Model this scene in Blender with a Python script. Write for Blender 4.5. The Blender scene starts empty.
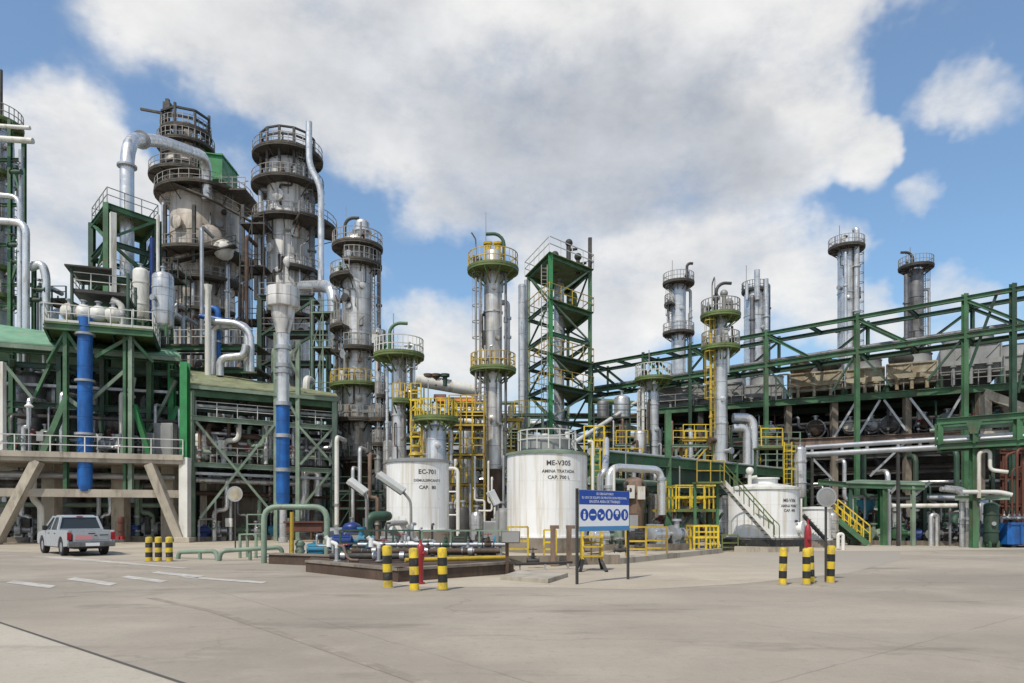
import bpy, math, random
from mathutils import Vector, Matrix
from math import pi, sin, cos, radians
random.seed(7)
scene = bpy.context.scene
COL = scene.collection
V = Vector

# ------------------------------------------------------------------ camera
F, CX, HY, EYE = 700.0, 512.0, 516.0, 1.75      # focal length in px, principal column, horizon row, eye height
cam_d = bpy.data.cameras.new('camera')
cam_d.sensor_width = 36.0
cam_d.sensor_fit = 'HORIZONTAL'
cam_d.lens = 36.0 * F / 1024.0
cam_d.shift_y = (HY - 341.5) / 1024.0
cam_d.clip_start, cam_d.clip_end = 0.1, 6000.0
cam = bpy.data.objects.new('camera', cam_d)
cam.location = (0, 0, EYE)
cam.rotation_euler = (radians(90), 0, 0)
COL.objects.link(cam)
scene.camera = cam

# ------------------------------------------------------------------ node helper
class NG:
    def __init__(s, nt):
        s.nt = nt; s.N = nt.nodes; s.L = nt.links
    def node(s, t, **kw):
        n = s.N.new(t)
        for k, v in kw.items(): setattr(n, k, v)
        return n
    def put(s, sock, v):
        if isinstance(v, bpy.types.NodeSocket): s.L.new(v, sock)
        elif v is not None: sock.default_value = v
    def math(s, op, a, b=None, clamp=False):
        n = s.node('ShaderNodeMath', operation=op, use_clamp=clamp)
        s.put(n.inputs[0], a); s.put(n.inputs[1], b)
        return n.outputs[0]
    def vec(s, op, a, b=None):
        n = s.node('ShaderNodeVectorMath', operation=op)
        s.put(n.inputs[0], a); s.put(n.inputs[1], b)
        return n.outputs['Value'] if op in ('DOT_PRODUCT', 'LENGTH') else n.outputs[0]
    def noise(s, v, scale, detail=4, rough=.55):
        n = s.node('ShaderNodeTexNoise')
        s.put(n.inputs['Vector'], v); s.put(n.inputs['Scale'], scale)
        s.put(n.inputs['Detail'], detail); s.put(n.inputs['Roughness'], rough)
        return n
    def mrange(s, v, a, b, c=0., d=1., smooth=True):
        n = s.node('ShaderNodeMapRange')
        if smooth: n.interpolation_type = 'SMOOTHSTEP'
        for i, x in enumerate((v, a, b, c, d)): s.put(n.inputs[i], x)
        return n.outputs[0]
    def mix(s, f, a, b, blend='MIX'):
        n = s.node('ShaderNodeMix', data_type='RGBA', blend_type=blend)
        s.put(n.inputs[0], f)
        for i, x in ((6, a), (7, b)):
            if isinstance(x, (tuple, list)): x = (x[0], x[1], x[2], 1.)
            s.put(n.inputs[i], x)
        return n.outputs[2]
    def sep(s, v):
        n = s.node('ShaderNodeSeparateXYZ'); s.put(n.inputs[0], v); return n.outputs

# ------------------------------------------------------------------ sky, sun, exposure
SUN_EL = radians(54)
SUN_AZ = (-0.50, -0.80)                         # the sun stands behind the camera, to the left
_l = math.hypot(*SUN_AZ)
SUN = V((SUN_AZ[0]/_l*cos(SUN_EL), SUN_AZ[1]/_l*cos(SUN_EL), sin(SUN_EL)))
world = bpy.data.worlds.new('World')
scene.world = world
world.use_nodes = True
g = NG(world.node_tree)
g.N.clear()
sky = g.node('ShaderNodeTexSky', sky_type='NISHITA', sun_disc=False)
sky.sun_elevation = SUN_EL
sky.sun_rotation = math.atan2(SUN.x, SUN.y)
sky.altitude = 20; sky.air_density = 1.25; sky.dust_density = .5; sky.ozone_density = 3.5
dirv = g.vec('NORMALIZE', g.node('ShaderNodeTexCoord').outputs['Generated'])
w1 = g.noise(dirv, 4.5, 5, .6)
warp = g.vec('MULTIPLY', g.vec('SUBTRACT', w1.outputs['Color'], (.5, .5, .5)), (.23, .23, .17))
wd = g.vec('NORMALIZE', g.vec('ADD', dirv, warp))
SZ = .84                                        # overall size of the cloud banks
def lobe(px, py, rad, wt=1., v=None, core=.02):
    """One soft cloud bank round a compass bearing and height in the sky; rad in degrees."""
    d = V(((px-CX)/F, 1., -(py-HY)/F)).normalized()
    dt = g.vec('DOT_PRODUCT', v or wd, tuple(d))
    return g.mrange(dt, cos(radians(rad*SZ)), cos(radians(rad*SZ*core)), 0., wt)
def union(lobes, **k):
    acc = None
    for l in lobes:
        o = lobe(*l, **k); acc = o if acc is None else g.math('SUBTRACT', g.math('ADD', acc, o), g.math('MULTIPLY', acc, o))
    return acc
BANK = [(150, -20, 8), (260, 5, 9.5), (380, 35, 12), (500, 45, 13), (620, 45, 13), (735, 45, 12), (790, 20, 7.5), (805, 120, 6), (560, 150, 9), (450, 120, 9), (680, 140, 8), (765, 150, 6.5),
        (360, 100, 8), (300, 75, 6), (440, 185, 7), (540, 200, 7), (620, 185, 5), (860, 160, 4),
        (620, 255, 6), (700, 250, 6.5), (770, 268, 6), (560, 272, 5), (660, 295, 6), (740, 305, 6), (820, 315, 4), (525, 320, 4.5), (600, 325, 6), (830, 275, 4),
        (25, 135, 7.5, .85), (75, 190, 6, .8), (-50, 160, 11), (105, 195, 4.5), (-30, 260, 8),
        (940, 95, 3.2, .62), (962, 104, 2.8, .55), (978, 125, 2.2, .45), (900, 216, 2.4, .5), (918, 206, 2.2, .5), (938, 192, 2.0, .5), (955, 284, 2.4, .6), (985, 292, 2., .5), (880, 150, 3), (885, 300, 3, .8),
        (450, 350, 5, .7), (410, 335, 3.5, .6), (480, 375, 7, .8), (70, 300, 5, .45), (255, 185, 5, .45), (880, 345, 5, .7), (980, 350, 6, .4), (400, 240, 3.5, .45), (350, 280, 3.5, .45), (720, 205, 3.5, .5)]
acc = union(BANK)
back = g.mrange(g.sep(dirv)[1], .1, -.4, 0., .62)          # broken cloud over the rest of the sky
acc = g.math('MAXIMUM', acc, back)
n2 = g.noise(g.vec('MULTIPLY', dirv, (1., 1., 1.7)), 6., 9, .62)
n3 = g.noise(dirv, 3.2, 4, .5)
det = g.math('MULTIPLY', g.math('SUBTRACT', n2.outputs['Fac'], .5), 1.5)
dens = g.math('ADD', acc, det)
cover = g.mrange(dens, .12, 1.08)
# flat undersides of the big bank are grey, its rims and crowns white
GREY = [(600, 135, 9, 1.), (480, 140, 9, .8), (700, 145, 7.5, .95), (540, 165, 8, .9), (380, 60, 8, .5), (250, 60, 7, .3), (440, 195, 5, .6), (640, 170, 6, 1.), (760, 165, 5, .7), (60, 200, 7, .4), (720, 280, 5, .35), (600, 300, 5, .35), (330, 140, 6, .4)]
thick = union(GREY, core=.05)
n4 = g.noise(g.vec('ADD', g.vec('MULTIPLY', dirv, (1., 1., 1.7)), (.025, 0, -.06)), 6., 9, .62)
relief = g.math('SUBTRACT', n2.outputs['Fac'], n4.outputs['Fac'])
lum = g.math('ADD', g.math('SUBTRACT', 1.07, g.math('MULTIPLY', thick, .35)), g.math('MULTIPLY', relief, .5))
lum = g.math('ADD', lum, g.math('MULTIPLY', g.math('SUBTRACT', n3.outputs['Fac'], .5), .2))
lum = g.math('MAXIMUM', lum, .36)
ccol = g.mix(thick, (6.9, 6.85, 6.75), (6.5, 6.8, 7.3))
ccol = g.vec('MULTIPLY', ccol, None)
_n = ccol.node
cmb = g.node('ShaderNodeCombineXYZ')
for i in range(3): g.put(cmb.inputs[i], lum)
g.put(_n.inputs[1], cmb.outputs[0])
skyc = g.mix(1., sky.outputs[0], (.95, 1.2, 1.32), 'MULTIPLY')
skyc = g.mix(g.mrange(g.sep(dirv)[2], .0, .30, .85, 0.), skyc, (4.3, 5.3, 6.3))
skyc = g.mix(.10, skyc, (6.2, 6.5, 6.8))
allc = g.mix(g.math('MULTIPLY', cover, .96), skyc, ccol)
bg = g.node('ShaderNodeBackground')
g.put(bg.inputs[0], allc); bg.inputs[1].default_value = .115
out = g.node('ShaderNodeOutputWorld')
g.L.new(bg.outputs[0], out.inputs[0])

sun_d = bpy.data.lights.new('sun', 'SUN')
sun_d.energy = 3.6; sun_d.angle = radians(.55); sun_d.color = (1., .93, .82)
sun = bpy.data.objects.new('sun', sun_d)
sun.rotation_euler = SUN.to_track_quat('Z', 'Y').to_euler()
sun.location = (-30, -40, 80)
COL.objects.link(sun)
vs = scene.view_settings
vs.view_transform = 'Standard'; vs.look = 'None'; vs.gamma = 1; vs.use_curve_mapping = False
vs.exposure = 0.0

# ------------------------------------------------------------------ placing: photo column/row at a real distance
def X(px, Y): return (px-CX)/F*Y
def Z(py, Y): return EYE-(py-HY)/F*Y
def S(n, Y): return n/F*Y
def W(px, py, Y): return V((X(px, Y), Y, Z(py, Y)))

# ------------------------------------------------------------------ mesh builder
class MB:
    def __init__(s): s.v = []; s.f = []; s.sm = []
    def add(s, vs, fs, smooth=False):
        n = len(s.v); s.v += [V(a) for a in vs]
        for f in fs: s.f.append([n+i for i in f]); s.sm.append(smooth)
        return s
    def hexa(s, p):      # p: 4 bottom, 4 top (ccw seen from above)
        return s.add(p, [(3, 2, 1, 0), (4, 5, 6, 7), (0, 1, 5, 4), (1, 2, 6, 5), (2, 3, 7, 6), (3, 0, 4, 7)])
    def box(s, x0, x1, y0, y1, z0, z1):
        return s.hexa([(x0, y0, z0), (x1, y0, z0), (x1, y1, z0), (x0, y1, z0), (x0, y0, z1), (x1, y0, z1), (x1, y1, z1), (x0, y1, z1)])
    def frame3(s, a, b, up=None):
        a, b = V(a), V(b); d = (b-a).normalized()
        u = V(up) if up is not None else (V((0, 0, 1)) if abs(d.z) < .9 else V((0, 1, 0)))
        r = d.cross(u).normalized(); u = r.cross(d).normalized()
        return a, b, r, u
    def beam(s, a, b, w, h=None, up=None):
        h = h or w; a, b, r, u = s.frame3(a, b, up)
        q = random.uniform(0, .003); w += q; h += q
        c = [(-w/2, -h/2), (w/2, -h/2), (w/2, h/2), (-w/2, h/2)]
        P = [a+r*x+u*y for x, y in c]+[b+r*x+u*y for x, y in c]
        return s.add(P, [(0, 1, 2, 3), (7, 6, 5, 4), (0, 4, 5, 1), (1, 5, 6, 2), (2, 6, 7, 3), (3, 7, 4, 0)])
    def ibeam(s, a, b, w, h=None, up=None, t=None):
        h = h or w; t = t or max(.02, h*.09)
        a, b, r, u = s.frame3(a, b, up)
        q = random.uniform(0, .004)
        s.beam(a+u*(h/2-t/2+q), b+u*(h/2-t/2+q), w, t, u)
        s.beam(a-u*(h/2-t/2+q), b-u*(h/2-t/2+q), w, t, u)
        return s.beam(a, b, t, h-2*t, u)
    def tube(s, pts, r, seg=10, bend=None, cap=True):
        pts = [V(p) for p in pts]
        if bend and len(pts) > 2:
            rl = list(r) if isinstance(r, (list, tuple)) else None; ro = [rl[0]] if rl else None
            o = [pts[0]]
            for i in range(1, len(pts)-1):
                p, a, c = pts[i], pts[i-1], pts[i+1]
                d1, d2 = (a-p), (c-p)
                k = min(bend, d1.length*.49, d2.length*.49)
                d1.normalize(); d2.normalize()
                if abs(d1.dot(d2)) > .995:
                    o.append(p)
                    if rl: ro.append(rl[i])
                    continue
                A, B = p+d1*k, p+d2*k
                for j in range(6):
                    t = j/5; o.append(A*(1-t)**2+p*2*t*(1-t)+B*t*t)
                    if rl: ro.append(rl[i])
            o.append(pts[-1]); pts = o
            if rl: r = ro+[rl[-1]]
        n = len(pts); prev = None; rings = []
        for i, p in enumerate(pts):
            d = (pts[min(i+1, n-1)]-pts[max(i-1, 0)]).normalized()
            if prev is None:
                u = V((0, 0, 1)) if abs(d.z) < .9 else V((0, 1, 0))
                x = d.cross(u).normalized()
            else:
                x = (prev-d*prev.dot(d)).normalized()
            prev = x; y = d.cross(x)
            rr = r[i] if isinstance(r, (list, tuple)) else r
            rings.append([p+(x*cos(2*pi*k/seg)+y*sin(2*pi*k/seg))*rr for k in range(seg)])
        vs = [v for R in rings for v in R]
        fs = [(i*seg+k, i*seg+(k+1) % seg, (i+1)*seg+(k+1) % seg, (i+1)*seg+k) for i in range(n-1) for k in range(seg)]
        s.add(vs, fs, True)
        if cap:
            s.add(rings[0], [list(range(seg))[::-1]]); s.add(rings[-1], [list(range(seg))])
        return s
    def cyl(s, a, b, r, seg=12): return s.tube([a, b], r, seg)
    def lathe(s, c, prof, seg=32, a0=0., a1=2*pi, axis=None, cap=True):
        """prof: (radius, height) along axis (default +Z) from c."""
        c = V(c); full = abs(a1-a0-2*pi) < 1e-6
        if axis is None: x, y, z = V((1, 0, 0)), V((0, 1, 0)), V((0, 0, 1))
        else:
            z = V(axis).normalized(); u = V((0, 0, 1)) if abs(z.z) < .9 else V((0, 1, 0))
            x = u.cross(z).normalized(); y = z.cross(x)
        m = seg if full else seg+1
        vs = []
        for r, h in prof:
            for k in range(m):
                a = a0+(a1-a0)*k/seg
                vs.append(c+x*(r*cos(a))+y*(r*sin(a))+z*h)
        fs = []
        for i in range(len(prof)-1):
            for k in range(seg):
                k2 = (k+1) % m
                fs.append((i*m+k, i*m+k2, (i+1)*m+k2, (i+1)*m+k))
        s.add(vs, fs, True)
        if cap and full:
            if prof[0][0] > 1e-4: s.add(vs[:m], [list(range(m))[::-1]])
            if prof[-1][0] > 1e-4: s.add(vs[-m:], [list(range(m))])
        return s
    def ring(s, c, r0, r1, z0, z1, seg=28, a0=0., a1=2*pi):
        """A flat ring or ring sector with thickness."""
        full = abs(a1-a0-2*pi) < 1e-6
        m = seg if full else seg+1; vs = []
        for k in range(m):
            a = a0+(a1-a0)*k/seg; ca, sa = cos(a), sin(a)
            for r, z in ((r0, z0), (r1, z0), (r1, z1), (r0, z1)):
                vs.append((c[0]+r*ca, c[1]+r*sa, c[2]+z))
        fs = []
        for k in range(seg):
            k2 = (k+1) % m
            for j in range(4):
                fs.append((k*4+j, k2*4+j, k2*4+(j+1) % 4, k*4+(j+1) % 4))
        if not full: fs += [(0, 1, 2, 3), ((m-1)*4+3, (m-1)*4+2, (m-1)*4+1, (m-1)*4)]
        return s.add(vs, fs)
    def ball(s, c, rx, ry=None, rz=None, seg=12, rows=7):
        ry = ry or rx; rz = rz or rx
        vs = []; c = V(c)
        for i in range(rows+1):
            t = -pi/2+pi*i/rows
            for k in range(seg):
                a = 2*pi*k/seg
                vs.append(c+V((rx*max(cos(t), .001)*cos(a), ry*max(cos(t), .001)*sin(a), rz*sin(t))))
        return s.add(vs, [(i*seg+k, i*seg+(k+1) % seg, (i+1)*seg+(k+1) % seg, (i+1)*seg+k) for i in range(rows) for k in range(seg)], True)
    def prism(s, poly, off):
        """poly: list of 3-D points (planar), extruded by vector off."""
        n = len(poly); off = V(off)
        P = [V(p) for p in poly]
        s.add(P+[p+off for p in P], [list(range(n))[::-1], list(range(n, 2*n))]+[(i, (i+1) % n, n+(i+1) % n, n+i) for i in range(n)])
        return s
    def rail(s, pts, h=1.05, r=.03, step=1.5, mid=True, toe=False, closed=False):
        pts = [V(p) for p in pts]
        if closed: pts = pts+[pts[0]]
        for a, b in zip(pts, pts[1:]):
            L = (b-a).length
            if L < .01: continue
            n = max(1, round(L/step))
            for i in range(n+1 if (b-pts[-1]).length < 1e-6 and not closed else n):
                p = a.lerp(b, i/n); s.beam(p, p+V((0, 0, h)), r*1.7, r*1.7)
            for hh in ((h, h*.52) if mid else (h,)):
                s.beam(a+V((0, 0, hh)), b+V((0, 0, hh)), r*1.6, r*1.6)
            if toe: s.beam(a+V((0, 0, .08)), b+V((0, 0, .08)), .015, .15)
        return s
    def build(s, name, mat, parent=None, loc=None, bevel=0, local=False):
        me = bpy.data.meshes.new(name)
        if parent is not None: o0 = V((0, 0, 0)) if local else root_loc(parent)
        elif loc is not None: o0 = V(loc)
        elif s.v:
            mn = [min(v[i] for v in s.v) for i in range(3)]; mx = [max(v[i] for v in s.v) for i in range(3)]
            o0 = V(((mn[0]+mx[0])/2, (mn[1]+mx[1])/2, mn[2]))
        else: o0 = V((0, 0, 0))
        me.from_pydata([tuple(v-o0) for v in s.v], [], s.f)
        me.polygons.foreach_set('use_smooth', s.sm)
        me.materials.append(mat)
        if any(s.sm): me.set_sharp_from_angle(angle=radians(38))
        me.update()
        ob = bpy.data.objects.new(name, me)
        if parent is not None: ob.parent = parent
        else: ob.location = o0
        COL.objects.link(ob)
        if bevel:
            b = ob.modifiers.new('edge', 'BEVEL'); b.width = bevel; b.segments = 2; b.limit_method = 'ANGLE'
        return ob

ROOTLOC = {}
def root_loc(o):
    while o.parent is not None: o = o.parent
    return o.location.copy()
def tag(o, label, cat, group=None, kind=None):
    if label: o['label'] = label
    if cat: o['category'] = cat
    if group: o['group'] = group
    if kind: o['kind'] = kind
    return o
def thing(name, label, cat, loc, group=None, rotz=0):
    o = bpy.data.objects.new(name, None); COL.objects.link(o)
    o.empty_display_size = .3
    o.location = loc; o.rotation_euler = (0, 0, rotz)
    return tag(o, label, cat, group)
def copy_tree(src, loc, label, group=None, rotz=None):
    r = src.copy(); COL.objects.link(r); r.location = loc
    if rotz is not None: r.rotation_euler = (0, 0, rotz)
    r['label'] = label
    if group: r['group'] = group
    for c in list(src.children):
        d = c.copy(); COL.objects.link(d); d.parent = r
        for e in c.children:
            f = e.copy(); COL.objects.link(f); f.parent = d
    return r
def text_mesh(txt, width=None, size=1., bold=.02):
    cu = bpy.data.curves.new('lettering', 'FONT'); cu.body = txt; cu.align_x = 'CENTER'; cu.size = size; cu.resolution_u = 2; cu.offset = bold*size
    ob = bpy.data.objects.new('lettering', cu); COL.objects.link(ob)
    dg = bpy.context.evaluated_depsgraph_get(); dg.update()
    me = bpy.data.meshes.new_from_object(ob.evaluated_get(dg))
    vs = [v.co.copy() for v in me.vertices]; fs = [list(p.vertices) for p in me.polygons]
    bpy.data.objects.remove(ob); bpy.data.curves.remove(cu); bpy.data.meshes.remove(me)
    if width:
        w = max(v.x for v in vs)-min(v.x for v in vs); k = width/w
        vs = [v*k for v in vs]
    return vs, fs
class Line:
    """A straight front in plan, given by two photo columns and their distances."""
    def __init__(s, px0, Y0, px1, Y1):
        s.a = V((X(px0, Y0), Y0)); s.b = V((X(px1, Y1), Y1))
        d = (s.b-s.a).normalized(); s.d = d; s.n = V((-d.y, d.x))
        if s.n.y < 0: s.n = -s.n
    def at(s, px, back=0.):
        k = (px-CX)/F; a = s.a+s.n*back; d = s.d
        t = (k*a.y-a.x)/(d.x-k*d.y)
        p = a+d*t
        return V((p.x, p.y, 0))
    def p(s, px, z, back=0.):
        q = s.at(px, back); q.z = z; return q
    def zz(s, px, py, back=0.): return Z(py, s.at(px, back).y)
    def w(s, px, py, back=0.):
        q = s.at(px, back); q.z = Z(py, q.y); return q

# ------------------------------------------------------------------ materials
def M(name, col, rough=.6, metal=0., var=.25, vs=.8, stain=None, amt=.3, ss=(1.6, 1.6, .3), seam=0., bump=.12, bs=9., rust=None, ramt=.3):
    m = bpy.data.materials.new(name); m.use_nodes = True
    g = NG(m.node_tree); b = g.N['Principled BSDF']
    pos = g.node('ShaderNodeNewGeometry').outputs['Position']
    n1 = g.noise(pos, vs, 4, .6)
    lo = tuple(c*(1-var) for c in col); hi = tuple(min(1, c*(1+var*.5)) for c in col)
    c = g.mix(g.mrange(n1.outputs['Fac'], .3, .7), lo, hi)
    if stain:
        n = g.noise(g.vec('MULTIPLY', pos, ss), 1., 6, .68)
        c = g.mix(g.mrange(n.outputs['Fac'], .66-amt*.45, .82-amt*.3, 0., .85), c, stain)
    if rust:
        n = g.noise(pos, 1.7, 6, .7)
        c = g.mix(g.mrange(n.outputs['Fac'], .66-ramt*.35, .76-ramt*.3, 0., .9), c, rust)
    if seam:
        f = g.math('FRACT', g.math('DIVIDE', g.sep(pos)[2], seam))
        c = g.mix(g.math('LESS_THAN', f, .035/seam), c, tuple(x*.45 for x in col))
    g.put(b.inputs['Base Color'], c)
    r = g.mrange(g.noise(pos, 2.3, 4, .6).outputs['Fac'], .3, .7, max(.05, rough-.12), min(1, rough+.12))
    g.put(b.inputs['Roughness'], r)
    b.inputs['Metallic'].default_value = metal
    if bump:
        bp = g.node('ShaderNodeBump'); bp.inputs['Strength'].default_value = bump; bp.inputs['Distance'].default_value = .05
        g.put(bp.inputs['Height'], g.noise(pos, bs, 3, .6).outputs['Fac'])
        g.L.new(bp.outputs[0], b.inputs['Normal'])
    return m
BR = (.13, .085, .045); DK = (.035, .03, .026)
alu = M('aluminium_cladding', (.60, .61, .62), .36, .62, .2, stain=(.27, .22, .16), amt=.36, ss=(3.2, 3.2, .16), seam=1.25, bs=4, bump=.05)
alu_rust = M('rust_streaked_cladding', (.60, .59, .57), .4, .55, .25, stain=(.29, .20, .10), amt=.52, ss=(2.6, 2.6, .11), seam=1.3, bs=4, bump=.05)
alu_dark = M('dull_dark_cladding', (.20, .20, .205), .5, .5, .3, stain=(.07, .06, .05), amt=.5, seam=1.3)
silver = M('bright_pipe_cladding', (.68, .68, .68), .34, .65, .16, stain=(.3, .25, .18), amt=.32, bs=3, bump=.03)
galv = M('galvanised_steel', (.42, .43, .44), .45, .6, .2, bump=.05)
shell_a = M('sooty_vessel_shell', (.56, .50, .43), .62, .1, .4, .3, stain=(.13, .10, .078), amt=.5, ss=(1.5, 1.5, .10), seam=1.9, rust=(.22, .16, .11), ramt=.12)
shell_b = M('stained_grey_vessel_shell', (.70, .69, .67), .55, .1, .22, .4, stain=(.15, .135, .12), amt=.46, ss=(2.2, 2.2, .08), seam=2.1)
white = M('white_tank_paint', (.78, .78, .765), .42, 0, .07, .5, stain=(.56, .51, .42), amt=.46, ss=(3.5, 3.5, .16), bump=.04, bs=1.6, rust=(.5, .43, .33), ramt=.0)
cream = M('chalky_white_paint', (.68, .67, .62), .5, 0, .12, .6, stain=(.36, .31, .22), amt=.4)
carwhite = M('silver_white_car_paint', (.43, .45, .47), .33, .3, .05, 2., stain=(.5, .46, .4), amt=.22, ss=(3, 3, 1.2), bump=0)
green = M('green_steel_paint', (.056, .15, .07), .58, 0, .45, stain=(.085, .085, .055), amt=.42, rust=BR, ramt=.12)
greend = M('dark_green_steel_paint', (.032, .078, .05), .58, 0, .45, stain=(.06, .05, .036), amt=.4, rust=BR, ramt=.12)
greenb = M('bright_green_steel_paint', (.025, .20, .06), .5, 0, .3, stain=(.06, .12, .05), amt=.3)
greenp = M('faded_green_roof_sheet', (.17, .34, .22), .6, 0, .2, stain=(.30, .31, .22), amt=.3, bump=.05)
greeny = M('olive_green_roof_sheet', (.25, .27, .15), .6, 0, .25, stain=(.12, .10, .06), amt=.4)
greeng = M('weathered_grey_green_paint', (.20, .27, .20), .55, 0, .3, stain=(.16, .15, .10), amt=.3, rust=BR, ramt=.14)
olive = M('mossy_platform_green', (.12, .165, .05), .6, 0, .35, rust=(.2, .13, .05), ramt=.2)
yellow = M('yellow_safety_paint', (.52, .36, .035), .55, 0, .3, stain=(.2, .13, .04), amt=.45, rust=BR, ramt=.1)
yelb = M('bright_yellow_paint', (.70, .50, .025), .45, 0, .2, stain=(.30, .22, .08), amt=.5, ss=(5, 5, 3))
orange = M('orange_primer', (.55, .17, .03), .6, 0, .25)
redbr = M('red_brown_primer', (.12, .045, .028), .7, 0, .3)
rustm = M('rusty_steel', (.105, .066, .045), .8, 0, .45, stain=(.05, .035, .025), amt=.5)
blue = M('blue_pipe_paint', (.012, .125, .43), .45, 0, .3, 1.2, stain=(.02, .06, .16), amt=.42, ss=(3, 3, .3), rust=(.13, .2, .3), ramt=.12, seam=1.6)
bluet = M('faded_teal_paint', (.03, .19, .30), .5, 0, .25)
navy = M('dark_blue_paint', (.015, .04, .18), .4, 0, .2)
red = M('red_hydrant_paint', (.30, .022, .03), .4, 0, .15)
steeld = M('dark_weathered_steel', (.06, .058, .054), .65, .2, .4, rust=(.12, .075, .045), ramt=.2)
grate = M('platform_grating_brown', (.085, .074, .06), .75, .1, .4, rust=(.15, .10, .06), ramt=.3)
railg = M('grey_railing_steel', (.30, .29, .27), .6, .3, .25)
railp = M('pale_railing_paint', (.56, .56, .53), .55, 0, .2)
conc = M('weathered_concrete', (.42, .375, .305), .85, 0, .2, .6, stain=(.2, .17, .13), amt=.45, ss=(1.5, 1.5, .5))
concd = M('grimy_concrete', (.235, .20, .16), .88, 0, .3, .6, stain=(.08, .065, .05), amt=.5, ss=(1.5, 1.5, .5))
beige = M('beige_cooler_panel', (.37, .335, .25), .65, 0, .35, 1.1, stain=(.22, .15, .07), amt=.5, ss=(2, 2, .8))
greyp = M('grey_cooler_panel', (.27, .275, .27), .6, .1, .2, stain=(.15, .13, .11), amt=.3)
black = M('black_paint', (.02, .02, .02), .55, 0, .3, 2., stain=(.10, .09, .075), amt=.3, ss=(7, 7, 5))
rubber = M('tyre_rubber', (.02, .02, .02), .8, 0, .2)
ink = M('black_lettering', (.045, .045, .048), .6, 0, .3, 6., stain=(.28, .28, .27), amt=.3, ss=(9, 9, 6), bump=0)
clad = M('grey_sheet_wall', (.085, .09, .088), .7, .1, .3, .3, stain=(.06, .055, .05), amt=.5)
brownv = M('brown_insulated_vessel', (.22, .15, .11), .7, 0, .3, stain=(.07, .05, .04), amt=.5)
glass = bpy.data.materials.new('dark_tinted_glass'); glass.use_nodes = True
_b = glass.node_tree.nodes['Principled BSDF']; _b.inputs['Base Color'].default_value = (.03, .04, .045, 1); _b.inputs['Roughness'].default_value = .08
def flat(name, col, rough=.5):
    return M(name, col, rough, 0, .04, bump=0)
sblue = flat('sign_blue', (.012, .065, .36)); swhite = flat('sign_white', (.80, .82, .84)); sband = flat('sign_lower_band', (.06, .24, .50))
lampred = flat('tail_light_red', (.32, .012, .02), .2); pink = flat('faded_red_decal', (.62, .27, .28))
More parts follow.
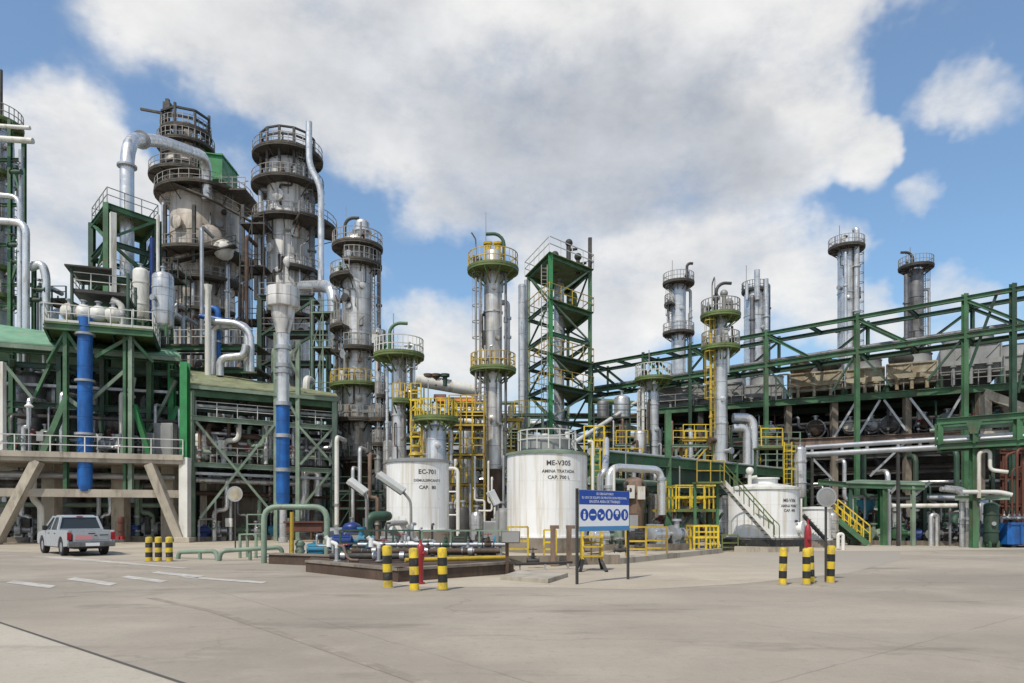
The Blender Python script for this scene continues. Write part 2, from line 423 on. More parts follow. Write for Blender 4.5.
# ------------------------------------------------------------------ ground
def ground_material(name, base, dark, light, scale=.09, crack=True, wear=.5, fade=None):
    m = bpy.data.materials.new(name); m.use_nodes = True
    g = NG(m.node_tree); b = g.N['Principled BSDF']
    pos = g.node('ShaderNodeNewGeometry').outputs['Position']
    c = g.mix(g.mrange(g.noise(pos, scale, 6, .6).outputs['Fac'], .38, .62), dark, base)
    c = g.mix(g.mrange(g.noise(g.vec('ADD', pos, (40, 3, 0)), scale*3.2, 6, .62).outputs['Fac'], .48, .7, 0, wear), c, light)
    bandn = g.noise(g.vec('MULTIPLY', pos, (.035, .22, 1)), 1.3, 5, .6)
    c = g.mix(g.mrange(bandn.outputs['Fac'], .46, .68, 0, .5), c, tuple(x*.84 for x in dark))
    grit = g.noise(pos, 7., 7, .8)
    c = g.mix(g.mrange(grit.outputs['Fac'], .53, .60, 0, .3), c, tuple(x*.55 for x in base))
    c = g.mix(g.mrange(g.noise(pos, 11., 6, .8).outputs['Fac'], .56, .63, 0, .3), c, light)
    # oil spots, patches along the wheel tracks
    st = g.noise(g.vec('MULTIPLY', pos, (.35, 1.1, 1)), .55, 7, .7)
    c = g.mix(g.mrange(st.outputs['Fac'], .54, .70, 0, .75), c, tuple(x*.55 for x in dark))
    if fade:
        sx = g.math('ADD', g.sep(pos)[0], g.math('MULTIPLY', g.math('SUBTRACT', g.noise(pos, .4, 5).outputs['Fac'], .5), 9.))
        c = g.mix(g.mrange(sx, fade[0], fade[1]), c, fade[2])
    fine = g.noise(pos, 45, 4, .8)
    c = g.mix(g.mrange(fine.outputs['Fac'], .35, .7, 0, .5), c, tuple(x*.62 for x in base))
    if crack:
        vo = g.node('ShaderNodeTexVoronoi', feature='DISTANCE_TO_EDGE')
        g.put(vo.inputs['Vector'], g.vec('ADD', pos, g.vec('MULTIPLY', g.noise(pos, .8, 5, .6).outputs['Color'], (1.6, 1.6, 0))))
        vo.inputs['Scale'].default_value = .16
        line = g.mrange(vo.outputs['Distance'], .002, .009, 1, 0)
        gate = g.mrange(g.noise(pos, .13, 2).outputs['Fac'], .45, .6)
        c = g.mix(g.math('MULTIPLY', g.math('MULTIPLY', line, gate), .3), c, tuple(x*.5 for x in dark))
        sp = g.sep(pos); wob = g.math('MULTIPLY', g.math('SUBTRACT', g.noise(pos, 2.5, 3).outputs['Fac'], .5), .10)
        dx_, dy_ = .62, -.785                        # slab joints, parallel and square to the apron joint
        for (ax, ay, pit) in ((-dy_, dx_, 5.4), (dx_, dy_, 6.2)):
            u = g.math('ADD', g.math('ADD', g.math('MULTIPLY', sp[0], ax), g.math('MULTIPLY', sp[1], ay)), g.math('ADD', wob, 103.3))
            fr = g.math('FRACT', g.math('DIVIDE', u, pit))
            jn = g.math('LESS_THAN', fr, .03/pit)
            c = g.mix(g.math('MULTIPLY', jn, g.mrange(g.noise(pos, .5, 3).outputs['Fac'], .35, .6, .1, .42)), c, tuple(x*.5 for x in dark))
        spot = g.noise(pos, 1.3, 2, .5)
        c = g.mix(g.mrange(spot.outputs['Fac'], .70, .76, 0, .4), c, tuple(x*.5 for x in dark))
    g.put(b.inputs['Base Color'], c)
    b.inputs['Roughness'].default_value = .9
    bp = g.node('ShaderNodeBump'); bp.inputs['Strength'].default_value = .35; bp.inputs['Distance'].default_value = .02
    g.put(bp.inputs['Height'], g.math('ADD', fine.outputs['Fac'], g.noise(pos, 4, 4).outputs['Fac']))
    g.L.new(bp.outputs[0], b.inputs['Normal'])
    return m
road_m = ground_material('dusty_road_surface', (.42, .358, .28), (.29, .25, .20), (.49, .425, .34))
slab_m = ground_material('pale_concrete_apron', (.50, .44, .355), (.42, .37, .295), (.55, .49, .40), crack=False)
yard_m = ground_material('sandy_concrete_yard', (.50, .43, .33), (.40, .34, .26), (.58, .51, .40), .2, crack=False, fade=(6, 15, (.33, .295, .25)))
paint_m = ground_material('worn_road_paint', (.58, .55, .50), (.40, .35, .285), (.62, .60, .56), 2.6, crack=False)
track_m = ground_material('brown_tyre_track', (.335, .285, .225), (.27, .23, .18), (.42, .358, .28), .9, crack=False, wear=.9)
joint_m = flat('tar_joint', (.09, .08, .07), .9)
def sheet(name, pts, z, mat, label=None):
    ob = MB().add([(x, y, z) for x, y in pts], [list(range(len(pts)))]).build(name, mat)
    ob['kind'] = 'structure'
    return ob
def gp(px, py):
    """A point on the ground seen at that column and row."""
    Y = EYE*F/(py-HY); return (X(px, Y), Y)

# ------------------------------------------------------------------ plant builders
def pipe(label, pts, r, mat, name='pipe', cat='pipe', bend=None, flanges=(), seg=10, group=None, feet=(), footmat=None):
    """A pipe run; flanges = indices of points that carry a bolted flange pair; feet = (point, height) supports."""
    pts = [V(p) for p in pts]; bend = r*2.6 if bend is None else bend
    m = MB().tube(pts, r, seg, bend)
    if not flanges and not feet:
        return tag(m.build(name, mat), label, cat, group)
    t = thing(name, label, cat, (pts[0].x, pts[0].y, min(p.z for p in pts)), group)
    m.build('pipe_run', mat, t)
    for i in flanges:
        fr_ = (max(r) if isinstance(r, (list, tuple)) else r)
        k = int(i); fr = i-k
        a, b = pts[k], pts[min(k+1, len(pts)-1)]
        if a == b: a = pts[k-1]
        p = a.lerp(b, fr) if b != a else a; d = (b-a).normalized()
        MB().cyl(p-d*.07, p+d*.07, fr_*1.4, 16).build('flange', galv, t)
    for p, z in feet:
        p = V(p); MB().beam((p.x, p.y, z), (p.x, p.y, p.z-r*.8), max(.06, r*.7)).build('support', footmat or galv, t)
    return t

def ladder_mb(c, ang, z0, z1, w=.45):
    m = MB(); ca, sa = cos(ang), sin(ang); r = V((-sa, ca, 0)); c = V(c)
    for s in (-1, 1): m.beam(c+r*(s*w/2)+V((0, 0, z0)), c+r*(s*w/2)+V((0, 0, z1)), .06, .05)
    z = z0+.15
    while z < z1: m.beam(c-r*w/2+V((0, 0, z)), c+r*w/2+V((0, 0, z)), .03); z += .3
    return m
def cage_mb(c, ang, z0, z1, rad=.38):
    m = MB(); ca, sa = cos(ang), sin(ang); o = V((ca, sa, 0)); r = V((-sa, ca, 0)); c = V(c)
    P = lambda a, z: c+o*(rad*.9+rad*cos(a))*1.+r*rad*sin(a)+V((0, 0, z))-o*.1
    z = z0
    angs = [radians(x) for x in (-135, -90, -45, 0, 45, 90, 135)]
    while z < z1:
        for a, b in zip(angs, angs[1:]): m.beam(P(a, z), P(b, z), .012, .06)
        z += 1.1
    for a in angs[1:-1]: m.beam(P(a, z0), P(a, z1), .012, .04)
    return m
def arc_pts(c, r, z, a0, a1, step=12):
    n = max(3, int(abs(a1-a0)/step))
    return [(c[0]+r*cos(radians(a0+(a1-a0)*i/n)), c[1]+r*sin(radians(a0+(a1-a0)*i/n)), z) for i in range(n+1)]
def platform(root, c, rin, rout, z, a0=-180, a1=180, mat=None, rmat=None, th=.14, bracket=True, rh=1.1, skip=None):
    full = a1-a0 >= 359
    p = MB().ring((c[0], c[1], z-th), rin, rout, 0, th, 30, radians(a0), radians(a1))
    p.ring((c[0], c[1], z), rout-.03, rout+.02, 0.004, .16, 30, radians(a0), radians(a1))
    po = p.build('platform', mat or grate, root)
    MB().rail(arc_pts(c, rout-.06, z, a0, a1), rh, .03, 9, closed=False).build('railing', rmat or railg, po)
    if bracket:
        n = max(2, int((a1-a0)/36))
        for i in range(n+(0 if full else 1)):
            a = radians(a0+(a1-a0)*i/n); e = V((cos(a), sin(a), 0)); q = V((c[0], c[1], z-th))
            dz = min((rout-rin)*.75, 1.3)
            b = MB().beam(q+e*(rout-.12)-V((0, 0, .06)), q+e*rin-V((0, 0, dz)), .07).beam(q+e*(rout-.08)-V((0, 0, .05)), q+e*rin-V((0, 0, .05)), .08, .09)
            b.build('bracket', mat or grate, po)
    return po

def greeble(t, c, rad, z0, z1, n):
    """Small bore pipes, clips and boxes strapped to a shell."""
    for k in range(n):
        a = radians(random.uniform(-170, -10)); e = V((cos(a), sin(a), 0)); o = V((c[0], c[1], 0))
        z = random.uniform(z0, z1*.97); L = random.uniform(1.5, 6); zt = min(z+L, z1*.98); r = max(rad(z), rad(zt))+.18
        u = random.random()
        if u < .6:
            a2 = a+random.choice((-1, 1))*random.uniform(.15, .5); e2 = V((cos(a2), sin(a2), 0)); rr = random.choice((.05, .07, .1))
            MB().tube([o+e*rad(z)*.97+V((0, 0, z)), o+e*r+V((0, 0, z)), o+e*r+V((0, 0, (z+zt)/2)), o+e2*r+V((0, 0, (z+zt)/2)), o+e2*r+V((0, 0, zt)), o+e2*rad(zt)*.97+V((0, 0, zt))], rr, 7, .25).build('small_bore_pipe', random.choice((galv, railg, rustm, steeld, alu)), t)
        elif u < .85:
            q = o+e*(rad(z)*.95)+V((0, 0, z)); w = random.uniform(.12, .28)
            MB().lathe(q, [(w, 0), (w, .4), (w*1.5, .41), (w*1.5, .55), (.01, .56)], 12, axis=e).build('nozzle', random.choice((galv, rustm, steeld)), t)
        else:
            q = o+e*(rad(z)+.1)+V((0, 0, z)); MB().beam(q, q+V((0, 0, .7)), .4, .3).build('instrument_box', random.choice((steeld, greyp, cream)), t)
def column(label, px, Y, prof, mat, plats=(), ladders=(), risers=(), goose=None, ways=(), name='distillation_column', cat='column',
           pmat=None, rmat=None, lmat=None, dome=True, stub=True, group=None, base=0., skirt=None, seg=32, bits=4):
    """prof: (row, half width in px) from the top down, at distance Y."""
    cx = X(px, Y); c = (cx, Y)
    t = thing(name, label, cat, (cx, Y, base), group)
    P = [(S(h, Y), Z(py, Y)) for py, h in prof]
    rtop, ztop = P[0]
    if P[-1][1] > base and skirt is None: P.append((P[-1][0], base))
    P = P[::-1]
    if dome: P += [(rtop*cos(a), ztop+rtop*.5*sin(a)) for a in (.4, .8, 1.15, 1.4, 1.57)]
    Q = []                                           # shell with its stiffening rings
    zz = base+3
    for (r0, z0), (r1, z1) in zip(P, P[1:]):
        Q.append((r0, z0))
        while zz < z1-.4 and zz > z0+.3 and z1 <= ztop+.01:
            r = r0+(r1-r0)*(zz-z0)/(z1-z0); Q += [(r, zz), (r+.06, zz+.002), (r+.06, zz+.12), (r, zz+.122)]; zz += random.choice((3.2, 4.1, 5.3))
        zz = max(zz, z1+.8)
    Q.append(P[-1])
    MB().lathe((cx, Y, 0), Q, seg).build('shell', mat, t)
    def rad(z):
        for (r0, z0), (r1, z1) in zip(P, P[1:]):
            if z0 <= z <= z1: return r0+(r1-r0)*(z-z0)/max(1e-6, z1-z0)
        return P[0][0]
    if skirt:                                        # a narrower or wider stool under the shell
        MB().lathe((cx, Y, 0), [(S(skirt[0], Y), base), (S(skirt[0], Y), P[0][1]+.05)], seg).build('skirt', skirt[1], t)
    for p in plats:
        py, rp = p[0], p[1]; a0, a1 = (p[2], p[3]) if len(p) > 3 else (-180, 180)
        z = Z(py, Y); po = platform(t, c, rad(z)*.96, S(rp, Y), z, a0, a1, p[4] if len(p) > 4 else pmat, p[5] if len(p) > 5 else rmat)
        fit_platform(po, c, rad(z), S(rp, Y), z, a0, a1)
    for ang, y0, y1 in ladders:
        a = radians(ang); z0, z1 = Z(y0, Y), Z(y1, Y); r = max(rad(z0), rad(z1))+.22
        cc = (cx+r*cos(a), Y+r*sin(a), 0)
        lo = ladder_mb(cc, a, z0, z1).build('ladder', lmat or rmat or railg, t)
        cage_mb(cc, a, z0+2.2, z1).build('safety_cage', lmat or rmat or railg, lo)
    for q in risers:                                 # (angle, gap px, radius px, row top, row bottom, material)
        ang, gap, rp, y0, y1, rm = q
        a = radians(ang); z1, z0 = Z(y0, Y), Z(y1, Y); rr = S(rp, Y)
        ro = max(rad(z1), rad(z0))+S(gap, Y)+rr; e = V((cos(a), sin(a), 0)); cc = V((cx, Y, 0))
        m = MB().tube([cc+e*rad(z1)*.9+V((0, 0, z1)), cc+e*ro+V((0, 0, z1)), cc+e*ro+V((0, 0, z0)), cc+e*rad(z0)*.9+V((0, 0, z0))], rr, 10, rr*2.5)
        for k in (.2, .45, .75):
            zz = z0+(z1-z0)*k; m.cyl(cc+e*ro+V((0, 0, zz-.08)), cc+e*ro+V((0, 0, zz+.08)), rr*1.5, 10)
        m.build('riser_pipe', rm, t)
    for ang, py, rp in ways:
        a = radians(ang); z = Z(py, Y); e = V((cos(a), sin(a), 0)); r = rad(z); rr = S(rp, Y); o = V((cx, Y, z))
        w = MB().lathe(o+e*(r*.9), [(rr*.8, 0), (rr*.8, r*.1+rr*.6), (rr*1.1, r*.1+rr*.62), (rr*1.1, r*.1+rr*.8), (rr*.6, r*.1+rr*1.0), (.01, r*.1+rr*1.05)], 14, axis=e)
        w.build('manway', mat, t)
    if goose:                                        # (angle of foot, foot px off axis, row top, reach px, radius px, row foot, material)
        fx, pyt, reach, rp, pyf, gm = goose
        r = S(rp, Y); x0 = cx+S(fx, Y); yy = Y-.2
        z1, z0 = Z(pyt, Y), Z(pyf, Y); R = S(abs(reach), Y); sg = 1 if reach > 0 else -1
        pts = [(x0, yy, z0), (x0, yy, z1-R*.6)]
        pts += [(x0+sg*R*.6*(1-cos(k)), yy, z1-R*.6+R*.6*sin(k)) for k in (.35, .7, 1.05, 1.35, 1.57)]
        pts += [(x0+sg*R, yy, z1-.02)]
        MB().tube(pts, r, 10).build('vent_pipe', gm, t)
    rod = V((cx-rtop*.8, Y+.1, ztop)); MB().beam(rod, rod+V((0, 0, 2.6+rtop*.5)), .06).build('lightning_rod', railg, t)
    greeble(t, (cx, Y), rad, max(base+2, P[0][1]), ztop, bits)
    if goose: pass
    elif stub:
        m = MB(); z = ztop+rtop*.45
        m.cyl((cx, Y, z-.1), (cx, Y, z+rtop*.7), rtop*.22, 10); m.cyl((cx, Y, z+rtop*.65), (cx, Y, z+rtop*.8), rtop*.34, 10)
        m.build('top_nozzle', galv, t)
    return t

def fit_platform(po, c, rin, rout, z, a0, a1):
    rm = (rin+rout)/2
    for k in range(random.randint(2, 4) if rout > 1.2 else 1):
        a = radians(random.uniform(a0, a1)); p = V((c[0]+rm*cos(a), c[1]+rm*sin(a), z)); u = random.random()
        if u < .35:
            MB().cyl(p, p+V((0, 0, random.uniform(.7, 1.7))), .09, 8).cyl(p+V((0, 0, .5)), p+V((0, 0, .62)), .2, 10).build('stub_pipe', random.choice((galv, railg, rustm, green)), po)
        elif u < .6:
            w = random.uniform(.15, .3); h = random.uniform(.5, 1.2)
            MB().box(p.x-w, p.x+w, p.y-w, p.y+w, z+.01, z+h).build('instrument_box', random.choice((greyp, railp, steeld, cream)), po)
        elif u < .8:
            e = V((cos(a), sin(a), 0)); q = V((c[0], c[1], z+.7))+e*rin*.9
            MB().tube([q, q+e*(rm-rin+.1), q+e*(rm-rin+.1)-V((0, 0, 2.6))], .1, 8, .2).cyl(q+e*(rm-rin)*.5, q+e*((rm-rin)*.5+.12), .22, 10).build('side_pipe', random.choice((galv, alu, rustm)), po)
        else:
            MB().tube([p, p+V((0, 0, 2.2)), p+V((.5*cos(a+1), .5*sin(a+1), 2.5))], .05, 6, .2).build('lamp_arm', railg, po)
def davit(root, p, h, reach, mat):
    p = V(p); MB().tube([p, p+V((0, 0, h)), p+V((reach, 0, h+.25))], .07, 8, .3).build('davit', mat, root)
def drum(label, px, Y, pyt, pyb, hw, mat, name='vertical_drum', cat='vessel', legs=0., legmat=None, group=None, nozzles=True):
    """Upright drum with domed ends; legs: leg length below the lower head."""
    cx = X(px, Y); r = S(hw, Y); zt, zb = Z(pyt, Y), Z(pyb, Y)
    t = thing(name, label, cat, (cx, Y, zb-legs), group)
    h = r*.55
    pr = [(.01, zb)]+[(r*sin(a), zb+h-h*cos(a)) for a in (.4, .8, 1.2, 1.57)]+[(r*cos(a), zt-h+h*sin(a)) for a in (0, .4, .8, 1.2, 1.57)]
    hp = []
    for k in (.3, .7):
        z = zb+(zt-zb)*k
        if zb+h < z < zt-h: hp += [(r, z), (r+.04, z+.002), (r+.04, z+.1), (r, z+.102)]
    pr = pr[:5]+hp+pr[5:]
    MB().lathe((cx, Y, 0), pr, 24).build('shell', mat, t)
    if nozzles:
        MB().cyl((cx, Y, zt-.1), (cx, Y, zt+r*.5), r*.16).cyl((cx, Y, zt+r*.42), (cx, Y, zt+r*.52), r*.26).build('nozzle', galv, t)
        MB().lathe((cx-r*.3, Y-r*.93, zb+(zt-zb)*.5), [(r*.22, 0), (r*.22, r*.3), (r*.32, r*.31), (r*.32, r*.42)], 12, axis=(-.3, -.95, 0)).build('nozzle', galv, t)
    if legs > 0:
        for k in range(4):
            a = pi/4+k*pi/2; q = V((cx+r*.85*cos(a), Y+r*.85*sin(a), 0))
            MB().beam(q+V((0, 0, zb-legs)), q+V((0, 0, zb+h*1.2)), .14).build('leg', legmat or green, t)
    return t
def exchanger(label, a, b, r, mat, name='heat_exchanger', cat='exchanger', ground=None, group=None, smat=None):
    """Horizontal shell with channel head, girth flanges and two saddles (down to height `ground` when given)."""
    a, b = V(a), V(b); d = (b-a).normalized(); L = (b-a).length
    t = thing(name, label, cat, ((a.x+b.x)/2, (a.y+b.y)/2, min(a.z, b.z)-r), group)
    pr = [(.01, 0), (r*.6, .06*L*.3), (r*.95, r*.35), (r, r*.5), (r, L-r*.2), (r, L), (r*.9, L+r*.12), (.01, L+r*.15)]
    MB().lathe(a, pr, 20, axis=d).build('shell', mat, t)
    for k in (.22, .93):
        MB().lathe(a+d*(L*k), [(r*.98, -.1), (r*1.18, -.1), (r*1.18, .1), (r*.98, .1)], 20, axis=d, cap=False).build('girth_flange', galv, t)
    for k in (.35, .8):
        p = a+d*(L*k); zb = ground if ground is not None else p.z-r*1.35
        sd = d.cross(V((0, 0, 1))).normalized()
        MB().hexa([p+sd*s+d*e+V((0, 0, zb-p.z)) for s, e in ((-r*.8, -.12), (r*.8, -.12), (r*.8, .12), (-r*.8, .12))] +
                  [p+sd*s+d*e+V((0, 0, -r*.55)) for s, e in ((-r*.9, -.12), (r*.9, -.12), (r*.9, .12), (-r*.9, .12))]).build('saddle', smat or concd, t)
    for k in (.12, .6):
        p = a+d*(L*k); MB().cyl(p+V((0, 0, r*.9)), p+V((0, 0, r*1.5)), r*.25).cyl(p+V((0, 0, r*1.42)), p+V((0, 0, r*1.55)), r*.42).build('nozzle', galv, t)
    return t
def valve(label, p, s, mat, wheel=None, group=None, name='gate_valve', axis='x'):
    p = V(p); t = thing(name, label, 'valve', p-V((0, 0, s*.5)), group)
    d = V((1, 0, 0)) if axis == 'x' else V((0, 1, 0))
    MB().lathe(p-d*s, [(s*.5, 0), (s*.5, .12*s), (s*.3, .13*s), (s*.45, s), (s*.3, 1.87*s), (s*.5, 1.88*s), (s*.5, 2*s)], 12, axis=d).build('body', mat, t)
    MB().cyl(p, p+V((0, 0, s*1.2)), s*.26, 10).cyl(p+V((0, 0, s*.55)), p+V((0, 0, s*.68)), s*.45, 10).cyl(p+V((0, 0, s*1.2)), p+V((0, 0, s*2.0)), s*.07, 8).build('bonnet', mat, t)
    w = MB(); c = p+V((0, 0, s*1.75)); n = 14
    w.tube([c+V((cos(2*pi*i/n), sin(2*pi*i/n), 0))*s*.62 for i in range(n+1)], s*.07, 6, cap=False)
    for k in range(4): w.cyl(c, c+V((cos(k*pi/2), sin(k*pi/2), 0))*s*.62, s*.045, 6)
    w.build('handwheel', wheel or red, t)
    return t
def pump(label, p, s, rot, mat, mmat, group=None):
    """Motor and volute pump on a plinth; p on the ground."""
    t = thing('pump', label, 'pump', p, group, rot)
    MB().box(-1.1*s, 1.0*s, -.4*s, .4*s, 0, .3*s).build('plinth', concd, t, local=True)
    m = MB(); m.lathe((-.95*s, 0, .72*s), [(.1*s, 0), (.3*s, .02*s), (.3*s, .9*s), (.22*s, .98*s), (.08*s, 1.0*s)], 16, axis=(1, 0, 0))
    for k in range(10):
        a = 2*pi*k/10; m.beam((-.85*s, .31*s*cos(a), .72*s+.31*s*sin(a)), (-.1*s, .31*s*cos(a), .72*s+.31*s*sin(a)), .03*s, .05*s)
    m.box(-.8*s, -.3*s, -.25*s, .25*s, .29*s, .5*s); m.box(-.6*s, -.4*s, -.12*s, .12*s, .98*s, 1.15*s)
    m.build('motor', mmat, t, local=True)
    v = MB(); v.lathe((.45*s, 0, .72*s), [(.1*s, -.45*s), (.1*s, -.15*s), (.4*s, -.14*s), (.4*s, .14*s), (.2*s, .16*s), (.2*s, .5*s), (.28*s, .51*s), (.28*s, .58*s)], 18, axis=(1, 0, 0))
    v.cyl((.45*s, -.2*s, .72*s), (.45*s, -.2*s, 1.35*s), .12*s).cyl((.45*s, -.2*s, 1.3*s), (.45*s, -.2*s, 1.4*s), .22*s); v.box(.25*s, .65*s, -.2*s, .2*s, .29*s, .45*s)
    v.build('volute', mat, t, local=True)
    return t

class Steel:
    """A steel or concrete structure: every member a part of one thing."""
    def __init__(s, name, label, cat, loc, group=None): s.t = thing(name, label, cat, loc, group)
    def col(s, a, b, w, mat, i=True, nm='column'):
        (MB().ibeam(a, b, w, w, up=(0, 1, 0)) if i else MB().beam(a, b, w, w, up=(0, 1, 0))).build(nm, mat, s.t)
    def beam(s, a, b, w, h, mat, i=True, nm='beam'):
        (MB().ibeam(a, b, w, h) if i else MB().beam(a, b, w, h)).build(nm, mat, s.t)
    def brace(s, a, b, w, mat): MB().beam(a, b, w, w).build('brace', mat, s.t)
    def part(s, nm, mb, mat, bevel=0): return mb.build(nm, mat, s.t, bevel=bevel)
    def rail(s, pts, mat, h=1.1, r=.03, step=1.6, toe=False, closed=False): MB().rail(pts, h, r, step, toe=toe, closed=closed).build('railing', mat, s.t)
def slab(m, pts, z0, z1):
    return m.prism([(p[0], p[1], z0) for p in pts], (0, 0, z1-z0))
def lamp_post(label, px, Y, pyt, z0=0, mat=None):
    x = X(px, Y); zt = Z(pyt, Y)
    t = thing('lamp_post', label, 'lamp', (x, Y, z0))
    MB().tube([(x, Y, z0), (x, Y, zt)], [.06, .04], 8).build('pole', mat or galv, t)
    MB().lathe((x, Y, zt), [(.05, 0), (.22, .05), (.26, .12), (.12, .25), (.05, .38)], 12).build('lamp_head', white, t)
    return t
def scaffold(name, label, cat, x0, x1, y0, y1, z0, z1, lifts, mat, nx=2, ny=1, board=True, brace=True):
    s = Steel(name, label, cat, ((x0+x1)/2, (y0+y1)/2, z0))
    xs = [x0+(x1-x0)*i/nx for i in range(nx+1)]; ys = [y0+(y1-y0)*i/ny for i in range(ny+1)]
    for x in xs:
        for y in ys: s.col((x, y, z0), (x, y, z1), .09, mat, False)
    for k in range(1, lifts+1):
        z = z0+(z1-z0)*k/lifts-.02-(1.05 if k == lifts else 0)
        for y in (ys[0], ys[-1]): s.beam((x0-.1, y, z), (x1+.1, y, z), .08, .1, mat, False)
        for x in xs: s.beam((x, y0, z+.005), (x, y1, z+.005), .08, .09, mat, False)
        if board: s.part('deck', MB().box(x0, x1, y0, y1, z+.06, z+.1), grate)
        s.rail([(x0, y0-.05, z+.1), (x1, y0-.05, z+.1)], mat, .95, .035, 1.4)
        if brace:
            zz = z0+(z1-z0)*(k-1)/lifts
            s.brace((xs[0], y0-.04, zz), (xs[1], y0-.04, z), .06, mat)
    return s
def round_sign(label, px, Y, py, rpx, mat=None):
    x = X(px, Y); z = Z(py, Y); r = S(rpx, Y)
    t = thing('road_sign', label, 'sign', (x, Y, 0))
    MB().tube([(x, Y+.04, 0), (x, Y+.04, z+r*.8)], .035, 8).build('post', steeld, t)
    MB().lathe((x, Y, z), [(r, -.012), (r, .012)], 28, axis=(0, 1, 0)).build('sign_plate', mat or cream, t)
    MB().lathe((x, Y-.016, z), [(r*.99, 0), (r*.82, -.003)], 28, axis=(0, 1, 0), cap=False).build('rim', galv, t)
    return t
ORD = ['nearest', 'second', 'third', 'fourth', 'fifth', 'sixth', 'seventh', 'eighth', 'ninth', 'tenth']
NTH = ['first']+ORD[1:]+['eleventh', 'twelfth', 'thirteenth', 'fourteenth', 'fifteenth', 'sixteenth']
MATN = {}
def riser_row(place, at, cols, z0, z1, group, rr=(.06, .2), mats=None, back=(1., 2.5)):
    """A row of upright pipes that turn back into the plant; at(px) gives the foot on the ground plan."""
    mats = mats or [galv, alu, rustm, greeng, alu_dark, cream, brownv, silver]
    for k, px in enumerate(cols):
        p = at(px); r = random.uniform(*rr); m = random.choice(mats)
        h = z0+(z1-z0)*random.uniform(.55, 1.); b = random.uniform(*back); sx = random.choice((-1, 0, 1))*random.uniform(.3, 1.2)
        pts = [(p.x, p.y, z0), (p.x, p.y, z0+(h-z0)*.5)]
        if sx: pts += [(p.x+sx, p.y, z0+(h-z0)*.5), (p.x+sx, p.y, h)]
        else: pts += [(p.x, p.y, h)]
        pts += [(pts[-1][0], p.y+b, h)]
        t = pipe('%s from left in row of upright %s' % (NTH[k], place), pts, r, m, 'riser_pipe', 'pipe', flanges=(.4,) if k % 2 else (.3, .7), group=group, seg=9)
        if k % 3 == 1 and z1-z0 > 2.5:
            c = V((p.x, p.y-r, z0+1.1)); w = MB(); n = 12
            w.tube([c+V((cos(2*pi*i/n)*.25, -.18, sin(2*pi*i/n)*.25)) for i in range(n+1)], .025, 5, cap=False).cyl(c, c+V((0, -.2, 0)), .04, 6).cyl(c+V((0, -.18, .25)), c+V((0, -.18, -.25)), .02, 5)
            w.build('handwheel', random.choice((red, steeld, green)), t)
        if k % 4 == 2 and z1-z0 > 2.5: MB().box(p.x-.22, p.x+.22, p.y-r-.25, p.y-r-.02, z0+1.0, z0+1.6).build('instrument_box', random.choice((greyp, cream, steeld)), t)
# ================================================================== SETTING
sheet('ground', [(-900, -300), (900, -300), (900, 2500), (-900, 2500)], 0, road_m)
# pale apron in the near left corner, behind its tar joint
J0, J1 = gp(-60, 603), gp(190, 686)
sheet('concrete_apron', [J0, J1, (J1[0]+.6, -6), (-40, -6), (-40, J0[1]+8)], .004, slab_m)
_d = (V(J1)-V(J0)).normalized(); _n = V((-_d.y, _d.x))
a, b = V(J0)-_d*12, V(J1)+_d*8
sheet('apron_joint', [a-_n*.025, b-_n*.025, b+_n*.025, a+_n*.025], .008, joint_m)
# sandy yard in front of the tanks
Y0 = [gp(505, 580), gp(600, 592), gp(700, 588), gp(840, 580), gp(900, 556), gp(880, 549)]
sheet('yard', [(-2.5, 17.3)]+[gp(560, 588), gp(640, 590), gp(740, 584), gp(850, 573), gp(900, 560)]+[(20, 36), (16, 46), (-4, 46), (-8, 26)], .004, yard_m)
sheet('left_forecourt', [gp(-80, 549), gp(130, 556), gp(265, 560), (-9, 34), (-14, 60), (-60, 60)], .004, yard_m)
for q in ([(6, 583), (14, 580.5), (56, 586), (50, 588.5)], [(66, 579.5), (75, 577.5), (118, 583.5), (110, 586)], [(120, 577.5), (128, 575.8), (168, 581), (160, 583)],
          [(150, 573), (158, 571.6), (205, 576), (198, 578)], [(178, 577.5), (184, 576.5), (268, 582), (262, 583.6)]):
    sheet('road_marking', [gp(*p) for p in q], .008, paint_m)
sheet('edge_line', [gp(30, 556.6), gp(60, 556.6), gp(190, 568.2), gp(182, 568.8)], .008, paint_m)
tk = [(150, 598), (215, 612), (300, 640), (400, 675), (480, 703)]
up = [V(gp(x, y)) for x, y in tk]
ob = MB().add([(p.x-.10, p.y, .004) for p in up]+[(p.x+.12, p.y, .004) for p in up], [(i, i+5, i+6, i+1) for i in range(4)]).build('tyre_track', track_m); ob['kind'] = 'structure'

# ================================================================== LEFT STRUCTURE
fac = Line(-60, 41.5, 185, 46)
def fp(px, z, back=0): return fac.p(px, z, back)
ZD = 5.6
L = Steel('process_structure', 'big green steel and concrete process structure at left with pale roof and slanted legs', 'structure', fp(60, 0))
D0, D1 = fp(-60, 0), fp(183, 0); nb = V((fac.n.x, fac.n.y, 0))
L.part('deck_slab', slab(MB(), [D0, D1, D1+nb*10, D0+nb*10], ZD-.45, ZD), conc)
L.part('fascia', slab(MB(), [D0-nb*.12, D1-nb*.12, D1-nb*.01, D0-nb*.01], ZD-.2, ZD+.14), conc)
L.rail([D0+V((0, 0, ZD)), D1+V((0, 0, ZD))], railp, 1.15, .035, 1.9, toe=True)
L.part('concrete_beam', slab(MB(), [D0+nb*.3, fp(182, 0)+nb*.3, fp(182, 0)+nb*.85, D0+nb*.85], 2.95, 3.45), conc)
for (pa, pb) in ((38, -6), (150, 182), (-62, -120)):
    L.beam(fp(pa, ZD-.45, .25), fp(pb, 0, .25), .55, .6, conc, False, 'slanted_leg')
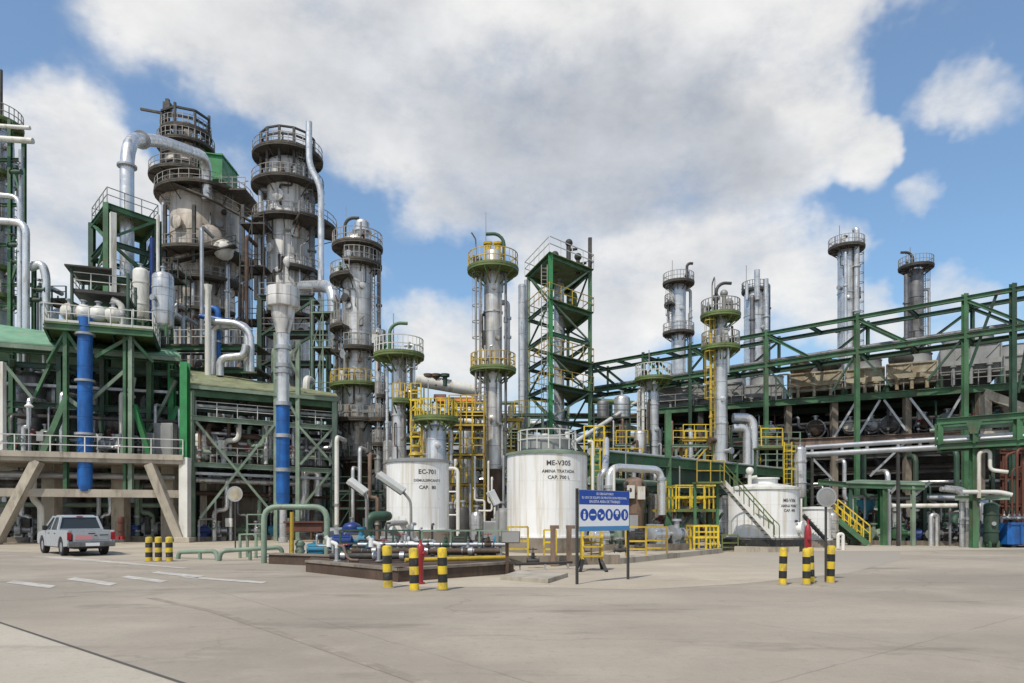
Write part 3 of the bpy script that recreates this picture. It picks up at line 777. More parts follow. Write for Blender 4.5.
for px, bk in ((52, 3.2), (121, 3.2), (170, 3.4), (-20, 3.2), (30, 8.5), (90, 8.5), (140, 8.5), (178, 8.5)):
    L.col(fp(px, 0, bk), fp(px, ZD-.45, bk), .85 if bk < 4 else .6, conc, False, 'concrete_column')
# bright green corner column with its white foot
L.col(fp(185, ZD, .3), fp(185, 11.9, .3), .48, greenb, True, 'corner_column')
L.col(fp(185, 0, .3), fp(185, ZD, .3), .56, cream, False, 'column_foot')
L.part('base_plate', MB().box(*(lambda q: (q.x-.5, q.x+.5, q.y-.5, q.y+.5, 0, .35))(fp(185, 0, .3))), conc, .03)
# green columns and beams
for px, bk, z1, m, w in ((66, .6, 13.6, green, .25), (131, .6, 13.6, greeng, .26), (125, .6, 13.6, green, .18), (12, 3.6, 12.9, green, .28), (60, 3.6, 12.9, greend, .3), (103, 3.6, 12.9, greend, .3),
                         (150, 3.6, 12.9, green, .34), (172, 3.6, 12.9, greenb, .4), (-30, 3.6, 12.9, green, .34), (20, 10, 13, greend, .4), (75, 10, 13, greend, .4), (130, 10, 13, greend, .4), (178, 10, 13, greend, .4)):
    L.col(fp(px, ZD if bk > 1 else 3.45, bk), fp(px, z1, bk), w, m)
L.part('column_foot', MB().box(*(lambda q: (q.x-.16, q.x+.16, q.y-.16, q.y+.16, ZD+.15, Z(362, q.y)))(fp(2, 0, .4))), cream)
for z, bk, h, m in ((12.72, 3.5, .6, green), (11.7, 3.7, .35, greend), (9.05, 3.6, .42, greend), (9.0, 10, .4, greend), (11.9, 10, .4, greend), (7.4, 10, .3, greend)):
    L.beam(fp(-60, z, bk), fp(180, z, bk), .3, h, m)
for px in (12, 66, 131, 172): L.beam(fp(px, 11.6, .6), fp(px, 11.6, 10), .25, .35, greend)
for a, b, m, w in (((81, 8.6, 1.0), (126, 11.3, 1.0), greeng, .2), ((66, 9.0, .8), (44, 5.7, .8), green, .38), ((66, 9.3, .8), (80, 8.7, .8), greeng, .24), ((134, 9.0, .8), (150, 5.7, .8), greenb, .3),
                   ((134, 10.8, .8), (122, 5.8, .9), greeng, .2), ((150, 7.6, 3.4), (176, 11.2, 3.4), greeng, .2), ((165, 6.6, 3.4), (178, 9.4, 3.4), greenb, .3), ((5, 11.6, 3.5), (34, 9.4, 3.5), greeng, .2),
                   ((50, 11.8, 3.5), (32, 9.2, 3.5), green, .2), ((66, 13.4, .6), (48, 11.7, 2.5), green, .2), ((66, 13.4, .6), (90, 11.2, .6), green, .2), ((131, 13.4, .6), (95, 11.9, .6), green, .2), ((131, 13.3, .6), (153, 11.9, 1), green, .18)):
    L.brace(fp(*a[:1], a[1], a[2]), fp(b[0], b[1], b[2]), w, m)
# roof sheet sloping to the front, hipped at its right end
e0, e1, r0, r1 = fac.w(-60, 337, 3.0), fac.w(181, 357, 3.0), fac.w(-60, 317, 8.6), fac.w(176, 351.5, 7.2)
L.part('roof', MB().prism([e0, e1, r1, r0], (0, 0, .09)).prism([r0, r1, r1+nb*5-V((0, 0, 1.6)), r0+nb*5-V((0, 0, 2.2))], (0, 0, .09)), greenp)
L.part('gutter', MB().beam(e0-V((0, 0, .18)), e1-V((0, 0, .18)), .2, .28), greeng)
# upper platform in front of the roof
UP = 13.9
u = [fp(44, UP, .2), fp(153, UP, .2), fp(160, UP, 5.5), fp(53, UP, 5.5)]
L.part('upper_platform', slab(MB(), u, UP-.12, UP), olive)
L.beam(u[0]-V((0, 0, .32)), u[1]-V((0, 0, .32)), .25, .4, green); L.beam(u[3]-V((0, 0, .32)), u[2]-V((0, 0, .32)), .25, .4, green)
for k in (0, .2, .4, .6, .8, 1): L.beam(u[0].lerp(u[1], k)-V((0, 0, .33)), u[3].lerp(u[2], k)-V((0, 0, .33)), .14, .25, greend)
L.rail([u[3], u[0], u[1], u[2]], railp, 1.1, .03, 1.3, toe=True)
# valve house: upper deck with canopy
h0, h1 = fp(72, 0, 1.0), fp(128, 0, 1.0)
z2 = Z(288, h0.y)
hq = [h0, h1, h1+nb*3, h0+nb*3]
L.part('valve_deck', slab(MB(), hq, z2-.2, z2), steeld)
for q in hq: L.col(V((q.x, q.y, UP)), V((q.x, q.y, z2+(1.3 if q in hq[:2] else 1.3))), .14, greend, False)
L.rail([V((q.x, q.y, z2)) for q in (hq[3], hq[0], hq[1], hq[2])], railp, 1.05, .028, 1.)
L.part('canopy', slab(MB(), [h0-nb*.4-V((.4, 0, 0)), fp(112, 0, .6), fp(112, 0, 4.2), h0+nb*3.6-V((.4, 0, 0))], z2+1.32, z2+1.42), steeld)
# dark sheet added behind the open bays, standing in for their shaded depth
bw = [fp(-60, 0, 10.4), fp(182, 0, 10.4)]
L.part('dark_backing', MB().hexa([V((q.x, q.y, 0)) for q in (bw[0], bw[1], bw[1]+nb*.12, bw[0]+nb*.12)]+[V((q.x, q.y, 12.6)) for q in (bw[0], bw[1], bw[1]+nb*.12, bw[0]+nb*.12)]), clad)

for k, px in enumerate((68, 82, 97, 112)):
    a = fp(px, UP+.95, .9); exchanger(['leftmost', 'second', 'third', 'rightmost'][k]+' of four pale drums lined up on the upper green platform at left', a, a+nb*3.4, .52, cream, 'heat_exchanger', 'exchanger', UP, 'pale drums on the upper platform', steeld)
pipe('short white elbow pipe beside the pale drums on the upper platform', [fp(122, UP, 1.3), fp(122, UP+1.7, 1.3), fp(112, UP+2.0, 1.3)], .2, cream, flanges=(.6,))
pipe('thick blue vertical pipe through the left structure', [(X(85, 44.5), 44.5, Z(491, 44.5)), (X(85, 44.5), 44.5, Z(484, 44.5)), (X(85, 44.5), 44.5, Z(318, 44.5))], [.30, .43, .43], blue, 'standpipe', 'pipe', 0, seg=20, flanges=(1.3, 1.62, 1.9))

# things on the left deck
for k, (px, pyt, w, h, m) in enumerate(((163, 416, 1.3, 2.4, greyp), (148, 424, .8, 1.7, galv))):
    q = fp(px, ZD, 1.6); c = thing('electrical_cabinet', ['tall grey electrical cabinet', 'small galvanised cabinet'][k]+' on the left deck near the bright green column', 'cabinet', q)
    MB().box(q.x-w/2, q.x+w/2, q.y, q.y+.7, ZD, ZD+h).build('body', m, c, bevel=.03)
    MB().box(q.x-w*.42, q.x+w*.42, q.y-.03, q.y-.003, ZD+.15, ZD+h-.15).build('door', m, c)
exchanger('dark grey horizontal drum on the left deck beside the blue pipe', fp(97, 8.1, 4.4), fp(135, 8.1, 4.4), .75, alu_dark, ground=ZD)
exchanger('smaller grey drum lying on the left deck low behind the railing', fp(98, 6.55, 2.4), fp(124, 6.55, 2.4), .42, greyp, ground=ZD)
exchanger('big dull drum high in the left bay above the deck', fp(14, 9.9, 6.5), fp(62, 9.9, 6.5), 1.2, alu_dark, ground=ZD)
drum('grey upright vessel inside the left bay by the slanting green brace', 32, 47.5, 372, 448, 12, alu_dark, legs=.5)
lamp_post('white cluster lamp on a thin pole on the left deck', 29, 43.7, 408, ZD)
for k, (px, z, bk) in enumerate(((110, 6.2, 1.2), (117, 6.3, 1.2), (104, 6.2, 1.2))):
    valve(['middle', 'right', 'left'][k]+' small grey valve of the three behind the left deck railing', fp(px, z+.0, bk), .28, galv, steeld, 'small valves on the left deck')
pipe('grey pipe feeding the three small valves on the left deck', [fp(98, 6.2, 1.2), fp(126, 6.2, 1.2)], .1, galv, feet=[(fp(100, 6.2, 1.2), ZD), (fp(122, 6.2, 1.2), ZD)])
# below the deck: pipework, pumps and dark plant
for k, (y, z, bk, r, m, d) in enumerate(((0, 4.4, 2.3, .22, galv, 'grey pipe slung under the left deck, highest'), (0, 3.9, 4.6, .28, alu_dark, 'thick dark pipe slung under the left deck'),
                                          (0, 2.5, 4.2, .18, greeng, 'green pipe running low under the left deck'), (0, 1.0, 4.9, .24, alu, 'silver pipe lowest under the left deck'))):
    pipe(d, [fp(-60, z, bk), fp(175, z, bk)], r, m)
pipe('cream bent downpipe under the left deck behind the pickup', [fp(33, ZD-.5, 1.5), fp(33, 2.8, 1.5), fp(41, 2.4, 1.5), fp(41, 0, 1.5)], .2, cream, bend=.4)
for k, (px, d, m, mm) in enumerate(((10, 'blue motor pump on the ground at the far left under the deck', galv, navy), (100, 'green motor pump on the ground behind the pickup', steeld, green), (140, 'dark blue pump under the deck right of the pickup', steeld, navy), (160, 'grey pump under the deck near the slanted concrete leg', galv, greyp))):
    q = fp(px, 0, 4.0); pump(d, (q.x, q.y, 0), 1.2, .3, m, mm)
drum('dull red upright extinguisher tank beside the concrete column behind the pickup', 121, 44.2, 516, 538, 3, redbr, 'extinguisher_tank', 'tank', .1, red, nozzles=False)
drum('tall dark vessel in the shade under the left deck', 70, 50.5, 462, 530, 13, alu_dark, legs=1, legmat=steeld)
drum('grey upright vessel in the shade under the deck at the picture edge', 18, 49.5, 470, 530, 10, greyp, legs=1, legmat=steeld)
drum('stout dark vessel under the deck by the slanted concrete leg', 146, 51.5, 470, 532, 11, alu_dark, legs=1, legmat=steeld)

# far left tower with its pipework
YT = 54.5
column('silver column at the far left edge with pipes stacked around it', -6, YT, [(122, 15), (220, 17), (330, 17)], alu,
       plats=[(126, 25, -180, 180, olive, railg), (178, 24, -120, 90, olive), (226, 26, -150, 120, olive), (272, 25, -150, 100, olive), (300, 28, -150, 90, olive)], ladders=[(-60, 300, 126)],
       risers=[(-20, 4, 3.2, 150, 310, alu), (-75, 2, 2.5, 130, 310, silver)])
for k, (py, px1, r, dd) in enumerate(((127, 32, .15, 'highest'), (140, 35, .22, 'second'), (196, 23, .2, 'third'), (222, 29, .26, 'lowest'))):
    yy = YT-2.0-k*.25
    pts = [W(-40, py-4, yy), W(px1-2, py+1, yy)]
    if k == 3: pts = [W(-40, py-4, yy), W(px1-3, py+1, yy), W(px1-3, 372, yy)]
    if k == 2: pts = [W(-40, py-4, yy), W(px1-3, py+1, yy), W(px1-3, 372, yy)]
    pipe(dd+' of four pale pipes reaching out from the far left column', pts, r, cream if k < 2 else silver, bend=.8, flanges=(1,) if k < 2 else ())
pipe('silver pipe bending down to a dark valve right of the far left column', [W(30, 268, 52.2), W(42, 263, 52.2), W(46, 275, 52.2), W(46, 372, 52.2)], .3, silver, bend=.7, flanges=(2.3, 2.6))
pipe('thin vertical pipe nearest the sky beside the far left column', [W(21, 150, 52.5), W(21, 372, 52.5)], .15, galv)
pipe('thin mast pipe on top of the far left column', [W(1, 122, YT), W(1, 70, YT)], .12, steeld)
L2 = Steel('steel_rack', 'green steel pipe frame standing by the far left column', 'structure', W(14, 320, 53.5))
for px in (10, 24, 34):
    L2.col(W(px, 330, 53.2), W(px, 120 if px == 10 else (140 if px == 24 else 262), 53.2), .25, green)
for py in (160, 205, 245, 285, 305): L2.beam(W(-20, py, 53.3), W(34 if py > 262 else 24, py, 53.3), .2, .25, green)
for a, b in (((10, 160), (24, 205)), ((24, 245), (10, 285))): L2.brace(W(*a, 53.25), W(*b, 53.25), .14, green)
for k, (px, py) in enumerate(((16, 172), (14, 245), (18, 262), (36, 300), (40, 290))):
    valve(['topmost', 'third', 'fourth', 'lowest', 'last'][k]+' dark green valve on the frame by the far left column', W(px, py, 52.0), .42, greend, steeld, 'valves by the far left column')

# green braced tower with the big inverted pipe
Q = [W(92, 0, 54), W(107, 0, 50.5), W(158, 0, 53.5), W(143, 0, 57)]
zt = Z(212, 52)
G = Steel('braced_steel_tower', 'dark green braced steel tower left of the sooty vessel', 'structure', (Q[0].x+2, Q[0].y, 0))
for q, m in zip(Q, (greend, green, greend, greend)): G.col(V((q.x, q.y, 0)), V((q.x, q.y, zt)), .38, m)
lv = [Z(p, 52) for p in (212, 247, 280, 312)]
for j, z in enumerate(lv):
    for k in range(4):
        a, b = Q[k], Q[(k+1) % 4]; G.beam(V((a.x, a.y, z-.2)), V((b.x, b.y, z-.2)), .25, .38, green if j == 0 else greend)
    if j in (0, 2, 3): G.part('grating', slab(MB(), Q, z, z+.06), olive)
for j in range(3):
    for k in range(4):
        a, b = Q[k], Q[(k+1) % 4]
        if (j+k) % 2: a, b = b, a
        G.brace(V((a.x, a.y, lv[j])), V((b.x, b.y, lv[j+1])), .18, green)
G.rail([V((q.x, q.y, zt+.06)) for q in Q], railg, 1.1, .03, 1.2, closed=True)
G.rail([V((q.x, q.y, lv[2]+.06)) for q in Q], railp, 1.1, .03, 1.2, closed=True)
pipe('huge silver pipe looping over from the braced green tower to the sooty vessel', [W(127, 335, 53), W(127, 139, 53), W(160, 141, 61), W(207, 157, 70), W(207, 200, 70.5)], .5, silver, bend=2.4, flanges=(.62, .86, 1.4), seg=18)
pipe('pale square duct up the front of the braced green tower', [W(113, 330, 50.2), W(113, 213, 50.2)], .26, cream, 'duct', 'duct', seg=4)
drum('white upright drum on the braced green tower', 141, 50.5, 268, 322, 7.5, cream, legs=.4)
drum('pale capsule vessel with domed top right of the white upright drum', 163, 50.5, 272, 330, 10, alu, legs=.6)
exchanger('dull silver drum lying inside the braced green tower', W(118, 300, 54), W(142, 300, 54.5), .8, alu, ground=lv[3]+.06)
pipe('blue thin pipe behind the capsule vessel', [W(152, 318, 52.5), W(152, 238, 52.5)], .16, navy)
pipe('thin white vent pipe between the braced green tower and the sooty vessel', [W(158, 318, 51.5), W(158, 215, 51.5)], .12, cream)

# ================================================================== MIDDLE LEFT STRUCTURE
mid = Line(185, 46.6, 340, 50.5)
def mp(px, z, back=0): return mid.p(px, z, back)
mnb = V((mid.n.x, mid.n.y, 0))
Md = Steel('roofed_pipe_structure', 'green steel structure with low olive roof right of the bright green column', 'structure', mp(262, 0))
e0, e1, r0, r1 = mid.w(189, 384, .2), mid.w(338, 398, .2), mid.w(190, 371, 6), mid.w(336, 394.5, 4.6)
Md.part('roof', MB().prism([e0, e1, r1, r0], (0, 0, .09)).prism([r0, r1, r1+mnb*5-V((0, 0, 1.4)), r0+mnb*5-V((0, 0, 2))], (0, 0, .09)), greeny)
Md.part('gutter', MB().beam(e0-V((0, 0, .16)), e1-V((0, 0, .16)), .18, .24), greeng)
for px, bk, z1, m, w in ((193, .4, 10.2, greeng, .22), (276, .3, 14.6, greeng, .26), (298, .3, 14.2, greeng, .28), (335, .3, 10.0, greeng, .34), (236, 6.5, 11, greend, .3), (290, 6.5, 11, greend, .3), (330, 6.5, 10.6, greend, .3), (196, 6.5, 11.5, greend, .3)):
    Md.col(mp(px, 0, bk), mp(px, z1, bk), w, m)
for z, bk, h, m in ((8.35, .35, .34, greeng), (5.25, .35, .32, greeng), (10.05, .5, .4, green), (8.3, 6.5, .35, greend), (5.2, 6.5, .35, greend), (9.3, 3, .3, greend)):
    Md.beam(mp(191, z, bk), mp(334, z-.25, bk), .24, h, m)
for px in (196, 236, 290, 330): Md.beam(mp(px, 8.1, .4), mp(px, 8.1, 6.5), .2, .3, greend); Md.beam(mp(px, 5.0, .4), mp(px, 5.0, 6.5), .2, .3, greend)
for a, b in (((196, 8.1), (272, 2.0)), ((274, 8.1), (200, 1.6)), ((299, 8.1), (334, 5.4)), ((333, 8.1), (300, 5.4)), ((331, 5.0), (300, 2.2)), ((300, 14.0), (276, 11.6)), ((277, 14.2), (299, 11.6)), ((276, 11.3), (298, 8.6))):
    Md.brace(mp(a[0], a[1], .2), mp(b[0], b[1], .2), .16, greeng)
Md.part('grating', slab(MB(), [mp(200, 0, 1), mp(334, 0, 1), mp(332, 0, 6.3), mp(202, 0, 6.3)], 5.35, 5.42), grate)
Md.part('upper_grating', slab(MB(), [mp(200, 0, 2), mp(334, 0, 2), mp(332, 0, 6.3), mp(202, 0, 6.3)], 8.5, 8.57), grate)
Md.rail([mp(196, 5.42, .6), mp(334, 5.3, .6)], railg, 1.05, .028, 1.4)
Md.rail([mp(196, 8.55, .6), mp(334, 8.3, .6)], railp, 1.0, .025, 1.4)
# concrete block house and stub walls in the ground storey
bh = Steel('block_wall', 'stained concrete block wall under the olive roof with a dark doorway', 'wall', mp(230, 0, 4.5))
bh.part('wall', MB().prism([mp(222, 0, 4.5), mp(262, 0, 4.5), mp(262, 0, 5), mp(222, 0, 5)], (0, 0, 4.3)), concd)
bh.part('pier', MB().prism([mp(200, 0, 3.9), mp(207, 0, 3.9), mp(207, 0, 4.5), mp(200, 0, 4.5)], (0, 0, 4.4)).prism([mp(191, 0, 4.1), mp(195, 0, 4.1), mp(195, 0, 4.5), mp(191, 0, 4.5)], (0, 0, 4.0)), conc)
bh.part('lintel', MB().prism([mp(207, 3.6, 4.4), mp(222, 3.6, 4.4), mp(222, 3.6, 4.9), mp(207, 3.6, 4.9)], (0, 0, .5)), concd)
bh.part('dark_door', MB().prism([mp(207, 0, 4.7), mp(222, 0, 4.7), mp(222, 0, 4.8), mp(207, 0, 4.8)], (0, 0, 3.6)), rustm)
exchanger('brown insulated drum lying under the olive roof', mp(222, 6.75, 3.0), mp(258, 6.75, 3.0), .78, brownv, ground=5.42)
exchanger('long rusty drum high under the olive roof', mp(216, 7.95, 5.0), mp(272, 7.95, 5.0), .35, redbr, ground=5.42)
drum('pale square shouldered drum at the left end of the olive roof structure', 201, 49.0, 433, 462, 8, cream, legs=.35)
drum('grey drum standing in the olive roof structure between its braces', 268, 50.5, 425, 462, 6, alu, legs=.35)
pipe('brown pipe looping under the olive roof beside the brown drum', [mp(238, 8.6, 2), mp(238, 7.4, 2), mp(262, 7.4, 2), mp(262, 5.5, 2)], .2, rustm)
pipe('white pipe standing between the braces under the olive roof', [mp(266, 5.4, 1.4), mp(266, 8.4, 1.4), mp(284, 8.4, 1.4)], .16, cream, flanges=(.5,))
pipe('grey arched pipe at the right end of the olive roof structure', [mp(305, 2.2, 1.2), mp(305, 5.0, 1.2), mp(318, 5.0, 1.2), mp(318, 3.2, 1.2)], .3, silver, bend=1.0)
for k, (z, bk, r, m, d) in enumerate(((7.6, 2.2, .13, galv, 'thin grey pipe across the olive roof structure, top level'), (6.2, 1.8, .18, greeng, 'green pipe across the olive roof structure at mid level'), (4.3, 2.6, .22, alu, 'silver pipe under the lower grating of the olive roof structure'), (3.4, 3.6, .16, rustm, 'rusty pipe under the lower grating of the olive roof structure'))):
    pipe(d, [mp(196, z, bk), mp(332, z-.2, bk)], r, m)
for k, px in enumerate((212, 250, 282, 310)):
    q = mp(px, 0, 2.2); pump(['leftmost', 'second', 'third', 'rightmost'][k]+' ground pump under the olive roof structure', (q.x, q.y, 0), 1.0, .25, galv, [navy, green, bluet, greyp][k], 'pumps under the olive roof structure')
# tall catalyst standpipe: band, cone, silver riser, blue foot
YS = 46.3
cx = X(283, YS)
SP = thing('catalyst_standpipe', 'standpipe with grey drum top, silver neck and blue sleeve before the olive roof', 'pipe', (cx, YS, 0))
MB().lathe((cx, YS, 0), [(S(6.5, YS), Z(334, YS)), (S(8.5, YS), Z(325, YS)), (S(11, YS), Z(316, YS)), (S(11.5, YS), Z(308.5, YS)), (S(15.5, YS), Z(308, YS)), (S(16, YS), Z(307, YS)), (S(16, YS), Z(299, YS)), (S(15.4, YS), Z(298.5, YS)), (S(16, YS), Z(298, YS)), (S(16, YS), Z(289, YS)), (S(10, YS), Z(287, YS)), (.01, Z(285, YS))], 28).build('head_drum', shell_b, SP)
MB().lathe((cx, YS, 0), [(S(6, YS), Z(405, YS)), (S(6, YS), Z(346, YS)), (S(6.5, YS), Z(334.5, YS))], 24).build('neck', silver, SP)
for py in (348, 366, 372, 404, 436, 470): MB().lathe((cx, YS, Z(py, YS)), [(S(6, YS), -.12), (S(8.2, YS), -.12), (S(8.2, YS), .12), (S(6, YS), .12)], 20, cap=False).build('flange', galv, SP)
MB().lathe((cx, YS, 0), [(S(4.2, YS), Z(507, YS)), (S(6.5, YS), Z(501, YS)), (S(6.5, YS), Z(405.5, YS))], 24).build('blue_sleeve', blue, SP)
MB().lathe((cx, YS, 0), [(S(4.6, YS), 0), (S(4.6, YS), .3), (S(3.6, YS), .32), (S(3.6, YS), Z(507.2, YS))], 24).build('foot_pipe', alu, SP)
YB = 52.5
pipe('silver pipe loop above the olive roof, right of the thin white mast', [W(212, 378, YB), W(212, 328, YB), W(222, 325, YB), W(248, 325, YB), W(248, 372, YB)], .33, silver, bend=.9, flanges=(2, 3.6))
pipe('upper silver pipe dropping into the loop above the olive roof', [W(206, 321, YB-.4), W(238, 323, YB-.4), W(251, 333, YB-.4), W(251, 372, YB-.4)], .24, silver, bend=.8)
pipe('lower silver pipe loop lying just above the olive roof', [W(220, 376, YB-.8), W(220, 358, YB-.8), W(244, 356, YB-.8), W(246, 345, YB-.8)], .28, silver, bend=.6)
pipe('thin white mast pipe with dark cap above the olive roof', [W(208, 380, YB-.9), W(208, 292, YB-.9), W(208, 285, YB-.9)], [.22, .22, .3], cream, bend=0)
pipe('blue vertical pipe behind the silver loops above the olive roof', [W(218, 376, YB+.6), W(218, 308, YB+.6), W(205, 308, YB+.6)], .22, blue, flanges=(.5,))
pipe('short blue crossing pipe above the olive roof', [W(200, 316, YB+.5), W(232, 322, YB+.5)], .2, blue)
R2 = Steel('service_platform', 'dark green service platform with rails behind the silver loops', 'platform', W(180, 380, 54))
for px in (172, 205, 245): R2.col((X(px, 54.2), 54.2, 0), W(px, 335, 54.2), .3, greend)
for z in (Z(345, 54), Z(368, 54)):
    R2.part('grating', MB().box(X(160, 54), X(258, 54), 53.6, 57, z-.1, z), grate)
    R2.rail([(X(160, 54), 53.7, z), (X(258, 54), 53.7, z)], railp, 1.1, .03, 1.3)
    R2.beam((X(160, 54), 53.75, z-.3), (X(258, 54), 53.75, z-.3), .25, .35, green)
pipe('very tall thin silver pipe with a jog, right of the second big vessel', [W(309, 122, 66), W(309, 166, 66), W(321, 186, 66), W(321, 470, 66)], .30, silver, bend=1.6, seg=12)

# ================================================================== BIG REACTOR VESSELS
YA = 74.
A = column('huge sooty brown reactor vessel ringed by walkways', 205, YA, [(205, 32), (258, 32.5), (262, 33), (288, 28), (400, 27)], shell_a,
           plats=[(201, 46, -180, 180, grate, railg), (264, 52, -180, 180, grate, railg), (288, 40, -170, 40, grate, railg), (318, 38, -160, -20, grate)],
           ladders=[(-30, 262, 201), (-150, 318, 264), (-35, 345, 288)], bits=34, ways=[(-60, 250, 10), (-110, 236, 6), (-95, 300, 6), (-60, 330, 5)],
           risers=[(-145, 3, 2.2, 210, 385, galv), (-35, 4, 2.5, 270, 385, alu), (-85, 2, 2, 292, 385, galv)], stub=False, name='reactor_vessel', cat='vessel')
cu = X(186, YA)
MB().lathe((cu, YA, 0), [(S(24, YA), Z(206, YA)), (S(24, YA), Z(196, YA)), (S(20, YA), Z(180, YA)), (S(20, YA), Z(150, YA)), (S(15, YA), Z(142, YA)), (S(6, YA), Z(138, YA)), (S(6, YA), Z(124, YA)), (.01, Z(123, YA))], 28).build('upper_neck', shell_a, A)
for py, r in ((181, 34), (150, 27), (136, 24)): platform(A, (cu, YA), S(17, YA), S(r, YA), Z(py, YA), mat=grate, rmat=railg)
m = MB()
for a in range(0, 360, 45):
    e = V((cos(radians(a)), sin(radians(a)), 0))*S(23, YA); p = V((cu, YA, 0))+e
    m.beam(p+V((0, 0, Z(200, YA))), p+V((0, 0, Z(116+6*(a % 90 > 0), YA))), .22)
for py in (120, 128, 160, 170):
    pts = arc_pts((cu, YA), S(23, YA), Z(py, YA), -180, 180, 45)
    for p, q in zip(pts, pts[1:]): m.beam(p, q, .2)
m.build('top_cage', steeld, A)
m = MB(); p = V((cu-1.2, YA-1.5, Z(140, YA)))
m.beam(p, p+V((0, 0, 3.4)), .35).beam(p+V((-2.8, 0, 2.4)), p+V((1.0, 0, 1.7)), .22).box(p.x-.35, p.x+.35, p.y-.35, p.y+.35, p.z+2.2, p.z+3.0)
m.build('hoist', steeld, A)
MB().box(X(208, YA), X(230, YA), YA-2, YA+2, Z(188, YA), Z(163, YA)).prism([(X(208, YA), YA-2.2, Z(163, YA)), (X(231, YA), YA-2.2, Z(166, YA)), (X(231, YA), YA+2.2, Z(166, YA)), (X(208, YA), YA+2.2, Z(160, YA))], (0, 0, .1)).build('green_housing', greenb, A)
pl = MB().box(X(206, YA), X(256, YA), YA-3, YA+3, Z(203, YA), Z(203, YA)+.18).build('bridge_walkway', grate, A)
MB().rail([(X(206, YA), YA-2.95, Z(203, YA)+.2), (X(256, YA), YA-2.95, Z(203, YA)+.2)], 1.1, .035, 1.3).build('railing', railg, pl)
m = MB()
for px0, y0, px1, y1 in ((168, 182, 214, 201), (214, 201, 252, 222), (245, 268, 276, 283), (174, 262, 236, 246)):
    a, b = W(px0, y0, YA-4), W(px1, y1, YA-4); m.beam(a, b, .9, .12)
    m.rail([a, b], 1.1, .035, 1.2)
m.build('stairway', grate, A)
MB().ball(W(224, 250, YA-3.3), S(10, YA), S(10, YA), S(9.5, YA), 20, 12).build('dome_cover', cream, A)
for px, py0, py1 in ((165, 205, 262), (243, 205, 262), (262, 264, 385), (170, 264, 385), (240, 288, 385), (194, 205, 262), (256, 205, 300)):
    MB().beam(W(px, py0, YA-4.2), W(px, py1, YA-4.2), .3).build('platform_post', steeld, A)

YR = 70.
B = column('second big vessel, grey and stained, with a stack of dark walkways', 288, YR, [(170, 21.5), (183, 22), (186, 20.5), (400, 20.5)], shell_b,
           plats=[(160, 34, -180, 180, grate, railg), (190, 35, -180, 180, grate, railg), (226, 34, -190, 30, grate, railg), (230, 48, -60, 30, grate, railg), (275, 33, -70, 40, grate, railg), (320, 30, -160, 0, grate, railg)],
           ladders=[(-20, 228, 190), (-125, 320, 230), (-45, 190, 160)], ways=[(-95, 205, 5), (-55, 240, 4), (-70, 270, 5), (-120, 255, 4)],
           risers=[(-150, 3, 2.5, 195, 385, galv), (-20, 5, 3, 200, 300, alu_dark)], bits=30, name='regenerator_vessel', cat='vessel', goose=None)
m = MB()
for a in range(0, 360, 30):
    e = V((cos(radians(a)), sin(radians(a)), 0))*S(26, YR); p = V((B.location.x, YR, 0))+e
    m.beam(p+V((0, 0, Z(190, YR))), p+V((0, 0, Z(140, YR))), .22)
for py in (140, 147, 154):
    pts = arc_pts((B.location.x, YR), S(26, YR), Z(py, YR), -180, 180, 30)
    for p, q in zip(pts, pts[1:]): m.beam(p, q, .16)
m.build('top_cage', steeld, B)
MB().cyl((B.location.x-1.2, YR, Z(165, YR)), (B.location.x-1.2, YR, Z(146, YR)), .7).cyl((B.location.x+.9, YR-.5, Z(165, YR)), (B.location.x+.9, YR-.5, Z(150, YR)), .5).ball((B.location.x, YR, Z(160, YR)), 1.5, 1.5, 1.0).build('top_nozzles', steeld, B)
pipe('fat silver elbow duct joining the second big vessel to the rusty column beside it', [W(302, 287, 66), W(322, 286, 64), W(331, 288, 62.5), W(334, 298, 62), W(334, 350, 62)], .55, silver, 'duct', 'duct', 1.4, flanges=(3.5,), seg=14)
SF = Steel('steel_tower', 'dark steel support frame rising behind the olive roof around the second big vessel', 'structure', (X(290, 64), 64, 0))
for px in (262, 314, 330):
    for yy in (63.5, 69): SF.col((X(px, 64), yy, 0), (X(px, 64), yy, Z(300 if px < 330 else 335, 64)), .4, greend)
for py in (300, 335, 365):
    z = Z(py, 64); SF.beam((X(262, 64), 63.5, z), (X(330 if py > 330 else 314, 64), 63.5, z), .3, .4, greend)
    SF.part('grating', MB().box(X(262, 64), X(330 if py > 330 else 314, 64), 63.3, 66.5, z+.21, z+.28), grate)
    SF.rail([(X(262, 64), 63.4, z+.28), (X(330 if py > 330 else 314, 64), 63.4, z+.28)], railg, 1.1, .03, 1.4)
for a, b in (((262, 335), (314, 300)), ((314, 335), (330, 365)), ((262, 365), (314, 335))): SF.brace(W(*a, 63.4), W(*b, 63.4), .2, greend)
# ================================================================== CENTRE COLUMNS
YC = 58.
column('tall rust streaked column with many half platforms', 357.5, YC, [(243, 15), (462, 14.2), (464, 13)], alu_rust,
       plats=[(249, 25, -180, 180, grate, railg), (267, 24, -110, 60, grate, railg), (281, 27, -230, -95, grate, railg), (330, 27, -230, -110, grate, railg), (352, 25, -110, 50, grate, railg), (352, 26, -240, -150, grate), (387, 27, -180, 180, olive, yellow), (422, 26, -200, 20, grate, railg), (460, 25, -180, 180, grate, railg)],
       ladders=[(-15, 352, 267), (-160, 330, 281), (-40, 387, 352), (-150, 460, 387)], ways=[(-60, 290, 3), (-110, 310, 3), (-70, 400, 3.5), (-100, 440, 3)],
       risers=[(5, 4, 2.2, 255, 455, alu_dark), (175, 3, 2.5, 300, 455, alu_dark)], goose=(-12, 219, 14, 1.6, 252, steeld), skirt=(13.2, rustm), stub=False, bits=18)
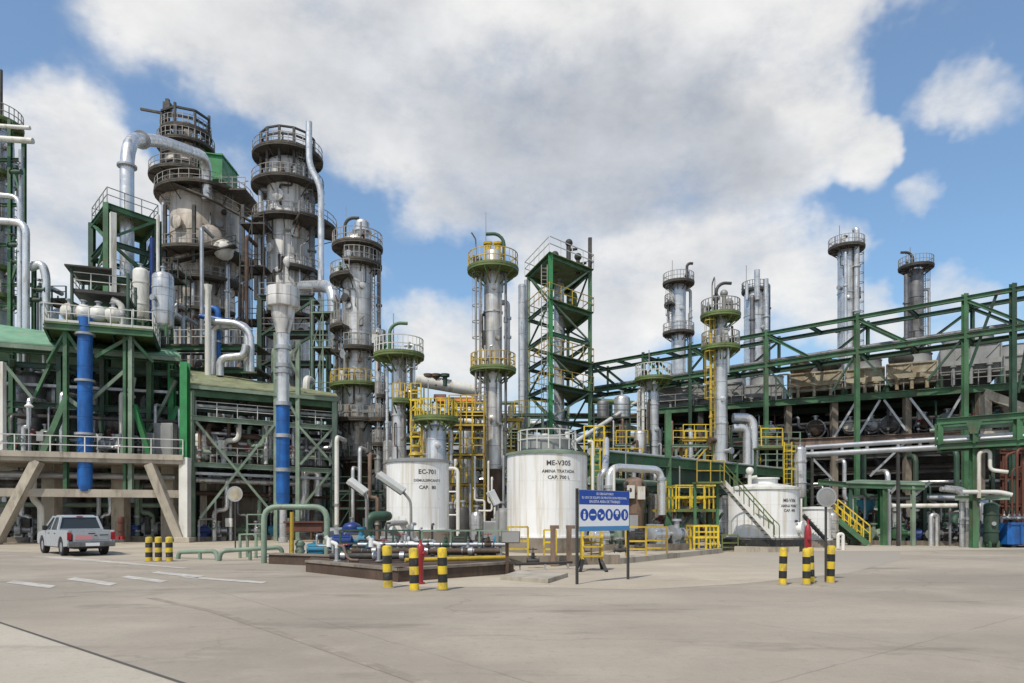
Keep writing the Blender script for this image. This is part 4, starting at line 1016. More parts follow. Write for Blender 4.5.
m = MB(); q = W(362, 240, YC); m.cyl(q, q+V((0, 0, 1.3)), .62, 16).ball(q+V((0, 0, 1.3)), .62, .62, .4).cyl(q+V((0, 0, .6)), q+V((0, 0, .75)), .8, 16)
tag(m.build('relief_nozzle', alu), 'short domed silver nozzle on top of the rust streaked column', 'nozzle')
column('slim pale column with clamp rings close beside the rust streaked column', 378, 55, [(330, 3.2), (490, 3.6)], alu_rust, plats=[(345, 8, -120, 60, grate), (420, 9, -180, 180, grate), (445, 9, -120, 90, grate), (397, 9, -90, 100, grate)], ladders=[(0, 440, 330)], seg=16)
YD = 46.
column('plain silver column under a curved green vent, left white tank below it', 399, YD, [(356, 7.2), (470, 7.4)], alu,
       plats=[(357, 25, -180, 180, olive, railp), (403, 19, -100, 60, olive, yellow)], ladders=[(-20, 403, 357)], ways=[(-80, 380, 2.5), (-60, 415, 2.5)],
       risers=[(10, 4, 1.8, 362, 470, galv), (-160, 3, 1.5, 365, 470, alu)], goose=(-9, 324, 18, 1.7, 356, green), stub=False, rmat=railp)
YV = 42.
column('short banded silver drum under a yellow railed platform', 436, YV, [(428, 10), (466, 10.5)], alu,
       plats=[(420, 22, -180, 180, olive, yelb)], ways=[(-75, 446, 3)], risers=[(0, 3, 1.6, 430, 470, galv)], ladders=[(195, 470, 420)], lmat=yellow, name='pressure_vessel', cat='vessel')
YE = 48.
column('slender rust tinged column with yellow railings and a hooked vent', 493, YE, [(254, 9), (372, 9), (470, 9.2)], alu_rust,
       plats=[(271, 25.5, -180, 180, olive, yellow), (371, 23, -180, 180, olive, yellow)], ladders=[(195, 371, 271), (-140, 470, 371)], ways=[(-80, 290, 2.5), (-95, 420, 3), (-60, 340, 2.2)],
       risers=[(-5, 3, 2.6, 303, 366, galv), (-35, 5, 1.4, 275, 470, alu_dark)], goose=(11, 235, -18, 1.7, 272, greend), skirt=(9.6, rustm), stub=False, lmat=railg)
m = MB()
for px in (488, 498): q = W(px, 258, YE); m.cyl(q, q+V((0, 0, 1.0)), .2).cyl(q+V((0, 0, .9)), q+V((0, 0, 1.05)), .32)
tag(m.build('relief_valves', yellow), 'pair of yellowish relief valves on top of the slender hooked vent column', 'valve')
for k, px in enumerate((476, 480)):
    pipe(('left' if k == 0 else 'right')+' of two thin rods hanging left of the slender hooked vent column', [W(px, 278, YE-.8), W(px, 470, YE-.8)], .07, railg, group='thin rods by the slender column')

# green braced tower
Q = [W(528.5, 0, 60), W(550.5, 0, 55), W(590, 0, 58.5), W(568, 0, 64)]
zt = Z(270, 58.5)
T = Steel('braced_steel_tower', 'tall green braced tower with mossy decks behind the right white tank', 'structure', (Q[1].x, Q[1].y+3, 0))
for q, m, w in zip(Q, (greeng, greenb, green, greeng), (.28, .36, .3, .26)): T.col(V((q.x, q.y, 0)), V((q.x, q.y, zt)), w, m)
lv = [Z(p, 58.5) for p in (270, 313, 342, 364, 392, 425, 460)]
for j, z in enumerate(lv):
    for k in range(4):
        a, b = Q[k], Q[(k+1) % 4]; T.beam(V((a.x, a.y, z-.18)), V((b.x, b.y, z-.18)), .2, .28, green if j < 3 else greend)
    if j in (0, 1, 3, 4): 
        c = sum((V((q.x, q.y, 0)) for q in Q), V((0, 0, 0)))/4
        ex = [c+(V((q.x, q.y, 0))-c)*1.12 for q in Q]
        T.part('grating', slab(MB(), ex[1:] if j else ex, z-.02, z+.05), olive)
        T.rail([V((q.x, q.y, z+.08)) for q in ex], railp if j == 0 else yellow, 1.15, .035, 1.3, closed=True)
for j in range(6):
    for k in range(4):
        a, b = Q[k], Q[(k+1) % 4]
        if (j+k) % 2: a, b = b, a
        T.brace(V((a.x, a.y, lv[j])), V((b.x, b.y, lv[j+1])), .12, greeng if k % 2 else green)
T.part('mast', MB().beam(V((Q[2].x, Q[2].y, zt)), V((Q[2].x, Q[2].y, Z(238, 58.5))), .3), steeld)
T.part('mast', MB().beam(V((Q[3].x, Q[3].y, zt)), V((Q[3].x, Q[3].y, Z(246, 64))), .3), steeld)
T.part('ladder', ladder_mb((Q[1].x-.5, Q[1].y-.3, 0), -pi/2, Z(470, 55), Z(266, 55)), railg)
column('silver vessel standing inside the tall green braced tower', 559, 59.5, [(285, 5), (352, 5.2), (500, 5.2)], alu, plats=[], name='tower_vessel', cat='vessel', seg=18, ways=[(-80, 300, 2), (-70, 330, 2)])
drum('stubby dark green drum on the middle deck of the braced tower', 572, 59.8, 292, 312, 5, olive, legs=0)
drum('small ribbed drum on the top deck of the braced tower', 548, 58, 258, 270, 4, railp, legs=0)
pipe('tall pale pipe rising left of the green braced tower', [W(522, 470, 56), W(522, 285, 56)], .3, alu)
pipe('thin dark pipe just left of the green braced tower', [W(526, 470, 57), W(526, 280, 57)], .14, galv)
for k, (px, py) in enumerate(((555, 262), (578, 264), (569, 250))):
    q = W(px, py, 59); tag(MB().cyl(q-V((0, 0, .9)), q+V((0, 0, .5)), .16).ball(q+V((0, 0, .6)), .32).cyl(q, q+V((.7, 0, .1)), .12).build('relief_valve', steeld), ['left', 'right', 'highest'][k]+' dark relief valve on the top deck of the green braced tower', 'valve')

# ================================================================== RIGHT BACKGROUND COLUMNS
column('slim silver column with two platforms left of the gooseneck column', 678.5, 82, [(286, 7.5), (300, 7.2), (420, 7.2)], alu, plats=[(284, 15.5, -180, 180, grate, railg), (334, 15.5, -180, 180, grate, railg), (305, 14, -240, -130, grate)],
       ladders=[(200, 334, 284), (-20, 400, 334)], goose=(8, 264, 6, 1.4, 284, steeld), ways=[(-80, 310, 2)], risers=[(0, 3, 1.5, 290, 400, galv)], stub=False)
column('silver gooseneck column with a yellow ladder in front of the green truss', 720.5, 50, [(318, 6.6), (470, 6.9)], alu, plats=[(317, 19.5, -180, 180, olive, railg), (349, 19, -180, 180, olive, railg)],
       ladders=[(205, 430, 320)], lmat=yellow, rmat=railg, goose=(-5, 284, 15, 1.6, 318, steeld), ways=[(-40, 330, 2.5), (-90, 400, 2.5)], risers=[(-170, 2, 1.4, 325, 440, yellow)], stub=False)
for k, px in enumerate((724, 716, 729)):
    q = W(px, 316, 50); tag(MB().cyl(q, q+V((0, 0, 1.5-.3*k)), .16).ball(q+V((0, 0, 1.6-.3*k)), .28).build('relief_valve', railg), ['tallest', 'left', 'right'][k]+' relief valve on top of the yellow laddered gooseneck column', 'valve')
I = column('broad twin pipe column with a tall rod at its top', 755, 88, [(291, 10.5), (400, 10.8)], alu, plats=[(292, 13, -180, 180, steeld, steeld)], ways=[(-70, 330, 2)], risers=[(-60, 1, 2.2, 296, 392, alu), (-120, 1, 2.2, 300, 392, alu_dark), (-5, 1, 1.6, 285, 380, alu_dark)], stub=False)
m = MB(); m.cyl(W(757, 300, 86.5), W(757, 270, 86.5), .36, 10).cyl(W(766, 300, 86.5), W(766, 279, 86.5), .3, 10).cyl(W(747, 300, 87), W(747, 284, 87), .22, 10)
m.build('top_rods', alu, I)
column('tallest right hand column, silver, with a stack pipe beside its top ring', 846.5, 80, [(252, 8.2), (400, 8.6)], alu, plats=[(249, 17, -180, 180, grate, railg), (298, 13, -20, 60, grate, railg)], ladders=[(-15, 380, 249)], lmat=steeld,
       risers=[(-62, 0, 2.6, 233, 380, alu), (-120, 1, 1.6, 255, 390, alu)], goose=(-5, 237, 5, 1.2, 252, steeld), ways=[(-100, 300, 2)], stub=False)
column('dark column with railed ring top furthest right', 916, 84, [(272, 6.6), (400, 6.8)], alu_dark, plats=[(268, 16, -180, 180, steeld, railg)], ladders=[(0, 390, 268)], lmat=railg,
       goose=(-4, 253, -12, 1.3, 270, steeld), risers=[(-170, 2, 2.2, 275, 390, alu_dark), (-10, 4, 1.3, 290, 390, galv)], ways=[(-80, 330, 2)], stub=False)
column('small silver column under a mossy crown platform left of the slim column', 653.5, 54, [(386, 5.2), (480, 5.4)], alu, plats=[(380, 18.5, -180, 180, olive, railp)], ladders=[(190, 460, 380)], risers=[(-170, 4, 1.6, 388, 470, cream), (180, 8, 1.6, 390, 470, cream)], ways=[(-70, 430, 2.5)])

# ================================================================== CENTRE RACK (behind the white tanks)
RX0, RX1, RY = X(338, 62), X(650, 66), 64.
CR = Steel('pipe_rack', 'deep green pipe rack of several tiers behind the white tanks', 'rack', ((RX0+RX1)/2, RY, 0))
TZ = [4.0, 6.4, 8.8, 11.0]
n = 7
for i in range(n+1):
    x = RX0+(RX1-RX0)*i/n
    for y in (RY, RY+6): CR.col((x, y, 0), (x, y, TZ[-1]+(.4 if i % 2 else 1.2)), .32, greend)
    for z in TZ: CR.beam((x, RY, z-.2), (x, RY+6, z-.2), .25, .35, greend)
for z in TZ[1:]: CR.part('grating', MB().box(RX0, RX1, RY+4.4, RY+5.9, z-.02, z+.03), grate)  # solid decks added to block light and darken the rack's depth
for z in TZ: CR.beam((RX0, RY-.05, z-.22), (RX1, RY-.05, z-.22), .22, .3, green)
for i in range(0, n, 2):
    x0, x1 = RX0+(RX1-RX0)*i/n, RX0+(RX1-RX0)*(i+1)/n
    CR.brace((x0, RY-.1, 4), (x1, RY-.1, 6.4), .14, greend); CR.brace((x1, RY-.1, 6.4), (x0, RY-.1, 8.8), .14, greend)
pm = [galv, alu, silver, alu_dark, rustm, greeng, cream, brownv]
nm = {galv: 'galvanised', alu: 'silver clad', silver: 'bright silver', alu_dark: 'dark grey', rustm: 'rusty', greeng: 'grey green', cream: 'off white', brownv: 'brown'}
for ti, z in enumerate(TZ):
    y = RY+.35
    for j in range(5):
        r = random.choice((.12, .17, .22, .3)); mt = pm[(ti*5+j*3) % 8]; y += r+.12
        x0, x1 = RX0+random.uniform(-1, 1), RX1+random.uniform(-1, 1)
        pts = [(x0, y, z+r), (x1, y, z+r)]
        if j % 2 == 0:
            xm = RX0+(RX1-RX0)*random.uniform(.3, .7); pts = [(x0, y, z+r), (xm, y, z+r), (xm, y, z+r+1.2), (xm+2.2, y, z+r+1.2), (xm+2.2, y, z+r), (x1, y, z+r)]
        pipe('%s pipe, %s from front, %s tier of the rack behind white tanks' % (nm[mt], ORD[j] if j else 'first', ['lowest', 'second', 'third', 'top'][ti]), pts, r, mt, flanges=(.2, .6))
        y += r+.15
pipe('long white pipe lying above the rack with dark stubs, below the sky gap', [W(416, 380, 61), W(478, 391, 62)], .55, cream, seg=14, bend=0, flanges=(.99,))
for k, px in enumerate((428, 436, 445)):
    q = W(px, 386, 61); tag(MB().cyl(q, q+V((0, 0, 1.0)), .2).cyl(q+V((0, 0, .8)), q+V((0, 0, 1.05)), .4).build('pipe_stub', rustm if k < 2 else greend), ['left', 'middle', 'right'][k]+' dark capped stub on the long white pipe', 'nozzle')
pipe('orange painted beam pipe between the yellow platform and the slender column', [W(436, 402, 54), W(478, 402, 54)], .38, orange, seg=4, bend=0)
pipe('red brown pipe end left of the orange beam pipe', [W(434, 398, 54.8), W(446, 398, 54.8)], .3, redbr, bend=0)
pipe('off white pipe slanting down right of the yellow platform', [W(452, 418, 50), W(482, 424, 50), W(488, 424, 50)], .22, cream)
B2 = Steel('sheet_building', 'long low grey sheet metal building far behind the racks', 'building', (12, 102, 0))
B2.part('wall', MB().box(X(300, 100), X(1010, 100), 100, 118, 0, 11.2), clad)
B2.part('roof', MB().prism([(X(299, 100), 99.5, 11.2), (X(299, 100), 109, 13), (X(299, 100), 118.5, 11.2)], (X(1011, 100)-X(299, 100), 0, 0)), greyp)
B3 = Steel('sheet_building', 'dark sheet metal building far behind the left structure', 'building', (-55, 88, 0))
B3.part('wall', MB().box(-84, X(345, 86), 86, 96, 0, 12), clad)
B3.part('roof', MB().box(-84.3, X(345, 86)+.3, 85.7, 96.3, 12.003, 12.3), greyp)

# yellow scaffolds and frames
scaffold('yellow_scaffold', 'yellow tubular scaffold with decks right of the left white tank', 'scaffold', X(449, 44), X(484, 44), 44, 46.5, 0, Z(395, 44), 5, yellow, 3)
scaffold('yellow_scaffold', 'narrow yellow stair tower left of the banded drum', 'scaffold', X(411, 45), X(421, 45), 45, 46.5, 0, Z(383, 45), 6, yelb, 1)
scaffold('green_scaffold', 'dark green frame with small decks around the foot of the rust streaked column', 'scaffold', X(338, 52), X(392, 52), 50, 53.5, 0, Z(478, 52), 2, greend, 3)
for k, (px, Y, a, b, hw, mt, d) in enumerate(((424, 50, 430, 500, 6, alu_rust, 'stained silver vessel behind the left white tank'), (466, 52, 425, 505, 7, alu, 'silver vessel inside the yellow scaffold'), (512, 55, 405, 500, 4, alu_dark, 'thin dark vessel right of the slender column'),
                                               (520, 50, 440, 510, 5, rustm, 'rusty vessel behind the right white tank'), (603, 56, 400, 500, 6, alu_dark, 'dark vessel right of the green braced tower'), (622, 57, 395, 480, 8, alu, 'silver vessel under the left end of the truss bridge'),
                                               (640, 52, 430, 505, 6, alu_rust, 'rust streaked vessel near the silver pipe hoops'), (388, 52, 440, 520, 5, alu_rust, 'stained vessel behind the lamp bracket by the left white tank'))):
    drum(d, px, Y, a, b, hw, mt, legs=1.0 if b < 505 else .6, legmat=greend)
for k, (a, b, r, mt, d) in enumerate((((600, 420, 57), (640, 430, 57), .2, cream, 'off white pipe crossing under the left end of the truss bridge'), ((560, 452, 48), (640, 400, 60), .16, railp, 'pale handrail pipe climbing from the right white tank to the mossy crown platform'),
                                       ((585, 400, 60), (640, 404, 60), .24, olive, 'mossy green pipe under the truss bridge end'))):
    pipe(d, [W(*a), W(*b)], r, mt)
for k, (px, py, Y, mt) in enumerate(((530, 415, 54, greeng), (505, 420, 50, yellow), (610, 440, 55, yellow), (632, 445, 53, greeng), (700, 440, 50, yellow), (690, 446, 50, greeng), (745, 440, 54, greeng))):
    q = W(px, py, Y)
    s = Steel('pipe_stand', ['grey green stand by the green tower foot', 'yellow stand right of the slender column', 'yellow stand right of the green braced tower', 'grey green stand left of the mossy crown column', 'yellow stand left of the gooseneck column', 'grey green stand beside the yellow stand under the truss', 'grey green stand right of the gooseneck column'][k], 'stand', (q.x, q.y, 0))
    for dx in (-1, 1):
        for dy in (0, 1.6): s.col((q.x+dx, q.y+dy, 0), (q.x+dx, q.y+dy, q.z), .16, mt)
    for z in (q.z, q.z-2.2, q.z-4.4):
        if z < .5: continue
        s.beam((q.x-1.3, q.y-.1, z), (q.x+1.3, q.y-.1, z), .14, .2, mt); s.part('grating', MB().box(q.x-1.2, q.x+1.2, q.y, q.y+1.6, z+.06, z+.11), olive)
        s.rail([(q.x-1.2, q.y, z+.1), (q.x+1.2, q.y, z+.1)], yelb, 1.0, .03, .8)
    s.brace((q.x-1, q.y-.05, q.z-2.2), (q.x+1, q.y-.05, q.z), .1, mt)
# ================================================================== TRUSS BRIDGE
tr = Line(592, 66, 1013, 44.1)
tnb = V((tr.n.x, tr.n.y, 0))
TB = Steel('truss_bridge', 'long dark green truss pipe bridge climbing towards the right edge of the picture', 'bridge', tr.p(857, 0))
posts = [592, 643, 690, 766, 857, 965, 1100]
ZT, ZB = 16.0, 13.55
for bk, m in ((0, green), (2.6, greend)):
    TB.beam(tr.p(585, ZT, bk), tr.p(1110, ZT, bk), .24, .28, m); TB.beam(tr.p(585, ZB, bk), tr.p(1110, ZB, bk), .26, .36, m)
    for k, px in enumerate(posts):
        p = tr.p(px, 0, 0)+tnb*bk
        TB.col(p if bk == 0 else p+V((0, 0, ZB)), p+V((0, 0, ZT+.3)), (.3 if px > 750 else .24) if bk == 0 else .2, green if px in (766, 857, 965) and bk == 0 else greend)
    for p0, p1 in zip(posts, posts[1:]):
        a, b = tr.p(p0, 0)+tnb*bk, tr.p(p1, 0)+tnb*bk
        TB.beam(a+V((0, 0, ZT-.1)), a.lerp(b, .5)+V((0, 0, ZB+.1)), .18, .2, m); 
        if bk: TB.beam(b+V((0, 0, ZT-.1)), a.lerp(b, .5)+V((0, 0, ZB+.1)), 0.14, .16, m)
for p0, p1 in zip(posts, posts[1:]):
    a, b = tr.p(p0, 0), tr.p(p1, 0)
    for k in (0, .5): 
        q = a.lerp(b, k)
        TB.beam(q+V((0, 0, ZT-.02)), q+tnb*2.6+V((0, 0, ZT-.02)), .2, .24, greend); TB.beam(q+V((0, 0, ZB-.02)), q+tnb*2.6+V((0, 0, ZB-.02)), .2, .24, greend)
for px in (1013,): TB.col(tr.p(px, 0), tr.p(px, ZT+.4), .3, greend)
for a, b in (((965, 13.6), (927, 10.9)), ((857, 13.6), (892, 10.8)), ((857, 13.6), (832, 10.9)), ((997, ZT), (968, 11.2)), ((1030, 13.6), (1018, 9.5)), ((690, 13.6), (720, 10.6)), ((766, 13.6), (790, 10.9))):
    TB.brace(tr.p(a[0], a[1], .1), tr.p(b[0], b[1], .1), .13, greend)
for k, (bk, r, mt) in enumerate(((.6, .16, alu_dark), (1.3, .24, galv), (1.9, .13, greeng))):
    pipe(['dark pipe nearest the front', 'thick galvanised pipe in the middle', 'thin grey green pipe at the rear'][k]+' carried on the lower chord of the truss bridge', [tr.p(588, ZB+.22+r, bk), tr.p(1105, ZB+.22+r, bk)], r, mt)

# ================================================================== AIR COOLER STRUCTURE
cl = Line(740, 58, 1013, 49.4)
cnb = V((cl.n.x, cl.n.y, 0))
def cp(px, z, back=0): return cl.p(px, z, back)
ZC, ZM = 11.2, 7.9
AC = Steel('cooler_structure', 'wide dark open structure carrying the air coolers at right', 'structure', cp(860, 0, 4))
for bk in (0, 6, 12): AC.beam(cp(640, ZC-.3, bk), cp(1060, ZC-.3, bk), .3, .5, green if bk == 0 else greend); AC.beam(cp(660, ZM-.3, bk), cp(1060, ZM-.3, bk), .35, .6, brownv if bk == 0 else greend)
AC.part('top_deck', slab(MB(), [cp(640, 0, .1), cp(1060, 0, .1), cp(1060, 0, 13), cp(640, 0, 13)], ZC-.04, ZC), grate)
AC.part('middle_deck', slab(MB(), [cp(690, 0, .3), cp(1060, 0, .3), cp(1060, 0, 12), cp(690, 0, 12)], ZM-.02, ZM+.06), rustm)
for px in (655, 700, 742, 788, 834, 907, 980, 1040):
    for bk in (.4, 6, 12): AC.col(cp(px, 0, bk), cp(px, ZC-.55, bk), .45 if bk < 1 else .4, concd if bk < 1 and px > 780 else steeld, px < 780, 'column')
for a, b in (((834, ZM), (856, ZC-.6)), ((880, ZC-.6), (858, ZM)), ((907, ZM+.2), (884, ZC-.6)), ((937, ZM), (910, ZC-.6)), ((962, ZC-.6), (940, ZM)), ((720, 5.5), (742, ZM-.6)), ((800, ZM-.5), (834, 4.5)), ((907, ZM-.5), (870, 4.8))):
    AC.brace(cp(a[0], a[1], .2), cp(b[0], b[1], .2), .16, galv)
AC.rail([cp(640, ZC, .15), cp(1060, ZC, .15)], railg, 1.1, .03, 1.6)
AC.rail([cp(690, ZM+.06, .4), cp(1060, ZM+.06, .4)], steeld, 1.05, .03, 1.6)
w0, w1 = cp(640, 0, 13.4), cp(1080, 0, 13.4)
AC.part('dark_backing', MB().hexa([w0, w1, w1+cnb*.1, w0+cnb*.1]+[q+V((0, 0, 11.0)) for q in (w0, w1, w1+cnb*.1, w0+cnb*.1)]), clad)  # added dark sheet, stands in for the shaded depth of the open structure
pf = Steel('concrete_portal', 'beige concrete portal frame under the grey cooler at far right', 'frame', cp(1000, ZM, -.9))
for a, b in ((cp(986, ZM-.2, -.9), cp(986, ZC-.9, -.9)), (cp(1018, ZM-.2, -.9), cp(1018, ZC-1.9, -.9))): pf.col(a, b, .5, conc, False)
pf.beam(cp(984, ZC-.8, -.9), cp(1030, ZC-2.2, -.9), .5, .6, conc, False)
pf.part('corbel', MB().beam(cp(980, ZM-.45, -.9), cp(1032, ZM-.45, -.9), .8, .5), conc)

def air_cooler(label, px0, px1, bk, h, mat, rings, depth=5, base=ZC, leg=.5, group='air coolers on the top deck'):
    a, b = cp(px0, base, bk), cp(px1, base, bk)
    t = thing('air_cooler', label, 'air cooler', a.lerp(b, .5), group)
    q = [a, b, b+cnb*depth, a+cnb*depth]
    MB().prism([p+V((0, 0, leg)) for p in q], (0, 0, h)).build('plenum', mat, t)
    fr = MB()
    L = (b-a).length; n = max(2, int(L/1.6))
    for i in range(n+1):
        p = a.lerp(b, i/n)-cnb*.04; fr.beam(p+V((0, 0, leg)), p+V((0, 0, leg+h)), .1)
        if i < n: fr.beam(p+V((0, 0, leg+.05)), a.lerp(b, (i+1)/n)-cnb*.04+V((0, 0, leg+h-.05)), .07)
    for z in (leg+.05, leg+h-.05): fr.beam(a-cnb*.05+V((0, 0, z)), b-cnb*.05+V((0, 0, z)), .12)
    fr.build('panel_frame', mat, t)
    for p in q: MB().beam(p, p+V((0, 0, leg+.05)), .2).build('leg', greend, t)
    d = (b-a).normalized(); r0 = min(L/len(rings)*.46, depth*.46) if rings else 0
    for k in rings:
        c = a.lerp(b, k)+cnb*depth*.5+V((0, 0, leg+h))
        f = MB().lathe(c, [(r0*1.06, -.01), (r0, .25), (r0*.97, .9), (r0*1.02, 1.0), (r0*.93, .95), (r0*.92, .02)], 28, cap=False).build('fan_ring', greyp, t)
        m = MB()
        for j in range(5):
            e = V((cos(j*2*pi/5+k), sin(j*2*pi/5+k), 0)); m.beam(c+e*.2+V((0, 0, .5)), c+e*r0*.88+V((0, 0, .55)), .3, .04)
        m.cyl(c, c+V((0, 0, .8)), .25).build('fan', steeld, f)
    hd = MB(); p = a-cnb*.35+V((0, 0, leg+h*.35)); e = b-cnb*.35+V((0, 0, leg+h*.35)); hd.beam(p, e, .3, .35)
    for i in range(3): c = p.lerp(e, .2+.3*i); hd.cyl(c, c-V((0, 0, leg+.5)), .13).cyl(c-V((0, 0, .3)), c-V((0, 0, .2)), .22)
    hd.build('header_box', mat, t)
    return t
air_cooler('long plain grey air cooler at the left end of the top deck', 655, 742, 3, 1.7, greyp, (.25, .75), 6)
air_cooler('small grey air cooler with one dark fan ring behind the twin pipe column front', 745, 782, 4, 1.5, greyp, (.5,), 5)
air_cooler('stained beige air cooler in the middle of the top deck', 788, 842, .6, 1.55, beige, (.3, .78), 5)
air_cooler('shorter beige air cooler beside the tallest right column', 846, 884, .6, 1.5, beige, (.5,), 5)
air_cooler('beige air cooler with braced panels right of the truss post', 887, 937, .4, 1.6, beige, (.5,), 5)
air_cooler('biggest grey air cooler with its wide fan ring at right', 941, 1001, 1.5, 2.2, greyp, (.52,), 6, leg=1.1)
air_cooler('low grey air cooler cut by the right picture edge', 1004, 1062, 3.0, 1.6, greyp, (.3,), 5, leg=.9)
for k, (px, d, m) in enumerate(((802, 'dark rusty motor with tower valve on the cooler deck between the beige coolers', rustm), (830, 'black motor box on the cooler deck left of the tallest right column', steeld), (902, 'small dark motor on the last beige cooler', steeld))):
    q = cp(px, ZC+1.9, 1.2); t = thing('drive_motor', d, 'motor', q-V((0, 0, 1.9)))
    MB().beam(q-V((0, 0, 1.9)), q+V((0, 0, .4)), .3).build('pedestal', m, t)
    MB().lathe(q+V((-.9, 0, .7)), [(.2, 0), (.5, .1), (.5, 1.4), (.3, 1.6), (.1, 1.8)], 14, axis=(1, 0, 0)).build('motor_body', m, t)
    MB().cyl(q+V((0, 0, .9)), q+V((0, 0, 1.9)), .14).cyl(q+V((0, 0, 1.5)), q+V((0, 0, 1.6)), .5).build('spindle', m, t)
pipe('thin railing hoop pipe on the cooler deck left of the beige cooler', [cp(776, ZC, .3), cp(776, ZC+2.0, .3), cp(790, ZC+2.0, .3), cp(790, ZC, .3)], .07, railp, bend=.3)
for k, (px, mt, r) in enumerate(((722, alu_dark, .6), (770, alu, .5), (815, rustm, .65), (850, cream, .5), (872, galv, .5), (890, alu_dark, .65), (925, rustm, .5), (948, greyp, .6), (1003, bluet, .6))):
    a = cp(px, ZM+.95, .9); exchanger(['first', 'second', 'third', 'fourth, off white,', 'fifth', 'sixth', 'seventh', 'eighth', 'last, bluish,'][k]+' drum from the left on the middle deck under the air coolers', a, a+cnb*5, r, mt, ground=ZM+.06, group='drums under the air coolers', smat=steeld)
# tiers of pipe below, in dark materials that stand in for deep shade
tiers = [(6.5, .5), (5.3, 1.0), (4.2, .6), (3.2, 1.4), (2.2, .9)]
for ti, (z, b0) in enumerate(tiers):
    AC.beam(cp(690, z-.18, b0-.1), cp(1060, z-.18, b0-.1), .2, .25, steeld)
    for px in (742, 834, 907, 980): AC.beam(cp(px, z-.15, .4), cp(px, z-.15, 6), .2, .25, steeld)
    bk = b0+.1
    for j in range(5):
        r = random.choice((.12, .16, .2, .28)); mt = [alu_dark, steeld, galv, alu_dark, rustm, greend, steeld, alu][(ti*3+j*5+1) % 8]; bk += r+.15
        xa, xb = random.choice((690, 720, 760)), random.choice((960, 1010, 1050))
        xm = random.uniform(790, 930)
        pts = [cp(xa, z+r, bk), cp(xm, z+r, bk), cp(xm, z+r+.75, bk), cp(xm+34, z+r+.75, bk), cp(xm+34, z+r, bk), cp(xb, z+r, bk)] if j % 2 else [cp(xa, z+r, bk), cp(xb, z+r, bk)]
        pipe('%s pipe, %s from front, %s tier in shade under the coolers' % ({**nm, steeld: 'near black', greend: 'dark green'}[mt], ORD[j] if j else 'first', ['highest', 'second', 'middle', 'fourth', 'lowest'][ti]), pts, r, mt)
        bk += r
for k, (px, y0, y1, bk, r, mt, d) in enumerate(((750, 470, 424, -6, .32, silver, 'outer'), (744, 468, 430, -5.2, .3, silver, 'inner'))):
    pass
pipe('thick silver pipe hooking over beside the gooseneck column, outer one', [W(733, 418, 52), W(753, 418, 52), W(753, 478, 52)], .36, silver, bend=.8)
pipe('silver pipe hooking over beside the gooseneck column, inner lower one', [W(733, 428, 51.4), W(747, 428, 51.4), W(747, 478, 51.4)], .3, silver, bend=.7)
drum('silver column drum with a pale top above the white stair tank', 800, 43.5, 446, 500, 6, alu, legs=.5)
lx = X(788, 43); s = Steel('yellow_ladder', 'tall yellow caged ladder left of the silver column drum', 'ladder', (lx, 43, 0))
s.part('ladder', ladder_mb((lx, 43, 0), -pi/2, 0, Z(442, 43)), yelb); s.part('safety_cage', cage_mb((lx, 43, 0), -pi/2, 2.4, Z(446, 43)), yelb)
s.part('landing', MB().box(lx-1.6, lx+.6, 43.1, 44.6, Z(446, 43)-.1, Z(446, 43)), olive); s.rail([(lx-1.6, 43.1, Z(446, 43)), (lx-.3, 43.1, Z(446, 43))], yelb, 1.1, .035, .9)
for dx in (-1.5, .5): s.col((lx+dx, 44.5, 0), (lx+dx, 44.5, Z(446, 43)-.1), .15, greend)

# green bridge and twin silver pipes at right
bl = Line(800, 44, 1024, 36.5)
bnb = V((bl.n.x, bl.n.y, 0))
GB = Steel('pipe_bridge', 'bright green box girder pipe bridge at the right edge above the silver downpipes', 'bridge', bl.p(974, 0))
for bk, m in ((0, green), (1.6, green)):
    GB.beam(bl.p(937, 7.0, bk), bl.p(1090, 7.0, bk), .3, .34, m); GB.beam(bl.p(937, 5.62, bk), bl.p(1090, 5.62, bk), .3, .34, m)
    for px in (939, 974, 1018, 1070): GB.col(bl.p(px, 5.7, bk), bl.p(px, 6.9, bk), .3, m)
for px in (939, 974, 1018, 1070): GB.beam(bl.p(px, 5.6, 0), bl.p(px, 5.6, 1.6), .2, .25, greend); GB.beam(bl.p(px, 7.0, 0), bl.p(px, 7.0, 1.6), .2, .25, greend)
GB.part('gusset', MB().prism([bl.p(966, 6.85, -.2), bl.p(982, 6.85, -.2), bl.p(978, 6.2, -.2), bl.p(970, 6.2, -.2)], bnb*.03), green)
for px, bk in ((974, .3), (974, 1.3), (992, 1.6), (1075, .3)): GB.col(bl.p(px, 0, bk), bl.p(px, 5.5, bk), .32 if px != 992 else .2, greend if bk > 1 else green)
GB.beam(bl.p(955, 2.75, .6), bl.p(1010, 2.75, .6), .22, .26, greeng)
for k, (bk, z, r, mt) in enumerate(((.4, 5.95, .13, galv), (.8, 6.05, .2, cream), (1.2, 6.0, .16, alu_dark), (.5, 6.6, .1, greeng))):
    pipe(['thin galvanised', 'off white', 'dark grey', 'grey green upper'][k]+' pipe inside the green box girder bridge', [bl.p(930, z, bk), bl.p(1085, z, bk)], r, mt)
TP = Steel('twin_pipe_rail', 'pair of long grey pipes reaching left from the green box girder bridge', 'pipe', bl.p(870, 5.4))
for z, w in ((6.05, .15), (5.6, .17)):
    TP.part('pipe_run', MB().tube([bl.p(806, z, .2), bl.p(938, z, .2)], w, 10), galv)
for px in (812, 842, 867, 898, 920, 936): TP.col(bl.p(px, 5.65, .2), bl.p(px, 6.0, .2), .14, galv, False, 'post')
for px in (812, 898): TP.col(bl.p(px, 0, .25), bl.p(px, 5.45, .25), .14, steeld, False, 'support_post')

